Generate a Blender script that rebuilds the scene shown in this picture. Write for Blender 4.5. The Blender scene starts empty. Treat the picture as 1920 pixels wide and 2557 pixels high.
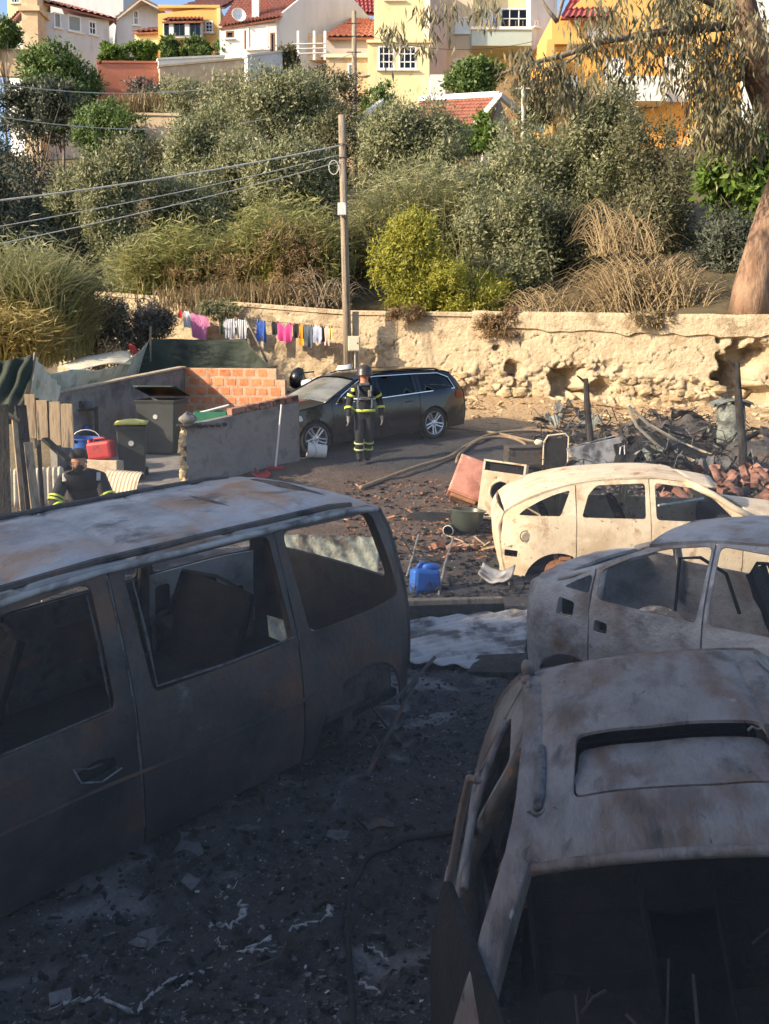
import bpy, bmesh, math, random
import numpy as np
from mathutils import Vector, Matrix, Euler
from mathutils.geometry import delaunay_2d_cdt

random.seed(7)
rng = np.random.default_rng(7)
sc = bpy.context.scene
C = sc.collection
R = math.radians

# ------------------------------------------------------------------ camera, sky, sun, exposure
FPX, PITCH, CAMZ, CY = 2150.0, R(6), 2.7, -190.0        # focal length in photo pixels, tilt, eye height
cam = bpy.data.cameras.new('camera')
cam.sensor_fit = 'VERTICAL'
cam.sensor_height = 36
cam.lens = 36 * FPX / 2557
cam.shift_y = CY / 2557
cam.clip_start = 0.05
cam.clip_end = 600
camo = bpy.data.objects.new('camera', cam)
camo.location = (0, 0, CAMZ)
camo.rotation_euler = (R(90) - PITCH, 0, 0)
C.objects.link(camo)
sc.camera = camo

SUN_EL = R(27)
SUN_DIR = Vector((0.91, 0.42, 0)).normalized()          # the way the light travels, on the ground
world = bpy.data.worlds.new('World')
sc.world = world
world.use_nodes = True
wn = world.node_tree
sky = wn.nodes.new('ShaderNodeTexSky')
sky.sky_type = 'NISHITA'
sky.sun_disc = False
sky.sun_elevation = SUN_EL
sky.sun_rotation = math.atan2(-SUN_DIR.x, -SUN_DIR.y)
sky.air_density = 0.9
sky.dust_density = 1.6
sky.ozone_density = 1.0
bg = wn.nodes['Background']
bg.inputs[1].default_value = 0.15
wn.links.new(sky.outputs[0], bg.inputs[0])

sun = bpy.data.lights.new('sun', 'SUN')
sun.energy = 3.9
sun.angle = R(0.6)
sun.color = (1.0, 0.83, 0.60)
suno = bpy.data.objects.new('sun', sun)
suno.rotation_euler = Vector((SUN_DIR.x * math.cos(SUN_EL), SUN_DIR.y * math.cos(SUN_EL), -math.sin(SUN_EL))).to_track_quat('-Z', 'Y').to_euler()
C.objects.link(suno)

sc.view_settings.view_transform = 'Standard'
sc.view_settings.look = 'None'
sc.view_settings.gamma = 1
sc.view_settings.exposure = 1.0
sc.cycles.use_denoising = True
sc.cycles.max_bounces = 6
sc.cycles.diffuse_bounces = 3
sc.cycles.transparent_max_bounces = 8

# ------------------------------------------------------------------ where things stand
CP, SP = math.cos(PITCH), math.sin(PITCH)
GY = [-30, 9, 11, 13, 15, 16.5, 18, 21, 24, 400]
GZ = [0, 0, .12, .28, .48, .62, .78, 1.05, 1.2, 1.2]

def gz(y):
    return float(np.interp(y, GY, GZ))

def ray(u, v):
    a, b = (u - 960) / FPX, (1278.5 + CY - v) / FPX
    return Vector((a, CP + SP * b, -SP + CP * b))

def at(u, v, Y):
    """the point that stands Y metres in front of the viewer in this direction"""
    r = ray(u, v)
    return Vector((0, 0, CAMZ)) + r * (Y / r.y)

def gp(u, v, dz=0.0):
    """the point of the sloping yard in this direction"""
    r = ray(u, v)
    lo, hi = 0.5, 60.0
    for _ in range(40):
        m = (lo + hi) / 2
        p = Vector((0, 0, CAMZ)) + r * (m / r.y)
        if p.z > gz(p.y) + dz:
            lo = m
        else:
            hi = m
    return Vector((0, 0, CAMZ)) + r * (lo / r.y)

LATTICE = {}
def vnoise(x, y, s, seed=0):
    """smooth value noise, numpy arrays in metres, cell size s"""
    g = LATTICE.get(seed)
    if g is None:
        g = LATTICE[seed] = np.random.default_rng(seed).random((97, 97))
    x, y = np.asarray(x) / s, np.asarray(y) / s
    xi, yi = np.floor(x).astype(int), np.floor(y).astype(int)
    fx, fy = x - xi, y - yi
    fx, fy = fx * fx * (3 - 2 * fx), fy * fy * (3 - 2 * fy)
    a, b = g[xi % 97, yi % 97], g[(xi + 1) % 97, yi % 97]
    c, d = g[xi % 97, (yi + 1) % 97], g[(xi + 1) % 97, (yi + 1) % 97]
    return (a * (1 - fx) + b * fx) * (1 - fy) + (c * (1 - fx) + d * fx) * fy - .5

# ------------------------------------------------------------------ materials
MATS = {}

def mat(name, cols, scale=4., rough=.8, metal=0., bump=.15, bscale=30., stretch=(1, 1, 1), spec=.3,
        patches=(), isl=0., lo=.36, hi=.64, det=6., wave=None, coat=0.):
    """noise-blended colours, worn patches, fine relief"""
    m = bpy.data.materials.new(name)
    m.use_nodes = True
    nt = m.node_tree
    N, Lk = nt.nodes, nt.links
    b = N['Principled BSDF']
    tc = N.new('ShaderNodeTexCoord')
    mp = N.new('ShaderNodeMapping')
    mp.inputs['Scale'].default_value = stretch
    oi = N.new('ShaderNodeObjectInfo')
    va = N.new('ShaderNodeVectorMath')
    va.operation = 'MULTIPLY_ADD'
    cx = N.new('ShaderNodeCombineXYZ')
    for i in range(3):
        Lk.new(oi.outputs['Random'], cx.inputs[i])
    Lk.new(cx.outputs[0], va.inputs[0])
    va.inputs[1].default_value = (17, 9, 23)
    Lk.new(tc.outputs['Object'], va.inputs[2])
    Lk.new(va.outputs[0], mp.inputs[0])

    def noise(s, d=det, dist=0.):
        n = N.new('ShaderNodeTexNoise')
        n.inputs['Scale'].default_value = s
        n.inputs['Detail'].default_value = d
        n.inputs['Roughness'].default_value = .62
        n.inputs['Distortion'].default_value = dist
        Lk.new(mp.outputs[0], n.inputs['Vector'])
        return n
    n1 = noise(scale)
    rp = N.new('ShaderNodeValToRGB')
    e = rp.color_ramp.elements
    if len(cols) == 1:
        cols = [cols[0], tuple(c * .8 for c in cols[0])]
    for i, c in enumerate(cols):
        pos = lo + (hi - lo) * i / (len(cols) - 1)
        if i < 2:
            e[i].position = pos
            e[i].color = (*c, 1)
        else:
            q = e.new(pos)
            q.color = (*c, 1)
    Lk.new(n1.outputs['Fac'], rp.inputs[0])
    out = rp.outputs[0]
    for (pc, ps, th, soft) in patches:
        n2 = noise(ps, 8., .3)
        mr = N.new('ShaderNodeMapRange')
        mr.inputs[1].default_value = th - soft
        mr.inputs[2].default_value = th + soft
        Lk.new(n2.outputs['Fac'], mr.inputs[0])
        mx = N.new('ShaderNodeMix')
        mx.data_type = 'RGBA'
        Lk.new(mr.outputs[0], mx.inputs[0])
        Lk.new(out, mx.inputs[6])
        mx.inputs[7].default_value = (*pc, 1)
        out = mx.outputs[2]
    if isl:
        g = N.new('ShaderNodeNewGeometry')
        ad = N.new('ShaderNodeMath')
        ad.operation = 'ADD'
        Lk.new(g.outputs['Random Per Island'], ad.inputs[0])
        Lk.new(oi.outputs['Random'], ad.inputs[1])
        fr = N.new('ShaderNodeMath')
        fr.operation = 'FRACT'
        Lk.new(ad.outputs[0], fr.inputs[0])
        mr = N.new('ShaderNodeMapRange')
        mr.inputs[3].default_value = 1 - isl
        mr.inputs[4].default_value = 1 + isl
        Lk.new(fr.outputs[0], mr.inputs[0])
        hs = N.new('ShaderNodeHueSaturation')
        Lk.new(mr.outputs[0], hs.inputs['Value'])
        Lk.new(out, hs.inputs['Color'])
        out = hs.outputs[0]
    Lk.new(out, b.inputs['Base Color'])
    rr = N.new('ShaderNodeMapRange')
    rr.inputs[3].default_value = max(0., rough - .12)
    rr.inputs[4].default_value = min(1., rough + .12)
    Lk.new(n1.outputs['Fac'], rr.inputs[0])
    Lk.new(rr.outputs[0], b.inputs['Roughness'])
    b.inputs['Metallic'].default_value = metal
    b.inputs['Specular IOR Level'].default_value = spec
    b.inputs['Coat Weight'].default_value = coat
    if bump:
        n3 = noise(bscale, 5.)
        h = n3.outputs['Fac']
        if wave:
            w = N.new('ShaderNodeTexWave')
            w.bands_direction = wave[0]
            w.inputs['Scale'].default_value = wave[1]
            Lk.new(tc.outputs['Object'], w.inputs[0])
            mm = N.new('ShaderNodeMath')
            mm.operation = 'MULTIPLY_ADD'
            Lk.new(w.outputs['Fac'], mm.inputs[0])
            mm.inputs[1].default_value = wave[2]
            Lk.new(h, mm.inputs[2])
            h = mm.outputs[0]
        bp = N.new('ShaderNodeBump')
        bp.inputs['Strength'].default_value = bump
        bp.inputs['Distance'].default_value = .05
        Lk.new(h, bp.inputs['Height'])
        Lk.new(bp.outputs[0], b.inputs['Normal'])
    MATS[name] = m
    return m

def leafmat(name, cols, trans=.3, rough=.55):
    """leaves: every leaf its own shade, some light passing through"""
    m = bpy.data.materials.new(name)
    m.use_nodes = True
    nt = m.node_tree
    N, Lk = nt.nodes, nt.links
    b = N['Principled BSDF']
    g = N.new('ShaderNodeNewGeometry')
    rp = N.new('ShaderNodeValToRGB')
    e = rp.color_ramp.elements
    for i, c in enumerate(cols):
        pos = i / max(1, len(cols) - 1)
        if i < 2:
            e[i].position = pos
            e[i].color = (*c, 1)
        else:
            e.new(pos).color = (*c, 1)
    e[0].position = 0
    Lk.new(g.outputs['Random Per Island'], rp.inputs[0])
    Lk.new(rp.outputs[0], b.inputs['Base Color'])
    b.inputs['Roughness'].default_value = rough
    b.inputs['Specular IOR Level'].default_value = .35
    t = N.new('ShaderNodeBsdfTranslucent')
    Lk.new(rp.outputs[0], t.inputs[0])
    mx = N.new('ShaderNodeMixShader')
    mx.inputs[0].default_value = trans
    Lk.new(b.outputs[0], mx.inputs[1])
    Lk.new(t.outputs[0], mx.inputs[2])
    Lk.new(mx.outputs[0], N['Material Output'].inputs[0])
    MATS[name] = m
    return m

def glassmat(name, tint, rough=.05, trans=.6, dust=None):
    m = bpy.data.materials.new(name)
    m.use_nodes = True
    nt = m.node_tree
    N, Lk = nt.nodes, nt.links
    N.remove(N['Principled BSDF'])
    gl = N.new('ShaderNodeBsdfGlossy')
    gl.inputs['Roughness'].default_value = rough
    gl.inputs['Color'].default_value = (.9, .9, .9, 1)
    tr = N.new('ShaderNodeBsdfTransparent')
    tr.inputs[0].default_value = (*tint, 1)
    fr = N.new('ShaderNodeFresnel')
    fr.inputs[0].default_value = 1.5
    mx = N.new('ShaderNodeMixShader')
    Lk.new(fr.outputs[0], mx.inputs[0])
    Lk.new(tr.outputs[0], mx.inputs[1])
    Lk.new(gl.outputs[0], mx.inputs[2])
    last = mx
    if dust:
        df = N.new('ShaderNodeBsdfDiffuse')
        df.inputs[0].default_value = (*dust[0], 1)
        n = N.new('ShaderNodeTexNoise')
        n.inputs['Scale'].default_value = 3.
        n.inputs['Detail'].default_value = 6.
        mr = N.new('ShaderNodeMapRange')
        mr.inputs[1].default_value = .3
        mr.inputs[2].default_value = .7
        mr.inputs[3].default_value = dust[1] * .6
        mr.inputs[4].default_value = dust[1] * 1.3
        Lk.new(n.outputs[0], mr.inputs[0])
        m2 = N.new('ShaderNodeMixShader')
        Lk.new(mr.outputs[0], m2.inputs[0])
        Lk.new(mx.outputs[0], m2.inputs[1])
        Lk.new(df.outputs[0], m2.inputs[2])
        last = m2
    Lk.new(last.outputs[0], N['Material Output'].inputs[0])
    MATS[name] = m
    return m

# ------------------------------------------------------------------ objects
def tag(o, label=None, cat=None, group=None, kind=None):
    if label: o['label'] = label
    if cat: o['category'] = cat
    if group: o['group'] = group
    if kind: o['kind'] = kind
    return o

def thing(name, label, cat, loc=(0, 0, 0), rot=(0, 0, 0), group=None):
    o = bpy.data.objects.new(name, None)
    o.empty_display_size = .2
    o.location = loc
    o.rotation_euler = rot
    C.objects.link(o)
    return tag(o, label, cat, group)

def link_mesh(name, me, m=None, parent=None, smooth=True, loc=(0, 0, 0), rot=(0, 0, 0)):
    if smooth:
        me.polygons.foreach_set('use_smooth', [True] * len(me.polygons))
    if m is not None and not me.materials:
        me.materials.append(MATS[m] if isinstance(m, str) else m)
    o = bpy.data.objects.new(name, me)
    o.location = loc
    o.rotation_euler = rot
    C.objects.link(o)
    if parent is not None:
        o.parent = parent
    return o

def bevel(o, w=.01, seg=2):
    md = o.modifiers.new('bevel', 'BEVEL')
    md.width = w
    md.segments = seg
    md.limit_method = 'ANGLE'
    md.angle_limit = R(40)
    return o

class MB:
    """collects shapes; build() links them as one mesh object"""
    def __init__(s):
        s.v, s.f = [], []

    def add(s, vs, fs, M=None):
        k = len(s.v)
        s.v += [tuple(M @ Vector(p)) if M else tuple(p) for p in vs]
        s.f += [tuple(i + k for i in f) for f in fs]
        return s

    def box(s, c, d, M=None, jit=0.):
        x, y, z = (q / 2 for q in d)
        vs = [(c[0] + a * x + random.uniform(-jit, jit), c[1] + b * y + random.uniform(-jit, jit), c[2] + e * z + random.uniform(-jit, jit))
              for a in (-1, 1) for b in (-1, 1) for e in (-1, 1)]
        return s.add(vs, [(0, 1, 3, 2), (4, 6, 7, 5), (0, 4, 5, 1), (2, 3, 7, 6), (0, 2, 6, 4), (1, 5, 7, 3)], M)

    def tube(s, pts, rad, n=8, cap=True, M=None):
        pts = [Vector(p) for p in pts]
        if not hasattr(rad, '__len__'):
            rad = [rad] * len(pts)
        vs, fs = [], []
        prev = None
        for i, p in enumerate(pts):
            t = (pts[min(i + 1, len(pts) - 1)] - pts[max(i - 1, 0)])
            t = t.normalized() if t.length > 1e-9 else Vector((0, 0, 1))
            if prev is None:
                a = t.orthogonal().normalized()
            else:
                a = (prev - t * prev.dot(t))
                a = a.normalized() if a.length > 1e-6 else t.orthogonal().normalized()
            prev = a
            b = t.cross(a)
            for k in range(n):
                th = 2 * math.pi * k / n
                vs.append(p + (a * math.cos(th) + b * math.sin(th)) * rad[i])
        for i in range(len(pts) - 1):
            for k in range(n):
                fs.append((i * n + k, i * n + (k + 1) % n, (i + 1) * n + (k + 1) % n, (i + 1) * n + k))
        if cap:
            fs.append(tuple(range(n))[::-1])
            fs.append(tuple((len(pts) - 1) * n + k for k in range(n)))
        return s.add(vs, fs, M)

    def lathe(s, prof, n=24, M=None, close=False):
        """prof: (radius, z) round the z axis"""
        vs, fs = [], []
        for (r, z) in prof:
            for k in range(n):
                th = 2 * math.pi * k / n
                vs.append((r * math.cos(th), r * math.sin(th), z))
        m = len(prof)
        for i in range(m if close else m - 1):
            j = (i + 1) % m
            for k in range(n):
                fs.append((i * n + k, i * n + (k + 1) % n, j * n + (k + 1) % n, j * n + k))
        return s.add(vs, fs, M)

    def grid(s, fn, nu, nv, M=None):
        vs = [fn(i / nu, j / nv) for i in range(nu + 1) for j in range(nv + 1)]
        fs = [(i * (nv + 1) + j, (i + 1) * (nv + 1) + j, (i + 1) * (nv + 1) + j + 1, i * (nv + 1) + j + 1) for i in range(nu) for j in range(nv)]
        return s.add(vs, fs, M)

    def rock(s, c, d, seed=0, sub=1, M=None):
        bm = bmesh.new()
        bmesh.ops.create_icosphere(bm, subdivisions=sub, radius=1)
        rr = random.Random(seed)
        vs = []
        for q in bm.verts:
            k = 1 + rr.uniform(-.22, .22)
            p = q.co * k
            p = Vector([math.copysign(abs(t) ** .75, t) for t in p])
            vs.append((c[0] + p.x * d[0] / 2, c[1] + p.y * d[1] / 2, c[2] + p.z * d[2] / 2))
        fs = [tuple(q.index for q in f.verts) for f in bm.faces]
        bm.free()
        return s.add(vs, fs, M)

    def mesh(s, name):
        me = bpy.data.meshes.new(name)
        me.from_pydata(s.v, [], s.f)
        me.validate()
        return me

    def build(s, name, m, parent=None, smooth=False, bev=0., thick=0., loc=(0, 0, 0), rot=(0, 0, 0), sharp=None):
        me = s.mesh(name)
        o = link_mesh(name, me, m, parent, smooth, loc, rot)
        if smooth and sharp:
            try:
                me.set_sharp_from_angle(angle=R(sharp))
            except Exception:
                pass
        if thick:
            md = o.modifiers.new('thickness', 'SOLIDIFY')
            md.thickness = thick
            md.offset = -1
        if bev:
            bevel(o, bev)
        return o

def boxo(name, c, d, m, parent=None, bev=.008, rot=(0, 0, 0)):
    return MB().box((0, 0, 0), d).build(name, m, parent, bev=bev, loc=c, rot=rot)

def rc(poly, r, n=4):
    """round the corners of a polygon"""
    out = []
    P = [Vector((a, b)) for a, b in poly]
    for i, p in enumerate(P):
        a, b = P[i - 1] - p, P[(i + 1) % len(P)] - p
        k = min(r, a.length * .45, b.length * .45)
        a, b = p + a.normalized() * k, p + b.normalized() * k
        for j in range(n + 1):
            t = j / n
            q = a * (1 - t) ** 2 + p * 2 * t * (1 - t) + b * t * t
            out.append((q.x, q.y))
    return out

def inside(p, poly):
    x, y = p
    c = False
    j = len(poly) - 1
    for i in range(len(poly)):
        xi, yi = poly[i]
        xj, yj = poly[j]
        if (yi > y) != (yj > y) and x < (xj - xi) * (y - yi) / (yj - yi + 1e-12) + xi:
            c = not c
        j = i
    return c

def dens(poly, step):
    out = []
    for i, p in enumerate(poly):
        q = poly[(i + 1) % len(poly)]
        L = math.hypot(q[0] - p[0], q[1] - p[1])
        n = max(1, int(L / step))
        out += [(p[0] + (q[0] - p[0]) * k / n, p[1] + (q[1] - p[1]) * k / n) for k in range(n)]
    return out

def panel_mesh(outline, holes, step, mapf):
    outline = dens(outline, step)
    holes = [dens(h, step * .7) for h in holes]
    pts, edges = [], []
    for lp in [outline] + holes:
        k = len(pts)
        pts += lp
        edges += [(k + i, k + (i + 1) % len(lp)) for i in range(len(lp))]
    xs = [p[0] for p in outline]
    ys = [p[1] for p in outline]
    allb = np.array(pts)
    x = min(xs) + step / 2
    row = 0
    while x < max(xs):
        y = min(ys) + step / 2 + (step / 2 if row % 2 else 0)
        while y < max(ys):
            if inside((x, y), outline) and not any(inside((x, y), h) for h in holes):
                if np.min((allb[:, 0] - x) ** 2 + (allb[:, 1] - y) ** 2) > (step * .45) ** 2:
                    pts.append((x, y))
            y += step
        x += step * .9
        row += 1
    vo, eo, fo, *_ = delaunay_2d_cdt([Vector(p) for p in pts], edges, [], 0, 1e-6)
    fs = []
    for f in fo:
        c = (sum(vo[i].x for i in f) / len(f), sum(vo[i].y for i in f) / len(f))
        if inside(c, outline) and not any(inside(c, h) for h in holes):
            fs.append(tuple(f))
    me = bpy.data.meshes.new('panel')
    me.from_pydata([tuple(mapf(p.x, p.y)) for p in vo], [], fs)
    bm = bmesh.new()
    bm.from_mesh(me)
    bmesh.ops.delete(bm, geom=[q for q in bm.verts if not q.link_faces], context='VERTS')
    bm.to_mesh(me)
    bm.free()
    return me

def panel(name, outline, holes, mapf, m, parent, step=.12, thick=.025, smooth=True, flip=False):
    me = panel_mesh(outline, holes, step, mapf)
    if flip:
        me.flip_normals()
    o = link_mesh(name, me, m, parent, smooth)
    if thick:
        md = o.modifiers.new('thickness', 'SOLIDIFY')
        md.thickness = thick
        md.offset = -1
        if smooth:
            es = o.modifiers.new('crisp', 'EDGE_SPLIT')
            es.split_angle = R(38)
    return o

def quads_mesh(name, V, F, m):
    me = bpy.data.meshes.new(name)
    me.vertices.add(len(V))
    me.vertices.foreach_set('co', np.asarray(V, np.float32).ravel())
    nf, k = F.shape
    me.loops.add(nf * k)
    me.loops.foreach_set('vertex_index', F.astype(np.int32).ravel())
    me.polygons.add(nf)
    me.polygons.foreach_set('loop_start', np.arange(0, nf * k, k, dtype=np.int32))
    me.polygons.foreach_set('loop_total', np.full(nf, k, np.int32))
    me.update(calc_edges=True)
    me.materials.append(MATS[m])
    return me

def copy_tree(o, parent=None):
    c = o.copy()
    C.objects.link(c)
    c.parent = parent
    for ch in list(o.children):
        copy_tree(ch, c)
    return c

def rect(x0, x1, y0, y1):
    return [(x0, y0), (x1, y0), (x1, y1), (x0, y1)]
# ------------------------------------------------------------------ the palette
mat('plaster_ochre', [(.46, .355, .232), (.54, .43, .288), (.39, .295, .19)], 1.3, .95, bump=1.0, bscale=11, patches=[((.31, .235, .15), 2.2, .60, .06), ((.62, .5, .35), 5, .64, .04), ((.24, .165, .095), 9, .67, .025), ((.16, .11, .065), 19, .70, .015)])
mat('stone_ochre', [(.54, .40, .23), (.62, .47, .28), (.46, .33, .18)], 3, .95, bump=.7, bscale=18, isl=.12)
mat('concrete_warm', [(.42, .33, .23), (.50, .41, .30), (.36, .28, .20)], 2, .9, bump=.4, bscale=25, patches=[((.25, .2, .15), 3, .66, .05)])
mat('dark_cavity', [(.05, .035, .025), (.02, .016, .012)], 4, .95)
mat('dirt_dry', [(.36, .25, .14), (.26, .17, .09), (.42, .3, .18)], 2, .95, bump=.6, bscale=12)
mat('hill_soil', [(.09, .075, .04), (.13, .10, .055), (.05, .045, .025)], .8, .95, bump=.6, bscale=6)
mat('block_grey', [(.20, .18, .17), (.25, .23, .21), (.15, .14, .135)], 2.5, .92, bump=.35, bscale=22, patches=[((.09, .085, .085), 2, .62, .07)])
mat('mortar_pale', [(.62, .42, .28), (.55, .36, .24), (.48, .3, .2)], 6, .95, bump=.5, bscale=40)
mat('brick_orange', [(.62, .2, .09), (.68, .26, .12), (.54, .17, .08)], 9, .9, bump=.3, bscale=50, isl=.22)
mat('wood_old', [(.34, .25, .16), (.44, .34, .23), (.24, .17, .11)], 3, .85, bump=.35, bscale=14, stretch=(6, 6, .6), patches=[((.07, .055, .045), 2.2, .6, .06)])
mat('wood_pole', [(.25, .20, .15), (.34, .28, .21), (.17, .13, .10)], 3, .9, bump=.4, bscale=16, stretch=(6, 6, .4))
mat('charred_wood', [(.012, .011, .011), (.03, .027, .025), (.055, .05, .047)], 6, .8, bump=.7, bscale=22, stretch=(2, 2, .6))
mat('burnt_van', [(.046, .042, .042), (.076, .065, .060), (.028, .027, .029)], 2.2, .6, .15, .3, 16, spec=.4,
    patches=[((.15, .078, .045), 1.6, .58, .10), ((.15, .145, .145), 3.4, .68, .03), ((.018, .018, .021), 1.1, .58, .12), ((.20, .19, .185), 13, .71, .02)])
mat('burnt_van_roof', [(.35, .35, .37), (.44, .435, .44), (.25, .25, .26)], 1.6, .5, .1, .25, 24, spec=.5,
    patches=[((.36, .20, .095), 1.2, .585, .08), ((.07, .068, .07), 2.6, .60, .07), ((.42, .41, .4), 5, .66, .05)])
mat('burnt_grey', [(.32, .315, .325), (.41, .405, .41), (.23, .225, .23)], 2.6, .55, .1, .35, 30, spec=.45,
    patches=[((.2, .135, .09), 2.2, .60, .08), ((.09, .085, .085), 2.1, .61, .08), ((.06, .055, .05), 9, .69, .03), ((.38, .375, .38), 3.5, .66, .04)])
mat('burnt_taupe', [(.175, .157, .154), (.225, .208, .204), (.122, .106, .10)], 2.6, .6, .1, .4, 32, spec=.4,
    patches=[((.13, .08, .058), 1.9, .57, .09), ((.06, .052, .05), 3.2, .61, .07), ((.04, .036, .034), 11, .68, .03), ((.28, .265, .26), 7, .68, .03)], stretch=(1, 2.2, 1))
mat('burnt_cream', [(.60, .49, .34), (.67, .56, .41), (.52, .40, .26)], 2, .7, 0, .2, 35,
    patches=[((.36, .22, .12), 3.2, .62, .06), ((.72, .64, .5), 3, .64, .05), ((.15, .10, .06), 7, .67, .03), ((.28, .17, .09), 15, .66, .03)])
mat('scorched_metal', [(.06, .055, .053), (.11, .095, .085), (.03, .03, .03)], 5, .65, .3, .35, 40, patches=[((.2, .1, .05), 4, .62, .05)])
mat('rust', [(.30, .13, .06), (.40, .20, .10), (.2, .08, .04)], 8, .85, .1, .4, 40, patches=[((.5, .36, .24), 6, .62, .05)])
mat('soot', [(.010, .010, .011), (.022, .021, .022)], 6, .92, bump=.5, bscale=30)
mat('ash_grey', [(.12, .12, .125), (.2, .2, .205), (.06, .06, .062)], 9, .95, bump=.5, bscale=50, isl=.5)
mat('ash_white', [(.55, .55, .56), (.66, .66, .67), (.42, .42, .43)], 12, .8, bump=.5, bscale=50)
mat('molten_aluminium', [(.34, .345, .36), (.5, .5, .52), (.18, .18, .19)], 14, .5, .25, .5, 60, spec=.6)
mat('sheet_white', [(.33, .325, .325), (.42, .41, .41), (.24, .235, .235)], 1.6, .6, .1, .15, 18, patches=[((.09, .085, .085), 3.0, .53, .07), ((.55, .42, .28), 1.5, .66, .04)])
mat('paint_black', [(.010, .012, .018), (.014, .016, .023)], 3, .2, 0., .01, 60, spec=.4, coat=.3, patches=[((.022, .022, .022), 1.4, .7, .12)])
mat('black_trim', [(.012, .012, .013), (.02, .02, .02)], 10, .6, bump=.1)
mat('tyre', [(.018, .018, .018), (.03, .029, .028)], 12, .85, bump=.2, bscale=80)
mat('alloy', [(.62, .62, .64), (.54, .54, .56)], 8, .32, .75, .03, 60, spec=.5)
mat('chrome', [(.75, .75, .77), (.7, .7, .72)], 5, .18, .9, 0)
mat('lamp_clear', [(.6, .62, .65), (.5, .52, .55)], 5, .2, .1, 0, spec=.8)
mat('lamp_red', [(.25, .02, .015), (.18, .015, .01)], 5, .25, 0, 0)
glassmat('glass_dark', (.05, .06, .07), .04)
glassmat('glass_screen', (.42, .48, .46), .06, dust=((.42, .43, .40), .38))
glassmat('glass_house', (.18, .2, .22), .05)
mat('net_green', [(.034, .044, .034), (.048, .06, .046), (.025, .032, .026)], 1.5, .85, bump=.3, bscale=6)
mat('net_pale', [(.46, .50, .42), (.54, .56, .48), (.34, .38, .31)], 1.2, .8, bump=.3, bscale=8, patches=[((.16, .19, .14), 1.6, .6, .06)])
mat('plastic_white', [(.72, .71, .68), (.62, .61, .58)], 4, .5, bump=.05)
mat('plastic_cream', [(.68, .62, .46), (.6, .54, .4)], 4, .6, bump=.05)
mat('plastic_red', [(.42, .035, .04), (.32, .03, .035)], 4, .5, bump=.12, patches=[((.10, .02, .02), 7, .62, .06), ((.3, .13, .12), 14, .66, .04)])
mat('plastic_blue', [(.02, .09, .36), (.03, .12, .44)], 3, .45, bump=.1, patches=[((.02, .025, .04), 7, .60, .07), ((.12, .15, .22), 12, .66, .04)])
mat('plastic_yellow', [(.58, .53, .14), (.46, .43, .13)], 5, .5, bump=.1, patches=[((.2, .19, .1), 8, .66, .05)])
mat('plastic_bin', [(.045, .05, .05), (.06, .065, .065)], 4, .55, bump=.1)
mat('plastic_green', [(.03, .16, .10), (.04, .2, .12)], 4, .5, bump=.06)
mat('dark_green', [(.04, .055, .045), (.055, .07, .06)], 3, .5, bump=.1)
mat('salmon_metal', [(.46, .20, .15), (.56, .27, .2), (.38, .15, .11)], 3, .6, .1, .15, 25, patches=[((.62, .5, .42), 4, .66, .04), ((.2, .1, .07), 3, .66, .05)])
mat('pot_green', [(.05, .065, .05), (.08, .095, .075)], 4, .35, .3, .05, 30, spec=.5)
mat('brown_panel', [(.32, .13, .07), (.26, .1, .055)], 2, .7, bump=.1)
mat('rope_dark', [(.045, .04, .035), (.07, .06, .05)], 20, .85, bump=.2)
mat('hose_tan', [(.30, .22, .14), (.22, .16, .1)], 12, .8, bump=.2, bscale=60)
mat('cable_pale', [(.62, .62, .58), (.5, .5, .47)], 6, .6, bump=0)
mat('turnout_navy', [(.018, .020, .026), (.03, .032, .038)], 9, .9, bump=.4, bscale=30)
mat('reflective_yellow', [(.62, .72, .10), (.5, .6, .09)], 12, .5, bump=.1)
mat('reflective_silver', [(.62, .63, .6), (.5, .5, .48)], 12, .4, bump=.1)
mat('skin', [(.56, .27, .18), (.48, .22, .14)], 12, .55, bump=.1)
mat('hair_dark', [(.02, .015, .012), (.035, .027, .02)], 30, .7, bump=.5, bscale=120)
mat('helmet_dark', [(.03, .026, .026), (.05, .04, .038)], 6, .35, bump=.05, spec=.5)
mat('bark_grey', [(.20, .16, .12), (.28, .23, .18), (.13, .10, .08)], 5, .95, bump=.7, bscale=18, stretch=(3, 3, .7))
mat('bark_eucalyptus', [(.27, .16, .10), (.34, .22, .145), (.19, .11, .07)], 1.6, .9, bump=.9, bscale=7, stretch=(1.5, 1.5, .5), patches=[((.10, .06, .04), 1.0, .54, .07), ((.42, .29, .19), 2.2, .64, .05)])
mat('twig_dry', [(.25, .18, .10), (.34, .26, .15)], 6, .9, bump=.2)
# house fronts
mat('wall_cream', [(.70, .58, .33), (.78, .66, .40)], .8, .9, bump=.1, bscale=20, patches=[((.52, .43, .27), .9, .64, .08)], stretch=(2, 2, .5))
mat('wall_yellow', [(.68, .57, .32), (.74, .63, .37)], .8, .9, bump=.1, bscale=20, patches=[((.5, .4, .22), .9, .64, .08)], stretch=(2, 2, .5))
mat('wall_peach', [(.74, .60, .44), (.70, .56, .40)], .8, .9, bump=.1, bscale=20)
mat('wall_shade_grey', [(.45, .40, .36), (.5, .45, .4)], .8, .9, bump=.1, bscale=20)  # plain grey, also for side fronts with their shade put into it
mat('wall_white', [(.78, .76, .70), (.70, .68, .63)], .7, .9, bump=.1, bscale=20, patches=[((.5, .48, .43), .9, .66, .08)], stretch=(2, 2, .5))
mat('wall_palegrey', [(.62, .62, .62), (.54, .54, .55)], .7, .9, bump=.1, bscale=20, patches=[((.40, .39, .38), .9, .65, .08)], stretch=(2, 2, .5))
mat('wall_orange', [(.72, .36, .08), (.66, .31, .07)], .8, .9, bump=.1, bscale=20)
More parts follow.
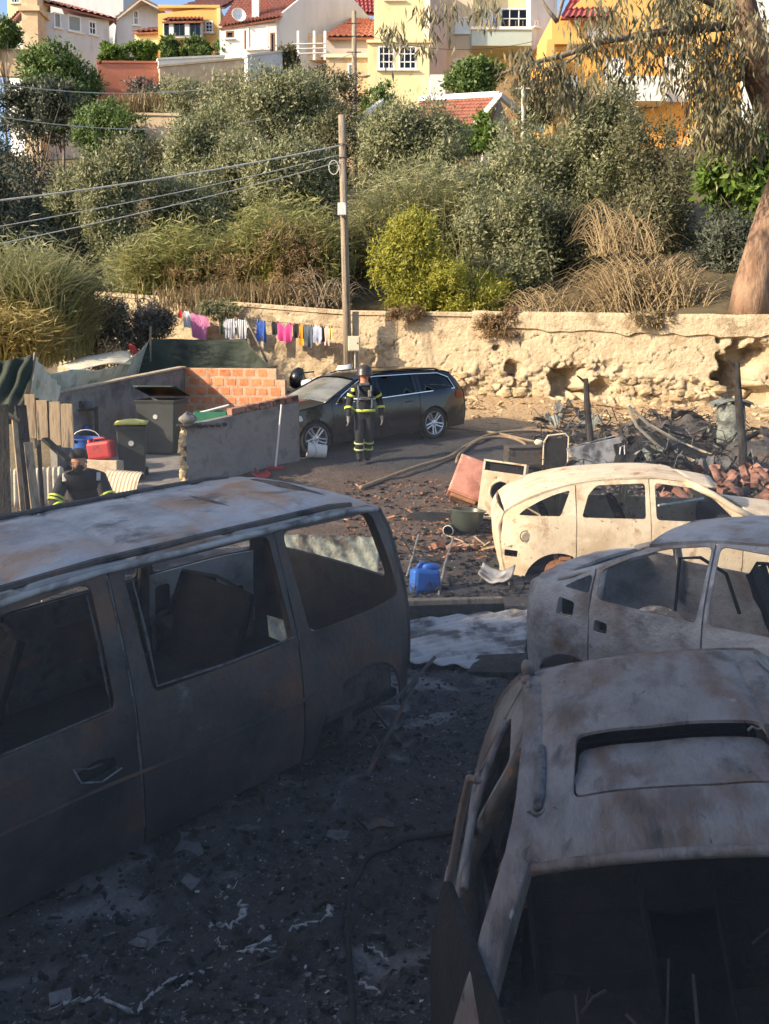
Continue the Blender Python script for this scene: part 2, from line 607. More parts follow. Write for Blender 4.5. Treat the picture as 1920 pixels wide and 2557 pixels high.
mat('wall_amber', [(.72, .44, .15), (.66, .39, .12)], .8, .9, bump=.1, bscale=20)
mat('wall_beige', [(.60, .45, .29), (.52, .38, .24), (.66, .51, .34)], 1.2, .95, bump=.3, bscale=14)
mat('wall_salmon', [(.62, .22, .13), (.55, .19, .11)], 2, .95, bump=.3, bscale=20)
mat('brick_sooty_shaded', [(.27, .12, .08), (.33, .165, .115), (.18, .085, .06)], 7, .92, bump=.3, bscale=40, isl=.3, patches=[((.05, .04, .035), 5, .56, .06)])  # sooty rubble brick; for the wall's top course it holds the shade
mat('tank_metal', [(.17, .19, .17), (.24, .26, .23), (.1, .1, .09)], 5, .6, .2, .3, 30, patches=[((.05, .045, .04), 4, .55, .06)])
mat('balcony_green', [(.34, .42, .40), (.38, .46, .44)], 1, .8, bump=.05)
mat('roof_tile', [(.38, .15, .105), (.45, .20, .14), (.30, .115, .08)], 3, .9, bump=.5, bscale=30, isl=.15)
mat('roof_dark', [(.28, .13, .11), (.34, .17, .14)], 3, .9, bump=.4, bscale=20)
mat('roof_crimson', [(.32, .08, .08), (.27, .065, .065)], 3, .8, bump=.3, bscale=20)
mat('shutter_white', [(.80, .78, .72), (.74, .72, .66)], 2, .6, bump=.1, wave=('Z', 3., .5))
mat('shutter_grey', [(.30, .33, .31), (.26, .29, .28)], 2, .7, bump=.1, wave=('Z', 3., .5))
mat('frame_white', [(.80, .79, .76), (.72, .71, .68)], 4, .5, bump=.03)
mat('frame_brown', [(.20, .10, .05), (.16, .08, .04)], 4, .6, bump=.1)
# cloth on the line
for nm, c in [('cloth_pink', (.62, .22, .42)), ('cloth_hotpink', (.70, .08, .26)), ('cloth_white', (.70, .70, .72)), ('cloth_red', (.62, .03, .05)),
              ('cloth_black', (.02, .02, .024)), ('cloth_blue', (.04, .11, .42)), ('cloth_orange', (.75, .30, .03)), ('cloth_greyblue', (.42, .46, .58)),
              ('cloth_yellow', (.72, .60, .12)), ('cloth_blush', (.70, .48, .42)), ('cloth_slate', (.10, .12, .14)), ('cloth_olive', (.10, .12, .07))]:
    mat(nm, [c, tuple(q * .85 for q in c)], 5, .9, bump=.15, bscale=60)
mat('cloth_striped', [(.62, .62, .64), (.55, .55, .58)], 5, .9, bump=.1)
def stripe_cloth():
    m = MATS['cloth_striped']
    nt = m.node_tree
    N, Lk = nt.nodes, nt.links
    w = N.new('ShaderNodeTexWave')
    w.bands_direction = 'X'
    w.inputs['Scale'].default_value = 5.
    tc = N.new('ShaderNodeTexCoord')
    Lk.new(tc.outputs['Object'], w.inputs[0])
    rp = N.new('ShaderNodeValToRGB')
    rp.color_ramp.interpolation = 'CONSTANT'
    rp.color_ramp.elements[0].color = (.68, .68, .70, 1)
    rp.color_ramp.elements[1].color = (.07, .08, .16, 1)
    rp.color_ramp.elements[1].position = .62
    Lk.new(w.outputs[0], rp.inputs[0])
    Lk.new(rp.outputs[0], N['Principled BSDF'].inputs['Base Color'])
stripe_cloth()
# leaves
leafmat('leaf_olive', [(.13, .15, .07), (.23, .245, .12), (.35, .35, .20), (.17, .19, .085), (.50, .48, .32)], .35)
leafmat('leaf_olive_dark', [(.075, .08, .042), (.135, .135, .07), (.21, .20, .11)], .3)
leafmat('leaf_shade', [(.05, .065, .045), (.085, .10, .07), (.13, .145, .10)], .25)  # dark leaf colours with the trees' shade put into them
leafmat('leaf_green', [(.06, .105, .026), (.11, .175, .045), (.19, .26, .08)], .35)
leafmat('leaf_bright', [(.07, .13, .02), (.13, .21, .035), (.24, .33, .08)], .4)
leafmat('leaf_yellow', [(.27, .29, .035), (.40, .39, .06), (.52, .48, .11), (.2, .24, .04)], .45)
leafmat('leaf_reed', [(.20, .22, .07), (.30, .30, .11), (.42, .39, .17), (.15, .19, .06)], .4)
leafmat('leaf_reed_gold', [(.36, .28, .10), (.46, .37, .15), (.28, .24, .09)], .4)
leafmat('leaf_reed_grey', [(.20, .22, .09), (.32, .32, .16), (.44, .41, .25)], .4)
leafmat('leaf_dry', [(.24, .15, .08), (.36, .25, .13), (.17, .11, .06)], .3)
leafmat('leaf_straw', [(.30, .22, .12), (.38, .30, .17), (.2, .15, .08)], .3)
leafmat('leaf_eucalyptus', [(.07, .07, .035), (.14, .125, .065), (.30, .25, .14), (.055, .06, .03), (.40, .36, .22)], .3)
leafmat('leaf_greybush', [(.09, .085, .075), (.15, .145, .12), (.22, .20, .16)], .2)

# ------------------------------------------------------------------ the yard
WALL = [(-16, 30.0), (-6.5, 25.0), (-.95, 22.8), (8.75, 19.6), (26, 14.0)]
WTOP = [5.0, 4.12, 3.62, 3.36, 3.3]
WXS = [p[0] for p in WALL]
def wall_y(x): return float(np.interp(x, WXS, [p[1] for p in WALL]))
def wall_top(x): return float(np.interp(x, WXS, WTOP))

def gh(x, y):
    """height of the uneven yard"""
    near = min(1., max(0., (9.5 - y) / 2))
    x, y = np.float64(x), np.float64(y)
    return gz(y) + near * float(.14 * vnoise(x, y, .9, 1) + .08 * vnoise(x, y, .31, 2) + .065 * vnoise(x, y, .13, 3)) + (1 - near) * float(.10 * vnoise(x, y, 1.7, 4) + .05 * vnoise(x, y, .4, 5))

def make_ground():
    xs = np.concatenate([np.arange(-60, -9, 3), np.arange(-9, -3.2, .3), np.arange(-3.2, 3.6, .055), np.arange(3.6, 11, .2), np.arange(11, 62, 3)])
    ys = np.concatenate([np.arange(-40, 0, 3), np.arange(0, 2.4, .3), np.arange(2.4, 9, .055), np.arange(9, 20, .13), np.arange(20, 31, .4)])
    X, Y = np.meshgrid(xs, ys, indexing='ij')
    Z = np.interp(Y, GY, GZ)
    near = np.clip((9.5 - Y) / 2, 0, 1)
    Z = Z + near * (.14 * vnoise(X, Y, .9, 1) + .08 * vnoise(X, Y, .31, 2) + .065 * vnoise(X, Y, .13, 3)) + (1 - near) * (.10 * vnoise(X, Y, 1.7, 4) + .05 * vnoise(X, Y, .4, 5))
    # the dusty bank at the foot of the wall
    yw = np.interp(X, WXS, [p[1] for p in WALL])
    Z = Z + np.clip(1 - (yw - Y) / 1.6, 0, 1) ** 2 * .35 * (X > -3)
    Z = Z - np.clip((Y - 5.5) / 3, 0, 1) * 0
    n = vnoise(X, Y, 2.3, 6) * 2.2 + vnoise(X, Y, .7, 7) * 1.0 + vnoise(X, Y, .25, 8) * .5
    n2 = vnoise(X, Y, .5, 9) * 2
    col = np.zeros(X.shape + (3,))
    ash = np.array([.040, .039, .041])
    ash2 = np.array([.066, .062, .063])
    scorch = np.array([.105, .072, .052])
    dark_grey = np.array([.055, .053, .055])
    dust = np.array([.37, .26, .15])
    col[:] = ash
    k = np.clip(.5 + n2, 0, 1)[..., None]
    col = col * (1 - k * .6) + ash2 * k * .6
    streak = np.clip((vnoise(X * .55 + Y * .5, Y - X * .35, .16, 40) + .6 * vnoise(X, Y, .6, 43) - .28) / .12, 0, 1)[..., None]
    col = col * (1 - streak * .75) + np.array([.19, .188, .195]) * streak * .75
    rusty = np.clip((vnoise(X, Y, .5, 41) + .5 * vnoise(X, Y, .2, 42) - .34) / .15, 0, 1)[..., None]
    col = col * (1 - rusty * .7) + np.array([.07, .045, .04]) * rusty * .7
    def blend(c, w):
        return col * (1 - w[..., None]) + c * w[..., None]
    w1 = np.clip((Y - 10.2 + n * .9) / 1.2, 0, 1)
    col = blend(scorch, w1 * .8)
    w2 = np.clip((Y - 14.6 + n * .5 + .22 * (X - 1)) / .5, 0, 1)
    col = blend(dark_grey, w2)  # darker grey ground around the black estate car
    w3 = np.clip((Y - (yw - 3.3) + n * .6) / 1.1, 0, 1) * (X > -2.5)
    col = blend(dust, w3)
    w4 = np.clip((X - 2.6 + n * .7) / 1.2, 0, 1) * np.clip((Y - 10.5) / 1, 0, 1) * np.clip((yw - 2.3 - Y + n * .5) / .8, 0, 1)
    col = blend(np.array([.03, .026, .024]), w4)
    w5 = np.clip((-5.5 - X + n) / 1.5, 0, 1)
    col = blend(np.array([.2, .16, .09]), w5)
    me = bpy.data.meshes.new('ground')
    nx, ny = X.shape
    vs = np.stack([X, Y, Z], -1).reshape(-1, 3)
    i, j = np.meshgrid(np.arange(nx - 1), np.arange(ny - 1), indexing='ij')
    a = (i * ny + j).ravel()
    fs = np.stack([a, a + ny, a + ny + 1, a + 1], -1)
    me.from_pydata(vs.tolist(), [], fs.tolist())
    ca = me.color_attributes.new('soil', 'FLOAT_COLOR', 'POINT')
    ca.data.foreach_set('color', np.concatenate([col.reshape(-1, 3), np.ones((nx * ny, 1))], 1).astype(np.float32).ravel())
    m = mat('yard_soil', [(.75, .75, .75), (1.3, 1.3, 1.3), (.55, .55, .55)], 9, .93, bump=.9, bscale=26, det=8)
    N, Lk = m.node_tree.nodes, m.node_tree.links
    at_ = N.new('ShaderNodeAttribute')
    at_.attribute_name = 'soil'
    b = N['Principled BSDF']
    src = b.inputs['Base Color'].links[0].from_socket
    mx = N.new('ShaderNodeMix')
    mx.data_type = 'RGBA'
    mx.blend_type = 'MULTIPLY'
    mx.inputs[0].default_value = 1
    Lk.new(src, mx.inputs[6])
    Lk.new(at_.outputs[0], mx.inputs[7])
    # grey flecks of ash
    tc = N.new('ShaderNodeTexCoord')
    vo = N.new('ShaderNodeTexNoise')
    vo.inputs['Scale'].default_value = 24
    vo.inputs['Detail'].default_value = 8
    Lk.new(tc.outputs['Object'], vo.inputs['Vector'])
    mr = N.new('ShaderNodeMapRange')
    mr.inputs[1].default_value = .64
    mr.inputs[2].default_value = .74
    mr.inputs[4].default_value = .5
    Lk.new(vo.outputs[0], mr.inputs[0])
    m2 = N.new('ShaderNodeMix')
    m2.data_type = 'RGBA'
    Lk.new(mr.outputs[0], m2.inputs[0])
    Lk.new(mx.outputs[2], m2.inputs[6])
    m2.inputs[7].default_value = (.22, .21, .21, 1)
    Lk.new(m2.outputs[2], b.inputs['Base Color'])
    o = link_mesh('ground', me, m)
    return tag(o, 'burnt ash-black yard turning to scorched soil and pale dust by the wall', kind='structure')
make_ground()

def hill_z(x, y):
    d = max(0., y - wall_y(x))
    return wall_top(x) - .12 + .05 * min(d, 2) + .37 * min(max(0, d - 2), 28) + .22 * max(0, d - 30)

def make_hill():
    xs = np.concatenate([np.arange(-95, -16, 4), np.arange(-16, 20, .7), np.arange(20, 100, 4)])
    ts = np.concatenate([np.arange(.05, 8, .5), np.arange(8, 34, 1.2), np.arange(34, 130, 6)])
    vs, fs = [], []
    for x in xs:
        for t in ts:
            y = wall_y(x) + t
            vs.append((x, y, hill_z(x, y) + (.25 * float(vnoise(x, y, 2.1, 11)) + .7 * float(vnoise(x, y, 7, 12)) * min(1, t / 8)) * min(1, t)))
    n = len(ts)
    for i in range(len(xs) - 1):
        for j in range(n - 1):
            fs.append((i * n + j, (i + 1) * n + j, (i + 1) * n + j + 1, i * n + j + 1))
    me = bpy.data.meshes.new('hillside')
    me.from_pydata(vs, [], fs)
    tag(link_mesh('hillside', me, 'hill_soil'), 'overgrown slope rising from the wall to the houses', kind='structure')
make_hill()

# ------------------------------------------------------------------ retaining wall of plastered rubble
def make_wall():
    root = thing('retaining_wall', 'long ochre rubble wall with crumbling plaster below the overgrown slope', 'wall', (0, 22, 1))
    pits = []
    for (u, v, rx, rz, d) in [(1287, 920, .22, .2, .45), (1420, 955, .42, .5, .75), (1505, 968, .3, .22, .5), (1838, 925, .38, .8, 1.5), (1885, 890, .5, .32, .9), (1900, 985, .35, .3, .8), (1240, 868, .12, .08, .2)]:
        r = ray(u, v)
        # meet the wall
        Y = 21.
        for _ in range(20):
            p = at(u, v, Y)
            Y = wall_y(p.x)
        p = at(u, v, Y)
        pits.append((p.x, p.z, rx, rz, d))
    gj = np.random.default_rng(33)
    JX, JZ, JH = gj.random((131, 131)), gj.random((131, 131)), gj.random((131, 131))
    def cells(x, z, cw, ch):
        """rubble masonry: distance to the nearest and second stone, and that stone's own height"""
        cx, cz = x / cw, z / ch
        ix, iz = np.floor(cx).astype(int), np.floor(cz).astype(int)
        best = np.full(cx.shape, 9.); sec = np.full(cx.shape, 9.); hh = np.zeros(cx.shape)
        for dx in (-1, 0, 1):
            for dz in (-1, 0, 1):
                a_, b_ = (ix + dx) % 131, (iz + dz) % 131
                px, pz = ix + dx + .5 + .75 * (JX[a_, b_] - .5), iz + dz + .5 + .75 * (JZ[a_, b_] - .5)
                d = np.hypot(cx - px, cz - pz)
                m_ = d < best
                sec = np.where(m_, best, np.minimum(sec, d))
                hh = np.where(m_, JH[a_, b_], hh)
                best = np.where(m_, d, best)
        return best, sec, hh
    def relief(x, z, h):
        """how far the face stands forward; arrays"""
        soft = vnoise(x, z * 2, 1.1, 21)
        rough = np.clip((.47 - h + .6 * soft) / .16, 0, 1)
        mid = np.clip((.74 - h + .9 * vnoise(x, z, .8, 27)) / .2, 0, 1) * (1 - rough)
        xw, zw = x + .12 * vnoise(x, z, .3, 37), z + .10 * vnoise(x, z, .3, 38)
        b1, s1, h1 = cells(xw, zw, .40, .21)
        b2, s2, h2 = cells(xw + 5, zw + 3, .15, .09)
        stones = np.clip((s1 - b1) / .13, 0, 1) * (.03 + .19 * h1) - .10 + .09 * vnoise(x, z, .11, 39)
        small = np.clip((s2 - b2) / .16, 0, 1) * (.0 + .06 * h2) - .03
        d = .03 * vnoise(x, z, .5, 22) + .012 * vnoise(x, z, .1, 25) + rough * (stones + small + .1 * vnoise(x, z, .5, 23)) + mid * (.16 * stones + .22 * small)
        # hairline cracks and lost plaster
        ck = np.abs(vnoise(x, z * 1.6, .55, 28) + .3 * vnoise(x, z, .2, 29))
        d = d - np.clip(1 - ck / .014, 0, 1) * .075 * (h < .93)
        for (px, pz, rx, rz, dp) in pits:
            q = np.hypot((x - px) / rx, (z - pz) / rz) + .75 * vnoise(x, z, .22, 26) + .3 * vnoise(x, z, .09, 36)
            d = d - np.where(q < 1, dp * np.minimum(1, (1 - q) * 4.), 0)
        return d
    xs = np.concatenate([np.arange(-16, -7.2, .6), np.arange(-7.2, -1.2, .09), np.arange(-1.2, 10.8, .035), np.arange(10.8, 26, 1)])
    nz = 78
    YB = np.array([wall_y(x) for x in xs]); ZT = np.array([wall_top(x) for x in xs]); ZB = np.array([gz(y) for y in YB]) - .25
    H = np.linspace(0, 1, nz + 1)
    Zg = ZB[:, None] + (ZT - ZB)[:, None] * H[None, :]
    Xg = np.repeat(xs[:, None], nz + 1, 1)
    Dg = relief(Xg, Zg, np.repeat(H[None, :], len(xs), 0))
    Dg[:, -1] = 0
    V = np.stack([Xg + .3 * Dg, YB[:, None] - .95 * Dg + .10 * H[None, :], Zg], -1)
    V = np.concatenate([V, np.stack([xs, YB + .55, ZT], -1)[:, None, :]], 1).reshape(-1, 3)
    m = nz + 2
    i, j = np.meshgrid(np.arange(len(xs) - 1), np.arange(m - 1), indexing='ij')
    a_ = (i * m + j).ravel()
    me = quads_mesh('wall_face', V, np.stack([a_, a_ + m, a_ + m + 1, a_ + 1], -1), 'plaster_ochre')
    o = link_mesh('wall_face', me, None, root, False)
    o.location = -root.location
    # the smoother band of render left along the top right
    mb = MB()
    ca = []
    for x in np.arange(2.2, 14, .12):
        zt = wall_top(x)
        h = .42 + .16 * float(vnoise(x, 1, .8, 31)) + .12 * float(vnoise(x, 3, .25, 32))
        y = wall_y(x) + .04
        ca.append([(x, y + .5, zt + .03), (x, y - .0, zt + .03 + .03 * float(vnoise(x, 5, .3, 33))), (x, y - .03 - .02 * float(vnoise(x, 7, .2, 34)), zt - .06), (x, y - .022 - .02 * float(vnoise(x, 9, .2, 35)), zt - h), (x, y + .1, zt - h - .03)])
    vs = [p for r in ca for p in r]
    fs = [(i * 5 + j, (i + 1) * 5 + j, (i + 1) * 5 + j + 1, i * 5 + j + 1) for i in range(len(ca) - 1) for j in range(4)]
    mb.add(vs, fs)
    o = mb.build('render_band', 'plaster_ochre', root, smooth=False)
    o.location = -root.location
    # stones that stand proud of the crumbled face
    kinds = [MB().rock((0, 0, 0), (1, 1, 1), s, 1).mesh('stone') for s in range(8)]
    for k in kinds:
        k.materials.append(MATS['stone_ochre'])
    rr = random.Random(5)
    n = 0
    tries = 0
    while n < 290 and tries < 5000:
        tries += 1
        x = rr.uniform(-.6, 10.2)
        yb, zt, zb = wall_y(x), wall_top(x), gz(wall_y(x))
        h = rr.random() ** 1.6 * .5
        z = zb + .02 + (zt - zb - .55) * h
        if any(math.hypot((x - a) / c, (z - b) / d) < .95 for a, b, c, d, _ in pits):
            continue
        s = rr.uniform(.10, .28) * (1.1 - .5 * h)
        st = link_mesh('stone', rr.choice(kinds), None, root, False)
        dep = float(relief(np.array([x]), np.array([z]), np.array([(z - zb + .25) / (zt - zb + .25)]))[0])
        st.location = Vector((x + .3 * dep, yb - .95 * dep + .045, z)) - root.location
        st.scale = (s * rr.uniform(1, 1.6), s * rr.uniform(.5, .8), s * rr.uniform(.7, 1))
        st.rotation_euler = (rr.uniform(-.4, .4), rr.uniform(-.5, .5), rr.uniform(-.4, .4))
        n += 1
make_wall()

# dust and fallen bits at the foot of the wall
def chips(name, label, cat, pts, sizes, m, seed=0, group=None):
    rr = random.Random(seed)
    mb = MB()
    for p, s in zip(pts, sizes):
        M = Matrix.Translation(p) @ Euler((rr.uniform(-.5, .5), rr.uniform(-.5, .5), rr.uniform(0, 6.3))).to_matrix().to_4x4()
        k = rr.random()
        if k < .5:
            mb.box((0, 0, 0), (s * rr.uniform(.8, 2.4), s * rr.uniform(.4, 1), s * rr.uniform(.1, .35)), M, jit=s * .18)
        elif k < .8:
            mb.add([(-s, 0, 0), (0, s * .6, s * .2), (s * .9, -s * .2, 0), (0, -s * .5, s * .1)], [(0, 3, 2, 1), (0, 1, 2)], M)
        else:
            mb.rock((0, 0, 0), (s, s * .8, s * .6), int(p[0] * 100), 1, M)
    o = mb.build(name, m)
    return tag(o, label, cat, group, 'stuff')
rr = random.Random(3)
P, S = [], []
for _ in range(420):
    x = rr.uniform(0.5, 10)
    y = wall_y(x) - abs(rr.gauss(0, .9)) - .15
    P.append((x, y, gz(y) + .35 * max(0, 1 - (wall_y(x) - y) / 1.6) ** 2 + .02)); S.append(rr.uniform(.03, .13))
chips('fallen_stone', 'small fallen stones and crumbs along the foot of the ochre wall', 'rubble', P, S, 'stone_ochre', 4)
# ------------------------------------------------------------------ foliage
def unit(a):
    return a / (np.linalg.norm(a, axis=-1, keepdims=True) + 1e-9)

def leaves(name, P, D, L, ratio, m, parent=None, g=rng, nrm=None):
    """one diamond-shaped leaf at every point"""
    N = len(P)
    side = unit(np.cross(D, g.normal(size=(N, 3)) if nrm is None else nrm))
    L = np.broadcast_to(np.asarray(L), (N,))[:, None]
    w = L * ratio * .5
    bend = np.cross(D, side) * L * .1
    V = np.stack([P, P + D * L * .45 + side * w + bend, P + D * L, P + D * L * .45 - side * w + bend], 1).reshape(-1, 3)
    F = np.arange(4 * N).reshape(N, 4)
    me = quads_mesh(name, V, F, m)
    return link_mesh(name, me, None, parent, False)

def crown_points(c, r, n, lob, g, flat=.0):
    """points of a lumpy crown: lobes, then clumps on the lobes, then leaves round the clumps"""
    c, r = np.array(c), np.array(r)
    ld = unit(g.normal(size=(lob, 3)))
    ld = np.sign(ld) * np.abs(ld) ** .72
    lr = g.uniform(.30, .48, lob)
    lc = ld * (1 - lr[:, None]) * g.uniform(.75, 1.08, (lob, 1))
    lc[0] *= .2
    lr[0] = .62
    nc = max(8, n // 46)
    pick = g.choice(lob, nc, p=lr ** 2 / np.sum(lr ** 2))
    cd = unit(g.normal(size=(nc, 3)) + np.array([0, -.25, .2]))
    cc = lc[pick] + cd * lr[pick, None] * g.uniform(.62, 1.05, (nc, 1))
    k = g.integers(0, nc, n)
    P = cc[k] + g.normal(size=(n, 3)) * .078 * g.uniform(.4, 1.6, (n, 1))
    out = unit(unit(P - lc[pick[k]]) + .6 * unit(P - cc[k]))
    # keep within the overall outline, a little ragged
    q = np.max(np.abs(P), axis=1)
    P = P * np.minimum(1, 1.06 / np.maximum(q, 1e-3))[:, None]
    return c + P * r, out

BUSHN = [0]
def bush(name, label, cat, box, Y, m, n, leaf=.13, ratio=.38, lob=15, group=None, ry=None, droop=0., up=.3, trunk='bark_grey', tr=.07):
    BUSHN[0] += 1
    n = int(n * 1.9)
    g = np.random.default_rng(100 + BUSHN[0])
    u0, u1, v0, v1 = box
    v1 += .10 * (v1 - v0)
    a, b = at(u0, v1, Y), at(u1, v0, Y)
    c = np.array([(a.x + b.x) / 2, Y, (a.z + b.z) / 2])
    r = np.array([(b.x - a.x) / 2, 0, (b.z - a.z) / 2])
    r[1] = ry or .8 * min(r[0], r[2] * 1.2)
    base_y = Y
    gzz = hill_z(c[0], base_y) if base_y > wall_y(c[0]) else gz(base_y)
    base = Vector((c[0], base_y, min(gzz, c[2] - r[2] * .6)))
    root = thing(name, label, cat, base, group=group)
    P, out = crown_points(c, r, n, lob, g)
    D = unit(out * .35 + g.normal(size=(n, 3)) * .75 + np.array([0, 0, up - droop]))
    nrm = unit(out * .8 + unit(P - c) * .5 + g.normal(size=(n, 3)) * .38 + np.array([-.15, -.1, .25]))
    o = leaves('crown', P, D, leaf * g.uniform(.6, 1.45, n), ratio, m, root, g, nrm)
    o.location = -base
    if trunk:
        mb = MB()
        rr = random.Random(BUSHN[0])
        top = Vector((c[0], c[1], c[2] + r[2] * .3))
        pts = [base + Vector((0, 0, -.2)), base.lerp(top, .35) + Vector((rr.uniform(-.15, .15), 0, 0)), base.lerp(top, .7) + Vector((rr.uniform(-.2, .2), .1, 0)), top]
        mb.tube(pts, [tr * 1.5, tr, tr * .7, tr * .2], 7)
        for k in range(7):
            s = base.lerp(top, rr.uniform(.15, .7))
            e = Vector((c[0] + rr.uniform(-.75, .75) * r[0], c[1] + rr.uniform(-.8, .5) * r[1], c[2] + rr.uniform(-.3, .75) * r[2]))
            mid = s.lerp(e, .5) + Vector((0, 0, .12 * (e - s).length))
            mb.tube([s, mid, e], [tr * .55, tr * .35, tr * .08], 5)
        t = mb.build('trunk', trunk, root, smooth=True)
        t.location = -base
    return root

def blades(name, B, H, lean, w, m, parent=None, g=rng, seg=4, curl=.5):
    """grass and reed blades: tapering strips that arch over"""
    N = len(B)
    ang = g.uniform(0, 2 * np.pi, N)
    out = np.stack([np.cos(ang), np.sin(ang), np.zeros(N)], 1)
    side = np.stack([-np.sin(ang), np.cos(ang), np.zeros(N)], 1)
    tw = g.uniform(-.9, .9, N)[:, None]
    side = unit(side + out * tw)
    V = []
    for i in range(seg + 1):
        t = i / seg
        c = B + out * (lean[:, None] * t ** 1.8) * H[:, None] + np.array([0, 0, 1.]) * (H * (t - curl * lean * t ** 3 * .6))[:, None]
        wd = (w * (1 - t ** 2.2) + .004)[:, None]
        V += [c + side * wd, c - side * wd]
    V = np.stack(V, 1)                     # N, 2(seg+1), 3
    k = 2 * (seg + 1)
    F = np.concatenate([np.arange(N)[:, None] * k + np.array([[2 * i, 2 * i + 1, 2 * i + 3, 2 * i + 2]]) for i in range(seg)], 0)
    me = quads_mesh(name, V.reshape(-1, 3), F, m)
    return link_mesh(name, me, None, parent, False)

def reed(name, label, cat, box, Y, m, n, depth=1.2, hmul=1., lean=(.15, .75), w=.022, group=None, m2=None, curl=.5, feather=0):
    """a stand of reeds or long grass filling the box"""
    BUSHN[0] += 1
    g = np.random.default_rng(300 + BUSHN[0])
    u0, u1, v0, v1 = box
    a, b = at(u0, v1, Y), at(u1, v0, Y)
    x = g.uniform(a.x, b.x, n)
    y = Y + g.uniform(-depth, depth, n)
    hz = b.z - a.z
    env = .62 + .38 * np.sin(np.clip((x - a.x) / (b.x - a.x), 0, 1) * np.pi) + .5 * vnoise(x, y, .8, BUSHN[0])
    base = np.array([a.x * .5 + b.x * .5, Y, a.z])
    B = np.stack([x, y, np.full(n, a.z) + g.uniform(0, .45, n) * hz], 1)
    H = (b.z - B[:, 2]) * np.clip(env, .3, 1.1) * g.uniform(.6, 1.12, n) * hmul
    root = thing(name, label, cat, base, group=group)
    o = blades('blades', B - base, H, g.uniform(*lean, n), np.full(n, w) * g.uniform(.6, 1.3, n), m, root, g, curl=curl)
    if feather:
        k = g.integers(0, n, feather)
        t = g.uniform(.25, 1., feather)
        P = (B - base)[k] + np.array([0, 0, 1.]) * (H[k] * t)[:, None] + g.normal(size=(feather, 3)) * np.array([.22, .22, .08])
        D = unit(g.normal(size=(feather, 3)) * np.array([1, 1, .35]) + np.array([.15, -.3, .25 - .1]))
        leaves('long_leaves', P, D, .42 * g.uniform(.5, 1.3, feather), .085, m, root, g)
    if m2:
        k = n // 3
        o = blades('dry_blades', (B - base)[:k] + g.normal(size=(k, 3)) * .1, H[:k] * g.uniform(.5, .95, k), g.uniform(*lean, k), np.full(k, w) * .8, m2, root, g, curl=curl)
    return root

# --- trees and shrubs of the slope, far to near
bush('dark_tree', 'dark leafy tree at the far left edge beside the stone tower', 'tree', (-40, 58, 45, 140), 52, 'leaf_green', 2600, .22)
bush('fig_tree', 'dense dark green tree below the grey house with hipped roof', 'tree', (45, 248, 95, 300), 45, 'leaf_green', 7000, .2, .5)
bush('hedge_bush', 'sunlit green hedge behind the salmon brick wall', 'hedge', (238, 325, 108, 165), 54, 'leaf_bright', 2000, .2, .5)
bush('hedge_bush', 'sunlit green hedge beside the amber house, right of the gap', 'hedge', (312, 396, 104, 160), 54.5, 'leaf_bright', 2000, .2, .5)
for i, (a, b, lb) in enumerate([(398, 455, 'vine bush hanging over the wall below the amber house, left of three'), (448, 530, 'vine bush hanging over the wall below the bay window, middle of three'), (522, 608, 'vine bush hanging over the wall below the white house, right of three')]):
    bush('vine_bush', lb, 'vine', (a, b, 92, 152), 52, 'leaf_green', 2600, .2, .5, group='vines along the garden wall')
bush('cypress_bush', 'small dark conifer in front of the white gable wall', 'tree', (690, 752, 105, 205), 48, 'leaf_olive_dark', 1800, .18)
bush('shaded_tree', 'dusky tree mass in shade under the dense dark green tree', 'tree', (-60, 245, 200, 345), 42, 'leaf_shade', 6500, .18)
bush('citrus_tree', 'rich green tree between the peach flats and the small gabled house', 'tree', (1098, 1268, 138, 262), 46, 'leaf_green', 4200, .2, .5)
bush('garden_bush', 'green garden shrub below the yellow lower block', 'bush', (895, 1010, 205, 320), 41, 'leaf_green', 2600, .17)
bush('garden_bush', 'bright leafy shrub under the eave of the small gabled house', 'bush', (1125, 1250, 288, 395), 39, 'leaf_bright', 2200, .2, .5)
bush('scrub_tree', 'dark scrubby tree beside the small gabled house', 'tree', (1270, 1392, 175, 320), 41, 'leaf_olive_dark', 2600, .17)
bush('pale_shrub', 'pale dry shrub beside the terrace of the ochre house', 'bush', (740, 820, 170, 250), 42, 'leaf_straw', 1200, .15)
bush('round_bush', 'rounded mid-green bush left of the olive thicket', 'bush', (165, 382, 245, 395), 37, 'leaf_green', 6000, .15)
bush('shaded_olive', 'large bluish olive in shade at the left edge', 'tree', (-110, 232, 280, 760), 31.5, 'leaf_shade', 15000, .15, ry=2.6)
bush('olive_tree', 'tall olive crown at the top of the thicket, below the terrace', 'tree', (520, 880, 165, 400), 35, 'leaf_olive', 13000, .15)
bush('olive_tree', 'pale olive left of the utility pole, over the gold reeds', 'tree', (390, 690, 265, 650), 31.5, 'leaf_olive', 19000, .14)
bush('olive_tree', 'olive close behind the utility pole, dark inside', 'tree', (600, 872, 340, 640), 30, 'leaf_olive', 13000, .14)
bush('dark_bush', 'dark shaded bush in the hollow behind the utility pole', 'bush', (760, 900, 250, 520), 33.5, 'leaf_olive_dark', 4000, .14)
bush('column_olive', 'narrow upright olive standing alone before the shaded trees', 'tree', (198, 388, 340, 700), 28, 'leaf_olive', 12000, .125, lob=11)
bush('olive_tree', 'olive filling the hollow between the narrow olive and the reeds', 'tree', (350, 600, 420, 680), 29.5, 'leaf_olive', 12000, .135)
bush('olive_tree', 'grey-green olive below the rounded bush at the left', 'tree', (110, 300, 400, 640), 30.2, 'leaf_olive', 8000, .135)
bush('olive_tree', 'low olive right behind the yellow-green bush', 'tree', (1010, 1260, 400, 660), 29.6, 'leaf_olive', 11000, .13)
bush('green_shrub', 'fresh green shrub among the reeds left of the pole', 'bush', (640, 800, 590, 740), 25.6, 'leaf_yellow', 3600, .11, .3)
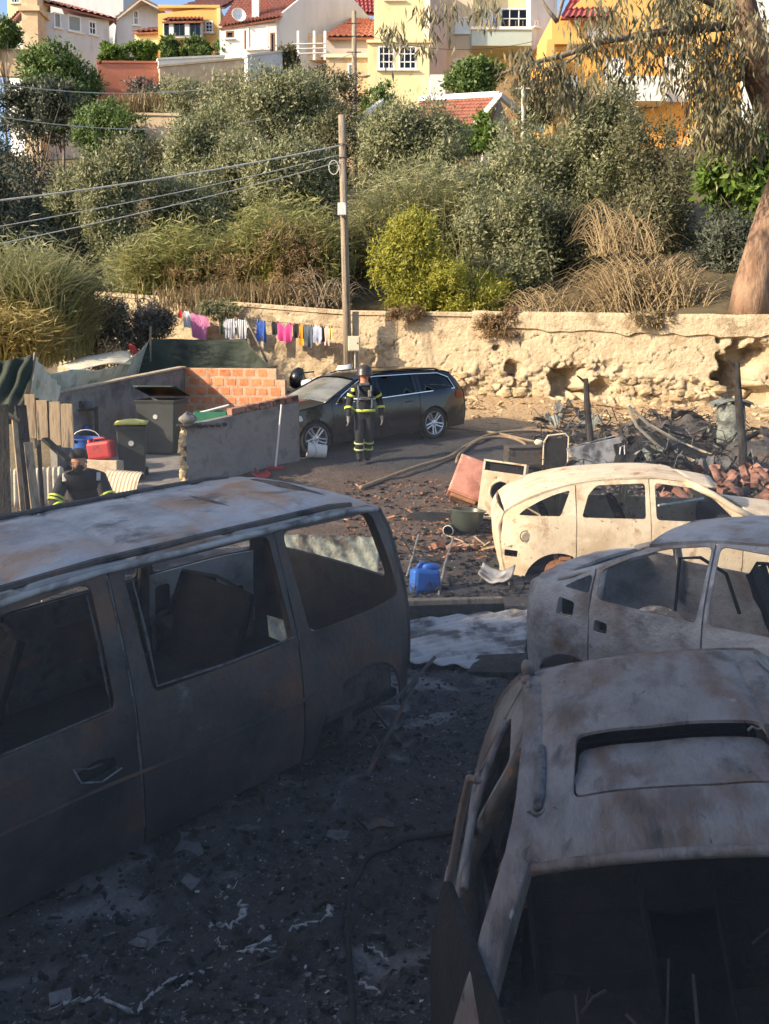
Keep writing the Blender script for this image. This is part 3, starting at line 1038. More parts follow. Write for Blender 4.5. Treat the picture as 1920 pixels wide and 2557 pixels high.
bush('column_olive', 'low olive skirt at the foot of the narrow upright olive', 'bush', (255, 400, 560, 750), 27, 'leaf_olive', 4000, .125)
bush('olive_tree', 'olive right of the utility pole, under the red roof', 'tree', (860, 1175, 240, 500), 32.0, 'leaf_olive', 14000, .14)
bush('olive_tree', 'broad olive under the gable end and orange house', 'tree', (1150, 1510, 285, 660), 30.5, 'leaf_olive', 20000, .14)
bush('olive_tree', 'tall dark olive in front of the orange house', 'tree', (1370, 1640, 212, 540), 30, 'leaf_olive', 12000, .13)
bush('dark_olive', 'very dark olive right of the orange house, left of bright leaves', 'tree', (1490, 1775, 262, 720), 28.5, 'leaf_olive_dark', 15000, .13)
bush('dark_olive', 'dark undergrowth above the wall behind the dry brush', 'bush', (1235, 1560, 470, 800), 27, 'leaf_olive_dark', 12000, .12)
bush('bright_tree', 'bright broad-leaved tree beside the eucalyptus trunk', 'tree', (1735, 1985, 310, 580), 26, 'leaf_bright', 3600, .26, .5, up=-.2)
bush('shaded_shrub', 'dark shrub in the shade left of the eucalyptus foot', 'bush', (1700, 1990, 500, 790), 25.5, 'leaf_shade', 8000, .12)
reed('reed_stand', 'tall grey-green reeds right of the utility pole', 'reeds', (872, 1200, 430, 720), 28.4, 'leaf_reed_grey', 600, 1.0, m2='leaf_reed_gold', feather=12000, lean=(.25, 1.))
reed('reed_stand', 'gold-green reeds below the pale olive, left part', 'reeds', (320, 590, 570, 775), 26.3, 'leaf_reed', 350, 1.0, m2='leaf_reed_gold', feather=6500, lean=(.3, 1.1))
reed('reed_stand', 'gold-green reeds arching towards the utility pole', 'reeds', (590, 845, 500, 760), 26, 'leaf_reed', 350, 1.0, m2='leaf_reed_gold', lean=(.3, 1.1), feather=6500)
bush('yellow_bush', 'yellow-green bush on the wall top right of the pole', 'bush', (925, 1150, 520, 790), 24.6, 'leaf_yellow', 7500, .12, .3, up=.1)
bush('yellow_bush', 'lower yellow-green bush spilling over the wall edge', 'bush', (1060, 1300, 640, 800), 24.2, 'leaf_yellow', 5000, .11, .3, up=.1)
bush('brown_bush', 'brownish scrub bush between the yellow bush and dry brush', 'bush', (1130, 1400, 430, 760), 26, 'leaf_olive', 8500, .12)
bush('brown_bush', 'withered brown thicket over the washing line', 'bush', (640, 850, 540, 770), 25.2, 'leaf_dry', 5000, .11, .22)
bush('brown_bush', 'withered brown grass clump above the pink shirts', 'bush', (420, 690, 600, 780), 25.7, 'leaf_dry', 4200, .13, .18)
reed('dry_grass', 'dry straw grass along the wall top over the washing line', 'grass', (400, 860, 690, 785), 24.9, 'leaf_straw', 1500, .7, w=.012)
reed('dry_grass', 'dry straw grass on the slope below the salmon wall', 'grass', (300, 470, 235, 300), 39.5, 'leaf_straw', 1200, 1.2, w=.02)
bush('grey_scrub', 'grey scrub against the salmon garden wall', 'bush', (290, 450, 200, 265), 43, 'leaf_greybush', 1800, .15)

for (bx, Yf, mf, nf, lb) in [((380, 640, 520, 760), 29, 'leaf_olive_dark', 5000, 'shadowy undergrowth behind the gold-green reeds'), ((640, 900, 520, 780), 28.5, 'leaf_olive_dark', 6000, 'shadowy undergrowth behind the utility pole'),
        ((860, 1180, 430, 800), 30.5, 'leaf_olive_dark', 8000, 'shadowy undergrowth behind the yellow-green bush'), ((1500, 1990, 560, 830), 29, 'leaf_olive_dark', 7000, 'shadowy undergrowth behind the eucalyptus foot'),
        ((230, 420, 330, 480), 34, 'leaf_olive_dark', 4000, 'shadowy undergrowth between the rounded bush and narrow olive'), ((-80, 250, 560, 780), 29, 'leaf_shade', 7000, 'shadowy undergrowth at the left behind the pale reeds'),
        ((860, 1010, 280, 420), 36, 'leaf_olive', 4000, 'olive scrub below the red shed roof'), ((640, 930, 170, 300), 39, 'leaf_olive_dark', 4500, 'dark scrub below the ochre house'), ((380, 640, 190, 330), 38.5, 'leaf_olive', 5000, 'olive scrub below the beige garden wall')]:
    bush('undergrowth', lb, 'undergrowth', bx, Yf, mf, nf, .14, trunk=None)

def brush_heap(name, label, box, Y, n, m, seed, w=.012):
    """a tangle of arching dead stems"""
    g = np.random.default_rng(seed)
    u0, u1, v0, v1 = box
    a, b = at(u0, v1, Y), at(u1, v0, Y)
    cx, wx, h = (a.x + b.x) / 2, (b.x - a.x) / 2, b.z - a.z
    base = Vector((cx, Y, a.z))
    root = thing(name, label, 'brush', base)
    mb = MB()
    for i in range(n):
        x0 = g.uniform(-.8, .9) * wx
        dirx = g.choice([-1, 1], p=[.68, .32])
        span = g.uniform(.35, 1.15) * wx
        hh = h * g.uniform(.25, 1.0) * (1 - .5 * (abs(x0) / wx) ** 2)
        y0 = g.uniform(-.9, .6)
        pts = []
        k = 6
        for j in range(k):
            t = j / (k - 1)
            pts.append((x0 + dirx * span * t ** 1.2, y0 + g.normal() * .04 + .3 * t, h * g.uniform(0, .02) + hh * math.sin(t * 2.5) * (1 - .15 * t)))
        mb.tube(pts, [w, w, w * .9, w * .75, w * .5, w * .25], 3, cap=False)
    mb.build('stems', m, root)
    nl = n * 6
    P = np.stack([g.uniform(-1, 1, nl) * wx, g.uniform(-.9, .5, nl), np.abs(g.normal(size=nl)) * h * .38], 1)
    P[:, 2] *= np.sqrt(np.clip(1 - (P[:, 0] / wx) ** 2, .05, 1))
    leaves('dead_leaves', P, unit(g.normal(size=(nl, 3))), .14, .2, 'leaf_straw', root, g)
    return root
for bx, Yf, mf, nf, lb in [((1170, 1340, 765, 835), 21.55, 'leaf_dry', 1500, 'dead creeper spilling over the wall edge above the hollows'), ((480, 620, 735, 792), 23.75, 'leaf_olive', 1500, 'green creeper hanging over the wall top above the striped shirts'),
        ((960, 1080, 755, 805), 22.1, 'leaf_dry', 900, 'small dead creeper over the wall top right of the pole'), ((1560, 1700, 770, 812), 20.4, 'leaf_straw', 900, 'straw tufts drooping over the wall top below the dry brush')]:
    bush('creeper', lb, 'creeper', bx, Yf, mf, nf, .1, .2, trunk=None, ry=.22, droop=.6, up=0)
brush_heap('dry_brush', 'big heap of arching straw-coloured dead stems beside the eucalyptus', (1465, 1750, 610, 805), 23.2, 620, 'twig_dry', 41)
brush_heap('dry_brush', 'loose sweep of dead stems above the straw heap', (1460, 1640, 470, 640), 25.2, 110, 'twig_dry', 42)
brush_heap('dry_brush', 'dead curved branches at the foot of the utility pole', (720, 880, 650, 770), 24.6, 60, 'bark_grey', 43)
brush_heap('dry_brush', 'small dead stems hanging over the wall edge', (1280, 1480, 700, 800), 23.6, 150, 'twig_dry', 44)

# --- left side, in front of the wall
reed('reed_clump', 'tall pale reeds at the left edge behind the netting', 'reeds', (-60, 190, 610, 905), 20.8, 'leaf_reed_grey', 5200, 1.2, lean=(.2, 1.1), w=.012, m2='leaf_reed', feather=5000)
reed('reed_clump', 'lower yellow-green reeds at the left edge by the tarpaulin', 'reeds', (-60, 120, 770, 920), 18.8, 'leaf_reed_gold', 2600, .7, lean=(.3, 1.2), w=.011, feather=2500)
bush('grey_scrub', 'ashy grey shrub behind the netting fence', 'bush', (160, 330, 730, 910), 22.5, 'leaf_greybush', 5500, .1, .3)
bush('grey_scrub', 'ashy grey shrub below the sandy bank, beside the line', 'bush', (290, 440, 745, 880), 23.5, 'leaf_greybush', 4500, .1, .3)
brush_heap('dry_twigs', 'pale dry twigs poking up behind the netting fence', (240, 335, 835, 920), 20.2, 60, 'twig_dry', 45, .008)

# --- eucalyptus on the terrace at the right
def eucalyptus():
    Y = 21.3
    base = at(1862, 790, Y)
    root = thing('eucalyptus_tree', 'big eucalyptus with smooth orange-brown trunk leaning out at the right edge', 'tree', base)
    def path(pts):
        return [at(u, v, y) - base for u, v, y in pts]
    mb = MB()
    mb.tube(path([(1868, 800, Y), (1876, 720, Y), (1895, 640, Y), (1922, 540, Y), (1958, 440, Y), (1975, 350, Y - .1), (1925, 275, Y - .4), (1892, 190, Y - .8), (1872, 90, Y - 1.1), (1845, -20, Y - 1.3), (1815, -140, Y - 1.3)]),
            [.50, .43, .38, .34, .33, .37, .36, .33, .31, .28, .25], 18)
    mb.build('trunk', 'bark_eucalyptus', root, smooth=True)
    for pts, r0 in [([(1868, 60, Y - .4), (1760, 70, Y - .8), (1640, 82, Y - 1.1), (1500, 104, Y - 1.4), (1400, 140, Y - 1.6), (1320, 160, Y - 1.7), (1235, 190, Y - 1.8)], .12),
                    ([(1500, 104, Y - 1.4), (1460, 125, Y - 1.2), (1400, 165, Y - 1.2), (1345, 178, Y - 1.2)], .06),
                    ([(1640, 82, Y - 1.1), (1700, 40, Y - 1.), (1760, -30, Y - 1.)], .07),
                    ([(1850, 40, Y - .5), (1680, -40, Y - 1.4), (1450, -60, Y - 2.2), (1405, 0, Y - 2.3), (1392, 55, Y - 2.3)], .1),
                    ([(1392, 55, Y - 2.3), (1372, 30, Y - 2.3), (1356, 5, Y - 2.3), (1350, -20, Y - 2.3)], .05),
                    ([(1905, 210, Y - .3), (1880, 130, Y - 1.2), (1905, 60, Y - 1.4), (1960, 20, Y - 1.5)], .035)]:
        mb = MB()
        p = path(pts)
        mb.tube(p, [r0 * (1 - .75 * i / (len(p) - 1)) for i in range(len(p))], 8)
        mb.build('branch', 'bark_grey', root, smooth=True)
    g = np.random.default_rng(77)
    P, D = [], []
    def hang(u0, u1, v0, v1, n, y):
        for _ in range(n):
            u, v = g.uniform(u0, u1), g.uniform(v0, v1)
            c = np.array(at(u, v, y + g.uniform(-.8, .8)) - base)
            k = int(g.integers(10, 22))
            sp = np.stack([g.normal(size=k) * .13, g.normal(size=k) * .13, -np.abs(g.normal(size=k)) * .28], 1)
            P.append(c + sp)
            D.append(unit(np.stack([g.normal(size=k) * .38, g.normal(size=k) * .38, -np.ones(k)], 1)))
    hang(1420, 1640, 25, 110, 30, Y - 1.2)
    hang(1500, 1720, 100, 175, 22, Y - 1.2)
    hang(1640, 1850, -40, 90, 80, Y - .9)
    hang(1715, 1850, 90, 330, 120, Y - .9)
    hang(1760, 1900, 230, 370, 60, Y - 1.)
    hang(1820, 1900, -40, 100, 18, Y - .6)
    hang(1255, 1400, 110, 215, 30, Y - 1.7)
    hang(1380, 1480, 150, 250, 30, Y - 1.5)
    hang(1450, 1720, -60, 30, 40, Y - 1.8)
    hang(1860, 1960, 0, 110, 18, Y - 1.3)
    for b in [(965, 1015, 35, 80, 7), (1055, 1085, -10, 15, 5), (1050, 1072, 80, 100, 3), (1125, 1140, -20, 10, 3), (1190, 1230, -20, 15, 6), (1480, 1500, 150, 210, 4), (1655, 1668, 160, 190, 3)]:
        hang(*b, 18.5)
    P, D = np.concatenate(P), np.concatenate(D)
    leaves('foliage', P, D, .25 * g.uniform(.6, 1.3, len(P)), .19, 'leaf_eucalyptus', root, g, unit(g.normal(size=P.shape) + np.array([-.9, -.9, .3])))
eucalyptus()

# ------------------------------------------------------------------ houses on the slope
def hit(P0, yaw, u, v):
    """where this direction meets an upright front through P0: metres along it, height"""
    r = ray(u, v)
    n = Vector((math.sin(yaw), -math.cos(yaw), 0))
    cpos = Vector((0, 0, CAMZ))
    t = (P0 - cpos).dot(n) / r.dot(n)
    p = cpos + r * t
    return ((p - P0).dot(Vector((math.cos(yaw), math.sin(yaw), 0))), p.z)

class House:
    def __init__(s, name, label, u0, v0, Y, cat='house'):
        s.P0 = at(u0, v0, Y)
        s.base = Vector((s.P0.x, s.P0.y, hill_z(s.P0.x, s.P0.y) - .5))
        s.root = thing(name, label, cat, s.base)

    def loc(s, P0, yaw):
        return (P0 - s.base, (0, 0, yaw))

    def front(s, px, m, yaw=0., P0=None, wins=(), depth=6., name='wall', down=True):
        """px: outline in photo pixels of one upright front; the body runs back from it"""
        P0 = P0 or s.P0
        pl = [hit(P0, yaw, u, v) for u, v in px]
        zb = s.base.z if down else min(z for _, z in pl)
        if down:
            lo = min(z for _, z in pl)
            pl = [(a, zb if abs(z - lo) < 1.6 and z < sum(q[1] for q in pl) / len(pl) else z) for a, z in pl]
        hs = [[hit(P0, yaw, u, v) for u, v in ((w[0], w[3]), (w[1], w[3]), (w[1], w[2]), (w[0], w[2]))] for w in wins]
        area = 0.
        for i in range(len(pl)):
            a, b = pl[i - 1], pl[i]
            area += a[0] * b[1] - b[0] * a[1]
        if area < 0:
            pl = pl[::-1]
        o = panel(name, pl, hs, lambda x, z: (x, 0, z - P0.z), m, s.root, step=1.2, thick=.25, smooth=False)
        o.location, o.rotation_euler = s.loc(P0, yaw)
        # the body behind the front
        if depth:
            mb = MB()
            n = len(pl)
            vs = [(x, .24, z - P0.z) for x, z in pl] + [(x, depth, z - P0.z) for x, z in pl]
            fs = [(i, (i + 1) % n, n + (i + 1) % n, n + i) for i in range(n)] + [tuple(range(n)), tuple(range(2 * n - 1, n - 1, -1))]
            mb.add(vs, fs)
            b = mb.build('side_wall', m, s.root)
            b.location, b.rotation_euler = s.loc(P0, yaw)
        for w, h in zip(wins, hs):
            s.window(P0, yaw, h, w[4])
        return o

    def window(s, P0, yaw, h, kind):
        x0, x1 = min(q[0] for q in h), max(q[0] for q in h)
        z0, z1 = min(q[1] for q in h), max(q[1] for q in h)
        cx, cz, w, hh = (x0 + x1) / 2, (z0 + z1) / 2 - P0.z, x1 - x0, z1 - z0
        t = .09
        mb = MB()
        mb.box((-w / 2 + t / 2, .06, 0), (t, .16, hh)).box((w / 2 - t / 2, .06, 0), (t, .16, hh)).box((0, .06, hh / 2 - t / 2), (w - 2 * t, .16, t)).box((0, .06, -hh / 2 + t / 2), (w - 2 * t, .16, t))
        fm = 'frame_brown' if kind == 'brown' else 'frame_white'
        f = mb.build('window', fm, s.root)
        f.location = P0 - s.base + Vector((math.cos(yaw) * cx, math.sin(yaw) * cx, cz))
        f.rotation_euler = (0, 0, yaw)
        if kind in ('shutter', 'greyshutter'):
            boxo('shutter', (0, .06, 0), (w - 2 * t, .05, hh - 2 * t), 'shutter_white' if kind == 'shutter' else 'shutter_grey', f, 0)
        else:
            boxo('pane', (0, .10, 0), (w - 2 * t, .02, hh - 2 * t), 'glass_house', f, 0)
            boxo('curtain', (0, .19, 0), (w - 2 * t, .02, hh - 2 * t), 'wall_white' if kind != 'dark' else 'dark_cavity', f, 0)
            if kind in ('sash', 'plain'):
                k = 2 if w > .7 else 1
                for i in range(1, k + 1):
                    boxo('glazing_bar', (-w / 2 + w * i / (k + 1), .05, 0), (.05, .06, hh - 2 * t), fm, f, 0)
                for i in (1, 2) if kind == 'sash' else (1,):
                    boxo('glazing_bar', (0, .045, -hh / 2 + hh * i / (3 if kind == 'sash' else 2)), (w - 2 * t, .06, .05), fm, f, 0)
        sl = boxo('sill', (0, -.07, -hh / 2 - .05), (w + .16, .2, .07), 'frame_white', f, 0)

    def roof(s, quad, m='roof_tile', name='roof', rows=7, pitch=.24, thick=.1):
        """quad: world corners eave-left, eave-right, ridge-right, ridge-left; tiles in waves and stepped rows"""
        q = [Vector(p) - s.base for p in quad]
        w = ((q[1] - q[0]).length + (q[2] - q[3]).length) / 2
        nrm = (q[1] - q[0]).cross(q[3] - q[0]).normalized()
        if nrm.z < 0: nrm = -nrm
        nu = max(6, int(w / pitch) * 4)
        mb = MB()
        vs, fs = [], []
        nv = rows * 2
        for j in range(nv):
            r, e = j // 2, j % 2
            t = (r + e) / rows
            h = .07 * (1 - e)
            for i in range(nu + 1):
                a = i / nu
                p = (q[0].lerp(q[1], a)).lerp(q[3].lerp(q[2], a), t)
                vs.append(p + nrm * (h + .05 * math.cos(2 * math.pi * i / 4)))
        for j in range(nv - 1):
            for i in range(nu):
                a = j * (nu + 1) + i
                fs.append((a, a + 1, a + nu + 2, a + nu + 1))
        mb.add(vs, fs)
        mb.add([p - nrm * .05 for p in q] + [p - nrm * (.05 + thick) for p in q], [(0, 1, 2, 3), (7, 6, 5, 4), (0, 4, 5, 1), (1, 5, 6, 2), (2, 6, 7, 3), (3, 7, 4, 0)])
        return mb.build(name, m, s.root, smooth=False)

    def box(s, name, px, Y, depth, m, bev=.0):
        a, b = at(px[0], px[3], Y), at(px[1], px[2], Y)
        c = Vector(((a.x + b.x) / 2, Y + depth / 2, (a.z + b.z) / 2)) - s.base
        return boxo(name, c, (b.x - a.x, depth, b.z - a.z), m, s.root, bev)

# tall block at the far left; sunlight put into its cream left side
h = House('apartment_block', 'pale grey apartment block rising behind at the far left', 62, 90, 88, 'building')
h.front([(58, 120), (306, 120), (306, -90), (58, -90)], 'wall_palegrey', depth=10)
h = House('apartment_block', 'lit cream side of the tall block at the extreme left behind the stone tower', 16, 90, 84, 'building')
h.front([(16, 120), (60, 120), (60, -60), (16, -60)], 'wall_cream', depth=.6, wins=[(28, 48, -20, 8, 'plain')])
# grey house with hipped roof, its front turned away from the sun
h = House('hip_roof_house', 'grey-white house with dull red hipped roof at the upper left', 92, 110, 58)
yw = R(38)
P0 = h.P0
h.front([(92, 112), (272, 112), (272, 50), (92, 27)], 'wall_palegrey', yw, wins=[(135, 152, 34, 68, 'greyshutter'), (170, 202, 42, 76, 'greyshutter'), (222, 240, 55, 85, 'plain')], depth=7)
a, b = hit(P0, yw, 84, 22), hit(P0, yw, 276, 52)
d = Vector((math.cos(yw), math.sin(yw), 0)); nn = Vector((-math.sin(yw), math.cos(yw), 0))
zE = max(a[1], b[1]) + .05
L = b[0] - a[0]
E0, E1 = P0 + d * (a[0] - .3) - nn * .4, P0 + d * (b[0] + .3) - nn * .4
E0.z = E1.z = zE
r0, r1 = E0 + d * 2.2 + nn * 3.6 + Vector((0, 0, 1.5)), E1 - d * 2.4 + nn * 3.6 + Vector((0, 0, 1.5))
h.roof([E0, E1, r1, r0], 'roof_dark')
h.roof([E1, E1 + nn * 7.4, r1 + nn * .2, r1], 'roof_dark')
h.roof([E0 + nn * 7.4, E0, r0, r0 + nn * .2], 'roof_dark')
h = House('stone_tower', 'weathered beige stone tower left of the hipped house', 52, 140, 57, 'tower')
h.front([(52, 150), (92, 150), (92, -30), (52, -30)], 'wall_beige', depth=2.2)
h.box('ledge', (46, 98, 14, 26), 56.8, 2.6, 'wall_beige')
# small white house with grey gable
h = House('gable_house', 'small white house with grey pitched roof beside the amber house', 325, 110, 62)
h.front([(288, 100), (395, 100), (395, 22), (352, 2), (290, 45)], 'wall_palegrey', R(20), wins=[(333, 346, 26, 62, 'plain')], depth=7)
a = at(280, 52, 61.6); b = at(352, -6, 61.6); c_ = at(402, 20, 61.6)
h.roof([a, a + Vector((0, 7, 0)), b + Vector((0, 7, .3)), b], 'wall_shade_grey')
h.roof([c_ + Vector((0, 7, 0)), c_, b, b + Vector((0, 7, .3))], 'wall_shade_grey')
h.front([(336, 125), (396, 125), (396, 78), (336, 80)], 'wall_cream', 0, P0=at(336, 125, 58), depth=2, down=False)
a, b = at(330, 80, 57.7), at(398, 77, 57.7)
h.roof([a, b, b + Vector((0, 2.2, 1.0)), a + Vector((.8, 2.2, 1.0))], 'roof_tile', rows=4)
# amber house with glazed bay
h = House('amber_house', 'amber house with white-framed bay window over the vines', 394, 130, 56)
h.front([(394, 135), (548, 135), (548, 17), (394, 34)], 'wall_amber', 0, depth=6, wins=[(512, 532, 52, 82, 'sash')])
bb = h.box('bay_window', (408, 502, 52, 94), 55.3, .7, 'frame_white')
n = 7
for i in range(n):
    a, b = at(410 + i * 13.1, 88, 55.25), at(410 + i * 13.1 + 10, 58, 55.25)
    c_ = (a + b) / 2 - h.base - bb.location
    boxo('pane', c_, (b.x - a.x, .06, b.z - a.z), 'glass_house' if i % 3 != 1 else 'shutter_white', bb, 0)
a, b = at(404, 52, 55.0), at(508, 50, 55.0)
h.roof([a, b, b + Vector((-.2, .9, .5)), a + Vector((.3, .9, .5))], 'roof_tile', 'awning', rows=3)
a, b = at(430, 24, 57.5), at(560, 16, 57.5)
h.roof([a, b, b + Vector((1.2, 4, 2.6)), a + Vector((2.6, 4, 2.6))], 'roof_dark')
h.box('parapet', (394, 549, 12, 19), 55.9, .5, 'wall_amber')
h.box('corner_trim', (543, 550, 20, 128), 55.88, .3, 'wall_yellow')
# white house with red tiles and shaded gable
h = House('white_gable_house', 'white house with red tiled roof, satellite dish and shaded gable', 690, 140, 51)
P0 = h.P0
h.front([(548, 140), (690, 140), (690, 44), (548, 66)], 'wall_white', R(-6), P0=P0, depth=.5, wins=[(564, 584, 78, 96, 'brown'), (618, 670, 64, 122, 'shutter'), (675, 686, 82, 132, 'brown')])
h.front([(690, 150), (945, 150), (945, 70), (868, -20), (770, -20), (690, 44)], 'wall_palegrey', R(42), P0=P0, depth=.4)  # gable of the white house, its shade put into the pale grey
a, b = at(546, 68, 51.2), at(694, 44, 50.7)
c_, e = at(790, -25, 56.5), at(604, -25, 57.5)
h.roof([a, b, c_, e], 'roof_tile', rows=14)
h.box('chimney', (629, 645, -40, 48), 51.6, .6, 'wall_white')
mb = MB()
mb.lathe([(0, 0), (.22, .02), (.38, .09), (.42, .13)], 16)
ds = mb.build('satellite_dish', 'frame_white', h.root, smooth=True, thick=.02)
ds.location = at(596, 40, 51.0) - h.base
ds.rotation_euler = (R(75), 0, R(20))
mb = MB().tube([at(612, 122, 50.5) - h.base, at(612, 76, 50.5) - h.base], .06, 6)
mb.build('post', 'frame_brown', h.root)
# low ochre house with red roof between
h = House('ochre_house', 'low ochre house with terrace and red roof beside the street pole', 815, 240, 50)
h.front([(815, 250), (935, 250), (935, 140), (815, 146)], 'wall_beige', 0, depth=5, wins=[(868, 886, 158, 196, 'greyshutter')])
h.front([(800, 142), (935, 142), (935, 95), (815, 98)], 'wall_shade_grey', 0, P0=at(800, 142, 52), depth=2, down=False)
a, b = at(806, 92, 51.6), at(940, 92, 51.6)
h.roof([a, b, b + Vector((0, 3, 2.1)), a + Vector((1.6, 3, 2.1))], 'roof_tile', rows=6)
h.roof([at(880, 30, 58), at(945, 34, 58), at(945, -20, 61), at(870, -20, 61)], 'roof_crimson', rows=6)
h.box('coping', (812, 938, 134, 143), 49.8, .6, 'wall_peach')
h.front([(748, 150), (818, 150), (818, 84), (748, 84)], 'wall_beige', 0, P0=at(748, 150, 52.5), depth=2, down=False)
for u in (745, 785, 812):
    mb = MB().tube([at(u, 150, 51) - h.base, at(u, 78, 51) - h.base], .09, 6)
    mb.build('post', 'frame_white', h.root)
for v in (110, 122, 134):
    mb = MB().tube([at(728, v, 50.9) - h.base, at(812, v - 2, 50.9) - h.base], .03, 5)
    mb.build('rail', 'frame_white', h.root)
# yellow block of flats
h = House('yellow_flats', 'yellow block of flats with two white sash windows', 932, 240, 49, 'building')
P0 = h.P0
h.front([(934, 110), (1074, 110), (1074, -80), (934, -80)], 'wall_cream', 0, P0=at(934, 110, 50), depth=7, wins=[(962, 1008, -40, 0, 'sash')], down=False)
h.front([(918, 245), (1074, 245), (1072, 104), (918, 104)], 'wall_yellow', 0, P0=at(918, 245, 48.6), depth=6, wins=[(944, 985, 114, 174, 'sash'), (995, 1040, 114, 174, 'sash')])
h.box('string_course', (915, 1075, 99, 106), 48.45, .3, 'wall_cream')
h.front([(1074, 240), (1116, 240), (1116, -80), (1074, -80)], 'wall_shade_grey', R(48), P0=at(1074, 240, 49.3), depth=.4, name='side_front')  # side of the cream flats, its shade put into the grey
# peach flats with balcony
h = House('peach_flats', 'peach block of flats with shuttered windows and green balcony', 1114, 250, 52, 'building')
h.front([(1114, 255), (1182, 255), (1182, -80), (1114, -80)], 'wall_peach', 0, depth=6, wins=[(1136, 1170, 42, 84, 'shutter'), (1130, 1166, 146, 182, 'shutter'), (1136, 1170, -50, -15, 'shutter')])
h.front([(1180, 255), (1330, 255), (1330, -80), (1180, -80)], 'wall_cream', 0, P0=at(1180, 255, 53), depth=6, wins=[(1250, 1318, 20, 72, 'plain'), (1205, 1232, 16, 72, 'shutter')])
h.front([(1326, 200), (1392, 200), (1392, -80), (1326, -80)], 'wall_palegrey', R(30), P0=at(1328, 200, 52.6), depth=.4, name='side_front', wins=[(1334, 1344, 52, 66, 'plain')])
bal = h.box('balcony', (1178, 1328, 72, 114), 50.8, 2.2, 'balcony_green')
h.box('balcony_rail', (1176, 1330, 66, 73), 50.7, .25, 'frame_white')
for u in (1252, 1270, 1288, 1306):
    mb = MB().tube([at(u, 68, 50.8) - h.base, at(u, 52, 50.8) - h.base], .03, 5)
    mb.build('baluster', 'frame_brown', h.root)
h.box('hanging_towel', (1231, 1239, 46, 66), 50.6, .04, 'plastic_blue')
h.box('downpipe', (1244, 1248, 114, 180), 52.9, .12, 'wall_shade_grey')
h.box('terrace_parapet', (1074, 1112, 186, 250), 47.5, 2, 'wall_white')
# small gabled house
h = House('small_gable_house', 'small house with red tiles and pale gable edge above the olives', 1190, 330, 42)
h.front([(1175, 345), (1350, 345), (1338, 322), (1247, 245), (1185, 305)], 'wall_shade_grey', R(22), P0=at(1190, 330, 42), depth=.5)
ap, ev = at(1247, 242, 41.7), at(1185, 312, 41.6)
bl = at(1050, 252, 46.5)
h.roof([at(1040, 312, 45.6), ev, ap, bl], 'roof_tile', rows=8)
for p, q in ((ap, ev), (ap, at(1352, 330, 43.8))):
    mb = MB().tube([p - h.base + Vector((0, -.1, .05)), q - h.base + Vector((0, -.1, 0))], .16, 4)
    mb.build('barge_board', 'frame_white', h.root)
mb = MB().tube([ap - h.base + Vector((0, 0, .1)), bl - h.base + Vector((0, 0, .1))], .16, 6)
mb.build('ridge', 'frame_white', h.root)
h = House('tin_shed', 'low red-tiled shed roof peeping out left of the small gabled house', 920, 330, 40)
h.roof([at(915, 330, 39), at(965, 328, 39), at(972, 296, 41), at(925, 292, 41)], 'roof_crimson', rows=5)
h.front([(918, 350), (962, 350), (962, 328), (918, 330)], 'wall_white', 0, P0=at(918, 350, 39.3), depth=2)
mb = MB().tube([at(912, 285, 39.5) - h.base, at(975, 238, 41) - h.base], .12, 5)
mb.build('ridge_board', 'frame_white', h.root)
# orange house
h = House('orange_house', 'vivid orange house with white shutters behind the eucalyptus', 1372, 350, 46)
h.front([(1372, 380), (1850, 380), (1850, 100), (1372, 100)], 'wall_orange', 0, depth=7,
        wins=[(1512, 1556, 145, 250, 'shutter'), (1660, 1722, 140, 252, 'shutter'), (1408, 1440, 190, 250, 'shutter')])
h.front([(1378, 104), (1850, 104), (1850, -60), (1510, -60), (1410, 38), (1378, 42)], 'wall_amber', 0, P0=at(1378, 104, 46.6), depth=6, wins=[(1466, 1514, 54, 98, 'shutter'), (1660, 1705, 40, 90, 'shutter')], down=False)
h.box('string_course', (1366, 1852, 98, 110), 45.75, .5, 'wall_amber')
h.box('parapet', (1548, 1668, 190, 252), 44.8, 1.1, 'wall_white')
h.box('column', (1360, 1384, 110, 360), 45.2, .6, 'wall_amber')
h.box('column', (1724, 1762, 110, 360), 45.2, .6, 'wall_amber')
h.roof([at(1400, 44, 45.9), at(1520, 42, 45.9), at(1520, -30, 48.5), at(1440, -30, 48.5)], 'roof_crimson', rows=4)
h = House('mint_house', 'pale mint wall corner at the far right edge', 1880, 200, 60)
h.front([(1880, 340), (2050, 340), (2050, -80), (1880, -80)], 'wall_white', 0, depth=5)
# garden walls
def garden_wall(name, label, pts, Y0, Y1, hpx, m, cap=True):
    p0, p1 = at(pts[0], pts[1], Y0), at(pts[2], pts[3], Y1)
    base = (p0 + p1) / 2
    base.z = min(hill_z(p0.x, Y0), hill_z(p1.x, Y1))
    root = thing(name, label, 'wall', base)
    mb = MB()
    n = (p1 - p0).cross(Vector((0, 0, 1))).normalized()
    if n.y > 0: n = -n
    hh = hpx * Y0 / FPX
    vs = []
    for p in (p0, p1):
        for o_ in (0, .3):
            vs += [p - n * o_ - base, p - n * o_ - base - Vector((0, 0, hh))]
    mb.add(vs, [(0, 1, 5, 4), (2, 6, 7, 3), (0, 4, 6, 2), (0, 2, 3, 1), (4, 5, 7, 6), (1, 3, 7, 5)])
    mb.build('masonry', m, root)
    if cap:
        mb = MB()
        d = (p1 - p0).normalized()
        M = Matrix.Translation((p0 + p1) / 2 - base - n * .15) @ d.to_track_quat('X', 'Z').to_matrix().to_4x4()
        mb.box((0, 0, .05), ((p1 - p0).length + .1, .42, .1), M)
        mb.build('coping', m, root)
    return root
garden_wall('salmon_wall', 'salmon-red brick garden wall above the shaded trees', (243, 157, 400, 158), 47, 48, 90, 'wall_salmon')
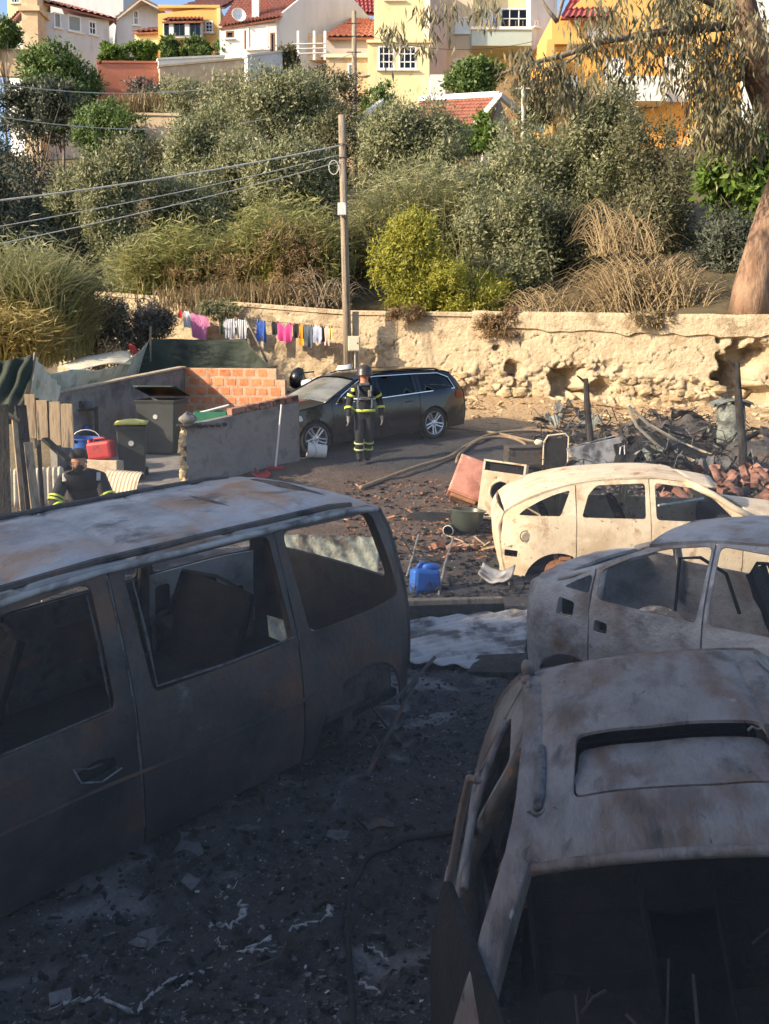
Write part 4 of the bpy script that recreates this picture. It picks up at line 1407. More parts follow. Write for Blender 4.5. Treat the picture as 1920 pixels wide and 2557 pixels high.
garden_wall('beige_wall', 'beige rendered garden wall below the vines', (398, 168, 700, 140), 46.5, 49, 150, 'wall_beige')
garden_wall('white_wall', 'low whitewashed wall left of the small conifer', (618, 142, 705, 130), 46, 47.5, 55, 'wall_palegrey')
garden_wall('white_wall', 'white terrace wall under the vines', (396, 150, 560, 142), 47.6, 49, 26, 'wall_white')
garden_wall('beige_wall', 'sunlit beige wall piece beside the rounded bush', (340, 288, 450, 290), 37.5, 37.5, 150, 'wall_beige')
garden_wall('beige_wall', 'beige wall at the far left edge under the stone tower', (-40, 122, 60, 128), 52, 52, 60, 'wall_beige')
garden_wall('sand_wall', 'low sandy wall top running off to the left above the scrub', (160, 722, 400, 750), 27, 25.6, 80, 'plaster_ochre', False)
# ------------------------------------------------------------------ vehicles
class Car:
    """A car body as pressed panels: sides cut by seams and window openings, and cross panels (tail, roof, bonnet).
    x runs from tail (0) to nose (L), y to the car's left, z up."""
    def __init__(s, root, spec):
        s.r, s.p = root, spec
        s.ux = [q[0] for q in spec['up']]
        s.uz = [q[1] for q in spec['up']]

    def up(s, x): return float(np.interp(x, s.ux, s.uz))

    def low(s, x):
        z = s.p['sill']
        for (xc, zc, r) in s.p['arches']:
            if abs(x - xc) < r:
                z = max(z, zc + math.sqrt(r * r - (x - xc) ** 2))
        return z

    def S(s, x, z):
        p = s.p
        hw, L, zb = p['hw'], p['L'], p['zb']
        w = hw
        rr, rt = p.get('rear', (.5, .12))
        fr, ft = p.get('nose', (.8, .2))
        if x < rr: w -= rt * ((rr - x) / rr) ** 2
        if x > L - fr: w -= ft * ((x - L + fr) / fr) ** 2
        if z < zb:
            w -= p.get('barrel', .05) * ((z - zb * .62) / (zb * .5)) ** 2
        else:
            w -= p.get('barrel', .05) * .58
            w -= p['tum'] * (z - zb) + p.get('tum2', .12) * (z - zb) ** 2
        for (xc, zc, r) in p['arches']:
            d = math.hypot(x - xc, z - zc)
            if d < r * 1.35:
                w += p.get('flare', .025) * (1 - (d / (r * 1.35)))
        w += p.get('dent', 0.) * float(vnoise(x + 7, z, .45, p.get('seed', 1)))
        return w

    def side(s, sg, m, names, holes=(), step=.12, thick=.014, mats=None, skip=()):
        """the panels of one side between the seams; returns them"""
        out = []
        sm = s.p['seams']
        for i, nm in enumerate(names):
            if nm in skip: continue
            a, b = sm[i] + (.006 if i else 0), sm[i + 1] - (.006 if i < len(names) - 1 else 0)
            n = max(4, int((b - a) / .035))
            xs = [a + (b - a) * k / n for k in range(n + 1)]
            poly = [(x, s.low(x)) for x in xs] + [(x, max(s.up(x), s.low(x) + .02)) for x in reversed(xs)]
            hs = []
            for h in list(s.p['wins']) + list(holes):
                cx = sum(q[0] for q in h) / len(h)
                if a < cx < b:
                    hs.append(h)
            o = panel(nm, poly, hs, lambda x, z: (x, sg * s.S(x, z), z), (mats or {}).get(nm, m), s.r, step, thick, True, flip=(sg > 0))
            out.append(o)
        return out

    def cross(s, name, prof, m, crown=.05, bulge=0., holes=(), step=.14, thick=.025, inset=0., wave=None, parent=None, smooth=True, sspan=(-1, 1)):
        """a panel across the car that follows the profile (x, z); openings in (across -1..1, metres along)"""
        d = [0.]
        for i in range(1, len(prof)):
            d.append(d[-1] + math.hypot(prof[i][0] - prof[i - 1][0], prof[i][1] - prof[i - 1][1]))
        px, pz = [q[0] for q in prof], [q[1] for q in prof]
        def f(a, t):
            a2 = a / .7
            x, z = float(np.interp(t, d, px)), float(np.interp(t, d, pz))
            w = s.S(x, min(z, s.up(x) if name != 'tail' else z)) - inset
            k = 1 - abs(a2) ** 2.4
            return (x + bulge * (1 - a2 * a2), a2 * w, z + crown * k + (wave(x, a2) if wave else 0))
        out = [(sspan[0] * .7, 0), (sspan[1] * .7, 0), (sspan[1] * .7, d[-1]), (sspan[0] * .7, d[-1])]
        hs = [[(q[0] * .7, q[1]) for q in h] for h in holes]
        return panel(name, out, hs, f, m, parent or s.r, step, thick, smooth), f, d[-1]

def place_car(name, label, cat, loc, yaw, pitch=0., roll=0.):
    r = thing(name, label, cat, loc)
    r.rotation_euler = (Matrix.Rotation(yaw, 4, 'Z') @ Matrix.Rotation(pitch, 4, 'Y') @ Matrix.Rotation(roll, 4, 'X')).to_euler()
    return r

def brake_hub(parent, x, y, z, r=.15, m='rust'):
    M = Matrix.Translation((x, y, z)) @ Matrix.Rotation(R(90), 4, 'X')
    mb = MB()
    mb.lathe([(.03, -.05), (.07, -.05), (.075, -.012), (r, -.012), (r, .012), (.08, .012), (.07, .06), (.02, .06)], 20, M)
    for k in range(5):
        a = k * 2 * math.pi / 5
        mb.tube([M @ Vector((.045 * math.cos(a), .045 * math.sin(a), -.085)), M @ Vector((.045 * math.cos(a), .045 * math.sin(a), -.04))], .008, 6)
    h = mb.build('brake_disc', m, parent, smooth=True, sharp=30)
    mb = MB()
    mb.box((x + .1, y, z + .06), (.09, .11, .15)).box((x + .08, y, z + .17), (.14, .05, .05)).box((x - .02, y + .02 , z + .2), (.05, .05, .14))
    mb.build('brake_caliper', m, parent, bev=.01)
    return h

def seat_frame(parent, x, y, z, m='soot', w=.46, lean=.25, pad=True):
    mb = MB()
    for s in (-1, 1):
        mb.tube([(x - .22, y + s * w / 2, z), (x + .24, y + s * w / 2, z + .05)], .014, 6)
        mb.tube([(x - .22, y + s * w / 2, z), (x - .22 - lean, y + s * w / 2.2, z + .6)], .014, 6)
    mb.tube([(x - .22 - lean, y - w / 2.2, z + .6), (x - .24 - lean, y, z + .64), (x - .22 - lean, y + w / 2.2, z + .6)], .014, 6)
    for k in range(5):
        t = (k + 1) / 6
        mb.tube([(x - .22 - lean * t, y - w / 2.1, z + .6 * t), (x - .2 - lean * t, y, z + .6 * t), (x - .22 - lean * t, y + w / 2.1, z + .6 * t)], .006, 5)
        mb.tube([(x - .22 + .46 * t, y - w / 2, z + .02), (x - .22 + .46 * t, y + w / 2, z + .02)], .006, 5)
    if not pad:
        return mb.build('seat_frame', m, parent)
    b = MB()
    b.grid(lambda a, q: (x - .24 - lean * q + .03 * float(vnoise(a * 3 + x, q * 3 + y, .5, 66)), y + w * (a - .5) * .98, z + .02 + .58 * q), 7, 7)
    b.grid(lambda a, q: (x - .22 + .46 * q, y + w * (a - .5) * .98, z + .03 + .04 * float(vnoise(a * 3 + x, q * 3 + y, .5, 67))), 6, 6)
    b.build('charred_padding', 'soot', parent, thick=.02)
    return mb.build('seat_frame', m, parent)

def steering(parent, x, y, z):
    M = Matrix.Translation((x, y, z)) @ Matrix.Rotation(R(-62), 4, 'Y')
    mb = MB()
    pts = [M @ Vector((.18 * math.cos(a), .18 * math.sin(a), 0)) for a in np.linspace(0, 2 * math.pi, 20)]
    mb.tube(pts, .012, 6, cap=False)
    for a in (0, 2.1, 4.2):
        mb.tube([M @ Vector((0, 0, 0)), M @ Vector((.18 * math.cos(a), .18 * math.sin(a), 0))], .01, 5)
    mb.tube([M @ Vector((0, 0, 0)), M @ Vector((0, 0, -.4))], .022, 6)
    return mb.build('steering_wheel', 'scorched_metal', parent)

# --- the burnt minivan on the left ---------------------------------------------------------------
def minivan():
    spec = dict(L=4.55, hw=.94, zb=1.0, sill=.2, tum=.24, tum2=.1, arches=[(.55, .24, .42), (3.6, .2, .38)], flare=.03, dent=.032, seed=51,
                up=[(0, .95), (.02, 1.08), (.09, 1.5), (.15, 1.59), (.4, 1.64), (2.2, 1.655), (2.9, 1.62), (3.1, 1.52), (3.75, 1.08), (4.0, .99), (4.55, .78)],
                seams=[0, 1.08, 2.16, 3.32, 4.55],
                wins=[rc([(.11, 1.0), (.98, 1.0), (1.02, 1.612), (.24, 1.585)], .06), rc([(1.11, 1.0), (2.05, 1.0), (2.08, 1.622), (1.13, 1.615)], .05),
                      rc([(2.26, .98), (3.24, .97), (3.2, 1.12), (2.93, 1.55), (2.26, 1.615)], .06)])
    r = place_car('burnt_minivan', 'burnt-out dark minivan with empty windows filling the left foreground', 'minivan', (-.40, 6.46, .035), R(-134.2), R(3.1), R(-1.2))
    c = Car(r, spec)
    handle = rc([(2.30, .70), (2.50, .69), (2.50, .755), (2.40, .78), (2.30, .76)], .02)
    left = c.side(1, 'burnt_van', ['rear_quarter', 'sliding_door', 'front_door', 'front_wing'], [handle])
    c.side(-1, 'burnt_van', ['rear_quarter', 'sliding_door', 'front_door', 'front_wing'])
    # handle recess and broken lever on the front door
    d = left[2]
    mb = MB().tube([(2.28, .955, .70), (2.4, .975, .685), (2.5, .965, .72), (2.53, .955, .80)], .005, 6)
    mb.tube([(2.53, .955, .80), (2.45, .96, .77), (2.38, .955, .765)], .004, 6)
    mb.build('handle', 'ash_grey', d)
    boxo('handle_recess', (2.40, .89, .73), (.24, .02, .12), 'soot', d, 0)
    def ribs(x, a):
        z = 0.
        for q in (.75, 1.35, 1.95, 2.55):
            z -= .024 * math.exp(-((x - q - .05 * a) / .03) ** 2)
        z -= .022 * math.exp(-((abs(a) - .86) / .03) ** 2)
        return z + .02 * float(vnoise(x, a, .5, 60))
    roofp = [(.13, 1.575), (.28, 1.62), (.6, 1.645), (1.4, 1.65), (2.2, 1.655), (2.7, 1.635), (2.95, 1.60)]
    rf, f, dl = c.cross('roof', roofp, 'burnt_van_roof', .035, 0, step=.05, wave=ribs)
    for sg in (-1, 1):
        mb = MB()
        mb.tube([(x, sg * (c.S(x, z) - .035), z + .035) for x, z in [(.4, 1.62), (.6, 1.645), (1.4, 1.655), (2.2, 1.66), (2.7, 1.64)]], .02, 6)
        mb.build('roof_rail', 'scorched_metal', rf)
        MB().tube([(x, sg * (c.S(x, z) + .004), z - .004) for x, z in [(.16, 1.585), (.4, 1.632), (.8, 1.643), (1.5, 1.65), (2.2, 1.653), (2.6, 1.635), (2.9, 1.61)]], .02, 7).build('gutter', 'sheet_white', rf, smooth=True)  # bright highlight of the roof edge put into the gutter's pale colour
    tail = [(.02, .42), (0, .8), (.02, 1.05), (.09, 1.48), (.14, 1.578)]
    c.cross('tail', tail, 'burnt_van', 0, -.05, holes=[rc([(-.78, .62), (.78, .62), (.66, 1.08), (-.66, 1.08)], .08)])
    c.cross('bonnet', [(3.72, 1.08), (4.1, .98), (4.5, .8), (4.55, .5)], 'burnt_van', .06, .03)
    for sg in (-1, 1):
        mb = MB().tube([(2.93, sg * c.S(2.93, 1.6), 1.6), (3.3, sg * c.S(3.3, 1.36), 1.38), (3.75, sg * (c.S(3.7, 1.05) - .02), 1.07)], .045, 8)
        mb.build('windscreen_pillar', 'burnt_van', r, smooth=True)
    # pale lines of melted seal round the openings
    for pts in ([(3.22, .985), (2.9, .985), (2.29, 1.0), (2.285, 1.3), (2.29, 1.56)], [(2.035, 1.58), (2.03, 1.3), (2.025, 1.03), (1.6, 1.015), (1.1, 1.015)], [(2.165, .3), (2.17, .7), (2.165, 1.1), (2.165, 1.6)]):
        MB().tube([(x, c.S(x, z) + .002, z) for x, z in pts], [.004, .009, .006, .009, .004][:len(pts)], 5).build('melted_seal', 'ash_grey', r)
    # swage line along the flank
    MB().tube([(x, c.S(x, .62) - .002, .62 + .01 * math.sin(3 * x)) for x in np.linspace(.95, 3.3, 14)], .012, 6).build('rub_strip', 'burnt_van', r)
    # inside
    mb = MB().box((2.1, 0, .3), (3.9, 1.66, .05))
    mb.build('floor', 'soot', r)
    boxo('dashboard', (3.5, 0, .85), (.35, 1.5, .35), 'soot', r, .05)
    for sg in (-1, 1):
        mb = MB().box((.62, sg * .76, .52), (.8, .26, .4))
        mb.build('wheel_housing', 'scorched_metal', r, bev=.08)
    seat_frame(r, 1.3, -.3, .42, w=.9)
    seat_frame(r, 2.75, -.42, .45, w=.5)
    steering(r, 3.12, .42, .98)
    # inner skins of the far side, pierced pressings that show through the openings
    def inner(x, z): return (x, -(c.S(x, z) - .05), z)
    panel('inner_panel', [(.12, .4), (1.05, .4), (1.05, 1.0), (.12, 1.0)], [rc([(.35, .55), (.6, .5), (.75, .62), (.7, .85), (.45, .9)], .08), rc([(.2, .62), (.27, .62), (.27, .72), (.2, .72)], .02), rc([(.85, .5), (.98, .5), (.98, .9), (.85, .9)], .04)], inner, 'burnt_van_roof', r, .1, .01)
    panel('inner_panel', [(1.12, .35), (2.1, .35), (2.1, 1.0), (1.12, 1.0)], [rc([(1.3, .5), (1.8, .5), (1.8, .8), (1.3, .8)], .06)], inner, 'scorched_metal', r, .12, .01)
    for x in (1.07, 2.17):
        for sg in (-1, 1):
            mb = MB().tube([(x, sg * (c.S(x, z) - .045), z) for z in (.3, .7, 1.0, 1.3, 1.6)], .045, 6)
            mb.build('pillar', 'scorched_metal', r, smooth=True)
    for x in (.4, 1.05, 2.1):
        mb = MB().tube([(x, a * (c.S(x, 1.6) - .04), 1.61 + .08 * (1 - a * a)) for a in (-1, -.5, 0, .5, 1)], .028, 6)
        mb.build('roof_bow', 'scorched_metal', r)
    for sg in (-1, 1):
        brake_hub(r, .52, sg * .78, .2, .15, 'scorched_metal')
        brake_hub(r, 3.6, sg * .78, .2, .15, 'scorched_metal')
    mb = MB().tube([(.3, -.7, .22), (.52, 0, .2), (.52, .7, .2)], .04, 8)
    mb.build('axle', 'scorched_metal', r)
    # bent bars hanging by the rear wheel
    for a, b in [((.1, .98, .42), (.75, 1.1, .03)), ((.2, 1.02, .40), (.9, 1.2, .02)), ((-.12, .95, .5), (.35, 1.0, .36))]:
        MB().tube([a, b], .014, 6).build('bumper_strut', 'scorched_metal', r)
minivan()

# --- grey burnt-out car in the middle, right ------------------------------------------------------
def grey_car():
    spec = dict(L=3.75, hw=.84, zb=.85, sill=.14, tum=.42, tum2=.2, arches=[(.47, .08, .33), (3.0, .08, .33)], flare=.02, dent=.014, seed=52, rear=(.38, .2), barrel=.06,
                up=[(0, .5), (.01, .76), (.04, .86), (.09, .895), (.32, .915), (.46, .96), (.75, 1.115), (1.0, 1.235), (1.3, 1.30), (1.8, 1.32), (2.1, 1.28), (2.3, 1.18), (2.75, .84), (3.75, .66)],
                seams=[0, .62, 1.42, 2.5, 3.75],
                wins=[rc([(.40, .895), (.60, .875), (.605, .98), (.585, 1.0), (.5, .955)], .02), rc([(.66, .845), (1.38, .80), (1.40, 1.285), (1.1, 1.235), (.86, 1.145), (.66, 1.04)], .05),
                      rc([(1.45, .80), (2.46, .79), (2.18, 1.14), (1.9, 1.265), (1.45, 1.29)], .05)])
    r = place_car('burnt_grey_hatchback', 'ash-grey burnt hatchback with open fuel flap, behind the sunroof car', 'car', (1.52, 6.98, .03), R(-40), R(-1.5), R(-1))
    c = Car(r, spec)
    fuel = rc([(.355, .69), (.49, .68), (.50, .80), (.37, .82)], .025)
    hand = rc([(.655, .62), (.76, .615), (.76, .69), (.665, .705)], .02)
    tri = None
    c.side(-1, 'burnt_grey', ['rear_quarter', 'rear_door', 'front_door', 'front_wing'], [fuel, hand], step=.08)
    c.side(1, 'burnt_grey', ['rear_quarter', 'rear_door', 'front_door', 'front_wing'])
    boxo('fuel_recess', (.43, -.70, .75), (.17, .02, .17), 'soot', r, 0)
    boxo('handle_recess', (.71, -.72, .66), (.14, .02, .11), 'soot', r, 0)
    c.cross('roof', [(.98, 1.225), (1.15, 1.265), (1.4, 1.305), (1.8, 1.32), (2.08, 1.282)], 'burnt_grey', .05, 0, step=.1, wave=lambda x, a: .02 * float(vnoise(x, a, .4, 61)))
    c.cross('boot_lid', [(.32, .912), (.09, .892), (.04, .858), (.0, .7), (.02, .45)], 'burnt_grey', .03, -.04)
    c.cross('bonnet', [(2.72, .87), (3.3, .8), (3.72, .66), (3.75, .4)], 'burnt_grey', .05, .04)
    for sg in (-1, 1):
        mb = MB().tube([(2.06, sg * c.S(2.06, 1.25), 1.25), (2.4, sg * c.S(2.4, 1.06), 1.07), (2.74, sg * (c.S(2.7, .86) - .02), .87)], .035, 8)
        mb.build('windscreen_pillar', 'burnt_grey', r, smooth=True)
        mb = MB().tube([(.98, sg * (c.S(.98, 1.2) - .03), 1.2), (.6, sg * (c.S(.6, 1.0) - .06), 1.03), (.3, sg * (c.S(.3, .9) - .08), .92)], .03, 6)
        mb.build('rear_window_edge', 'burnt_grey', r, smooth=True)
        mb = MB().tube([(1.42, sg * (c.S(1.42, z) - .035), z) for z in (.2, .6, .85, 1.05, 1.28)], .022, 6)
        mb.build('door_pillar', 'burnt_grey', r, smooth=True)
        mb = MB().tube([(.66, sg * (c.S(.66, z) - .035), z) for z in (.5, .85, 1.0, 1.06)], .03, 6)
        mb.build('door_pillar', 'burnt_grey', r, smooth=True)
        brake_hub(r, .47, sg * .7, .1, .13)
    MB().box((1.6, 0, .22), (2.9, 1.45, .05)).build('floor', 'soot', r)
    boxo('dashboard', (2.6, 0, .72), (.3, 1.3, .26), 'soot', r, .05)
    seat_frame(r, 1.9, .36, .36)
    steering(r, 2.25, .36, .8)
    mb = MB().tube([(.75, .45, .5), (.8, .4, .95), (1.0, .3, 1.0), (1.2, .3, .9), (1.3, .32, .6)], .014, 6)
    mb.build('seat_belt_bar', 'soot', r)
grey_car()

# --- cream burnt estate ---------------------------------------------------------------------------
def cream_estate():
    spec = dict(L=4.3, hw=.85, zb=.84, sill=.02, tum=.36, tum2=.2, arches=[(.66, .05, .39), (3.35, .05, .36)], flare=.02, dent=.018, seed=53, rear=(.45, .16), barrel=.06,
                up=[(0, .5), (.012, .78), (.04, .86), (.14, .94), (.3, 1.03), (.5, 1.11), (.75, 1.185), (1.05, 1.24), (1.5, 1.275), (1.8, 1.28), (2.15, 1.25), (2.35, 1.16), (2.62, .98), (2.85, .85), (4.3, .66)],
                seams=[0, .86, 1.70, 2.72, 4.3],
                wins=[rc([(.20, .865), (.68, .865), (.80, 1.15), (.62, 1.10), (.44, 1.025), (.28, .935)], .03), rc([(.92, .855), (1.645, .845), (1.655, 1.235), (1.10, 1.205), (1.0, 1.1)], .04),
                      rc([(1.76, .835), (2.67, .815), (2.42, 1.07), (2.2, 1.185), (1.76, 1.24)], .05)])
    r = place_car('burnt_cream_estate', 'burnt-out estate car bleached cream by fire, standing in the sun', 'car', (1.40, 10.58, -.115), R(-4), 0, 0)
    c = Car(r, spec)
    tail_hole = rc([(.05, .37), (.19, .37), (.20, .45), (.05, .45)], .015)
    side = c.side(-1, 'burnt_cream', ['rear_quarter', 'rear_door', 'front_door', 'front_wing'], [tail_hole], step=.08)
    c.side(1, 'burnt_cream', ['rear_quarter', 'rear_door', 'front_door', 'front_wing'])
    # fuel cap: a round dished lid
    mb = MB().lathe([(0, .02), (.05, .02), (.062, .0), (.072, .012)], 18, Matrix.Translation((.28, -c.S(.28, .63) - .004, .63)) @ Matrix.Rotation(R(90), 4, 'X') @ Matrix.Rotation(R(14), 4, 'Y'))
    mb.build('fuel_cap', 'burnt_cream', side[0], smooth=True, sharp=30)
    c.cross('roof', [(.06, .875), (.15, .945), (.3, 1.03), (.5, 1.11), (.75, 1.185), (1.05, 1.24), (1.5, 1.275), (1.8, 1.28), (2.15, 1.245)], 'burnt_cream', .03, 0, step=.1, wave=lambda x, a: .025 * float(vnoise(x, a, .4, 62)))
    c.cross('tail', [(.1, .06), (.02, .45), (.0, .75), (.03, .84), (.06, .875)], 'burnt_cream', 0, -.04)
    mb = MB()
    def vis(t, q):
        x = 2.15 + .42 * t * (1 - .25 * abs(2 * q - 1))
        return (x, (2 * q - 1) * (c.S(2.15, 1.24) - .02), 1.245 + .05 * (1 - (2 * q - 1) ** 2) - .06 * t)
    mb.grid(vis, 4, 12)
    mb.build('roof_peak', 'burnt_cream', r, smooth=True, thick=.015)
    for sg in (-1, 1):
        mb = MB().tube([(2.12, sg * c.S(2.12, 1.25), 1.25), (2.4, sg * c.S(2.4, 1.1), 1.12), (2.62, sg * (c.S(2.62, .98)), .98), (2.86, sg * (c.S(2.8, .86) - .02), .86)], .04, 8)
        mb.build('windscreen_pillar', 'burnt_cream', r, smooth=True)
        for x in (.86, 1.70):
            mb = MB().tube([(x - .0 + .1 * (z > .84) * (z - .84) * (1 if x < 1 else .2), sg * (c.S(x, z) - .035), z) for z in (.2, .6, .84, 1.05, 1.22)], .027, 6)
            mb.build('door_pillar', 'burnt_cream', r, smooth=True)
        brake_hub(r, .66, sg * .78, .2, .15)
    c.cross('bonnet', [(2.82, .86), (3.5, .78), (4.2, .65), (4.3, .35)], 'burnt_cream', .05, .04)
    MB().box((1.9, 0, .16), (3.4, 1.45, .05)).build('floor', 'soot', r)
    boxo('dashboard', (2.75, 0, .68), (.3, 1.3, .26), 'soot', r, .05)
    seat_frame(r, 1.0, 0, .3, w=1.1)
    for y in (-.36, .36):
        seat_frame(r, 1.95, y, .3)
    mb = MB().tube([(1.85, -.5, .95), (2.6, .3, .9)], .014, 6)
    mb.build('loose_bar', 'ash_white', r)
    mb = MB()
    for k in range(26):
        mb.rock((random.uniform(.9, 1.7), random.uniform(-.55, .5), .62 + random.uniform(-.08, .12)), (random.uniform(.05, .16), .1, .06), k, 1)
    mb.build('charred_upholstery', 'rust', r)
cream_estate()

# --- near car with the sunroof --------------------------------------------------------------------
def open_door(root):
    """the front door on the near flank stands ajar, its dark skin seen almost edge-on"""
    inv = (Matrix.Translation(root.location) @ root.rotation_euler.to_matrix().to_4x4()).inverted()
    hinge, edge = Vector((.40, 1.75, 0)), Vector((.225, 2.72, 0))
    d = (edge - hinge).normalized()
    n = Vector((-d.y, d.x, 0))
    L = (edge - hinge).length
    def w(s, z): 
        return inv @ (hinge + d * s + n * (.05 * (1 - ((z - .55) / .4) ** 2) if z < .95 else -.12 * (z - .95)) + Vector((0, 0, z)))
    dr = panel('front_door', rc([(0, .2), (L, .2), (L + .02, .6), (L, .93), (0, .9)], .05), [], w, 'soot', root, .08, .02)
    MB().tube([w(L, .2), w(L + .01, .5), w(L, .93), w(L - .02, 1.15), w(L - .06, 1.30), w(L - .14, 1.335)], .014, 7).build('window_frame', 'burnt_taupe', dr, smooth=True)
    MB().tube([w(L + .008, z) for z in (.2, .45, .7, .95)], .017, 7).build('door_edge', 'burnt_taupe', dr, smooth=True)
    return dr

def sunroof_car():
    spec = dict(L=3.95, hw=.88, zb=.86, sill=.14, tum=.62, tum2=.18, arches=[(.95, .1, .33), (3.3, .1, .33)], flare=.03, dent=.014, seed=54, rear=(1.0, .12), barrel=.07,
                up=[(.3, .5), (.34, .85), (.6, 1.1), (.86, 1.285), (1.0, 1.32), (1.6, 1.345), (2.15, 1.335), (2.32, 1.30), (3.02, .9), (3.95, .7)],
                seams=[.3, 1.02, 1.66, 2.95, 3.95],
                wins=[rc([(1.08, .9), (1.6, .88), (1.6, 1.25), (1.14, 1.23)], .05), rc([(1.72, .88), (2.88, .87), (2.3, 1.22), (2.1, 1.265), (1.73, 1.27)], .06)])
    r = place_car('burnt_sunroof_car', 'burnt grey-brown car with open sunroof and no windscreen, nearest on the right', 'car', (1.60, 4.80, -.05), R(-101), R(1.8), R(11))
    c = Car(r, spec)
    c.side(-1, 'burnt_taupe', ['rear_quarter', 'rear_door', 'front_door', 'front_wing'], step=.07, skip=('front_door',))
    open_door(r)
    c.side(1, 'burnt_taupe', ['rear_quarter', 'rear_door', 'front_door', 'front_wing'])
    prof = [(.88, 1.29), (1.0, 1.322), (1.3, 1.338), (1.6, 1.345), (2.0, 1.342), (2.2, 1.325), (2.32, 1.295), (2.335, 1.262)]
    L0 = .88
    hole = rc([(-.56, .84), (.80, .84), (.82, 1.26), (-.60, 1.26)], .07, 6)
    def skin(x, a):
        z = .012 * float(vnoise(x, a, .3, 63))
        z -= .016 * math.exp(-((abs(a) - .84) / .035) ** 2) * (.95 < x < 2.2)
        return z
    rf, f, dl = c.cross('roof', prof, 'burnt_taupe', .045, 0, holes=[hole], step=.05, thick=.012, wave=skin)
    # the sliding panel has dropped at its rear edge
    def sp(a, t):
        p = f(a, t)
        k = (1.245 - t) / .40
        return (p[0], p[1], p[2] - .004 - .06 * k)
    panel('sunroof_panel', [(q[0] * .7, q[1]) for q in rc([(-.55, .855), (.79, .855), (.81, 1.25), (-.585, 1.25)], .07, 6)], [], sp, 'burnt_taupe', rf, .06, .015)
    # tray under the opening
    def tray(a, t):
        p = f(a, t)
        return (p[0], p[1], p[2] - .12)
    panel('sunroof_tray', [(-.5, .7), (.5, .7), (.5, 1.32), (-.5, 1.32)], [], tray, 'soot', rf, .2, .01)
    # crumpled rain-gutter strips and blistered spots on the near roof edge
    for sg in (-1, 1):
        mb = MB()
        mb.tube([(x, sg * (c.S(x, z) - .075), z + .02 + .006 * math.sin(9 * x)) for x, z in [(1.75, 1.352), (1.95, 1.352), (2.1, 1.346), (2.16, 1.338)]], [.012, .022, .02, .012], 8)
        mb.build('gutter_strip', 'ash_grey', rf, smooth=True)
        for x in (1.74, 2.17):
            mb = MB()
            mb.tube([(x + .01 * math.sin(40 * t), sg * (c.S(x, 1.33) - .02 - .14 * t), 1.345 + .02 * t + .006 * math.sin(31 * t)) for t in np.linspace(0, 1, 9)], .005, 5)
            mb.build('weld_bead', 'ash_grey', rf)
    for k in range(38):
        pass
    mb = MB()
    rr = random.Random(9)
    for k in range(150):
        a, t = (rr.uniform(-.35, .62)) * .7, rr.choice([1.36, 1.38, 1.40, 1.42]) + rr.gauss(0, .012)
        p = f(a, t)
        s_ = rr.uniform(.004, .010)
        mb.rock((p[0], p[1], p[2] + .004), (s_ * 2, s_ * 2, s_), k, 1)
    mb.build('paint_blisters', 'burnt_taupe', rf)
    # stub of the aerial / torn rail end at the rear corner
    mb = MB().rock((.93, -(c.S(.93, 1.3) - .04), 1.345), (.09, .06, .10), 4, 2)
    mb.rock((1.03, -(c.S(1.0, 1.3) - .03), 1.345), (.08, .05, .03), 5, 1).rock((1.12, -(c.S(1.1, 1.3) - .05), 1.352), (.05, .03, .05), 6, 1)
    mb.build('rail_stub', 'burnt_taupe', rf, smooth=True)
    # windscreen frame: header lip and pillars
    mb = MB()
    for i, a in enumerate(np.linspace(-.97, .97, 21)):
        pass
    pts = [f(a * .7, dl) for a in np.linspace(-.97, .97, 21)]
    mb.tube([(p[0] + .012, p[1], p[2] - .012) for p in pts], .020, 8)
    mb.build('windscreen_header', 'burnt_taupe', rf, smooth=True)
    for sg in (-1, 1):
        mb = MB()
        P = [(2.30, 1.285), (2.5, 1.19), (2.75, 1.05), (3.02, .90), (3.1, .86)]
        n = len(P)
        vs = []
        for x, z in P:
            y = c.S(min(x, 2.9), z)
            vs += [(x - .05, sg * (y + .004), z - .02), (x + .01, sg * (y - .012), z + .025), (x + .055, sg * (y - .085), z + .012), (x + .02, sg * (y - .09), z - .05)]
        fs = []
        for i in range(n - 1):
            for j in range(4):
                q = (i * 4 + j, i * 4 + (j + 1) % 4, (i + 1) * 4 + (j + 1) % 4, (i + 1) * 4 + j)
                fs.append(q if sg < 0 else q[::-1])
        mb.add(vs, fs)
        mb.build('windscreen_pillar', 'burnt_taupe', r, bev=.008)
        for x in (1.04, 1.66):
            mb = MB().tube([(x, sg * (c.S(x, z) - .04), z) for z in (.2, .6, .86, 1.1, 1.3)], .04, 6)
            mb.build('door_pillar', 'scorched_metal', r, smooth=True)
    c.cross('tail', [(.34, .2), (.30, .5), (.34, .85), (.6, 1.1), (.88, 1.29)], 'burnt_taupe', .02, -.03, holes=[rc([(-.75, .78), (.75, .78), (.68, 1.2), (-.68, 1.2)], .06)])
    c.cross('bonnet', [(3.05, .88), (3.4, .84), (3.8, .74), (3.95, .6), (3.95, .3)], 'burnt_taupe', .05, .05)
    # inside
    MB().box((2.0, 0, .22), (2.9, 1.4, .05)).build('floor', 'soot', r)
    boxo('dashboard', (2.98, 0, .62), (.34, 1.32, .36), 'soot', r, .06)
    MB().tube([(2.9, -.62, .86), (2.9, 0, .88), (2.9, .62, .86)], .02, 6).build('dash_beam', 'scorched_metal', r)
    for y in (-.36, .36):
        seat_frame(r, 2.05, y, .36)
    seat_frame(r, 1.15, 0, .36, w=1.05)
    steering(r, 2.62, .36, .78)
    mb = MB()
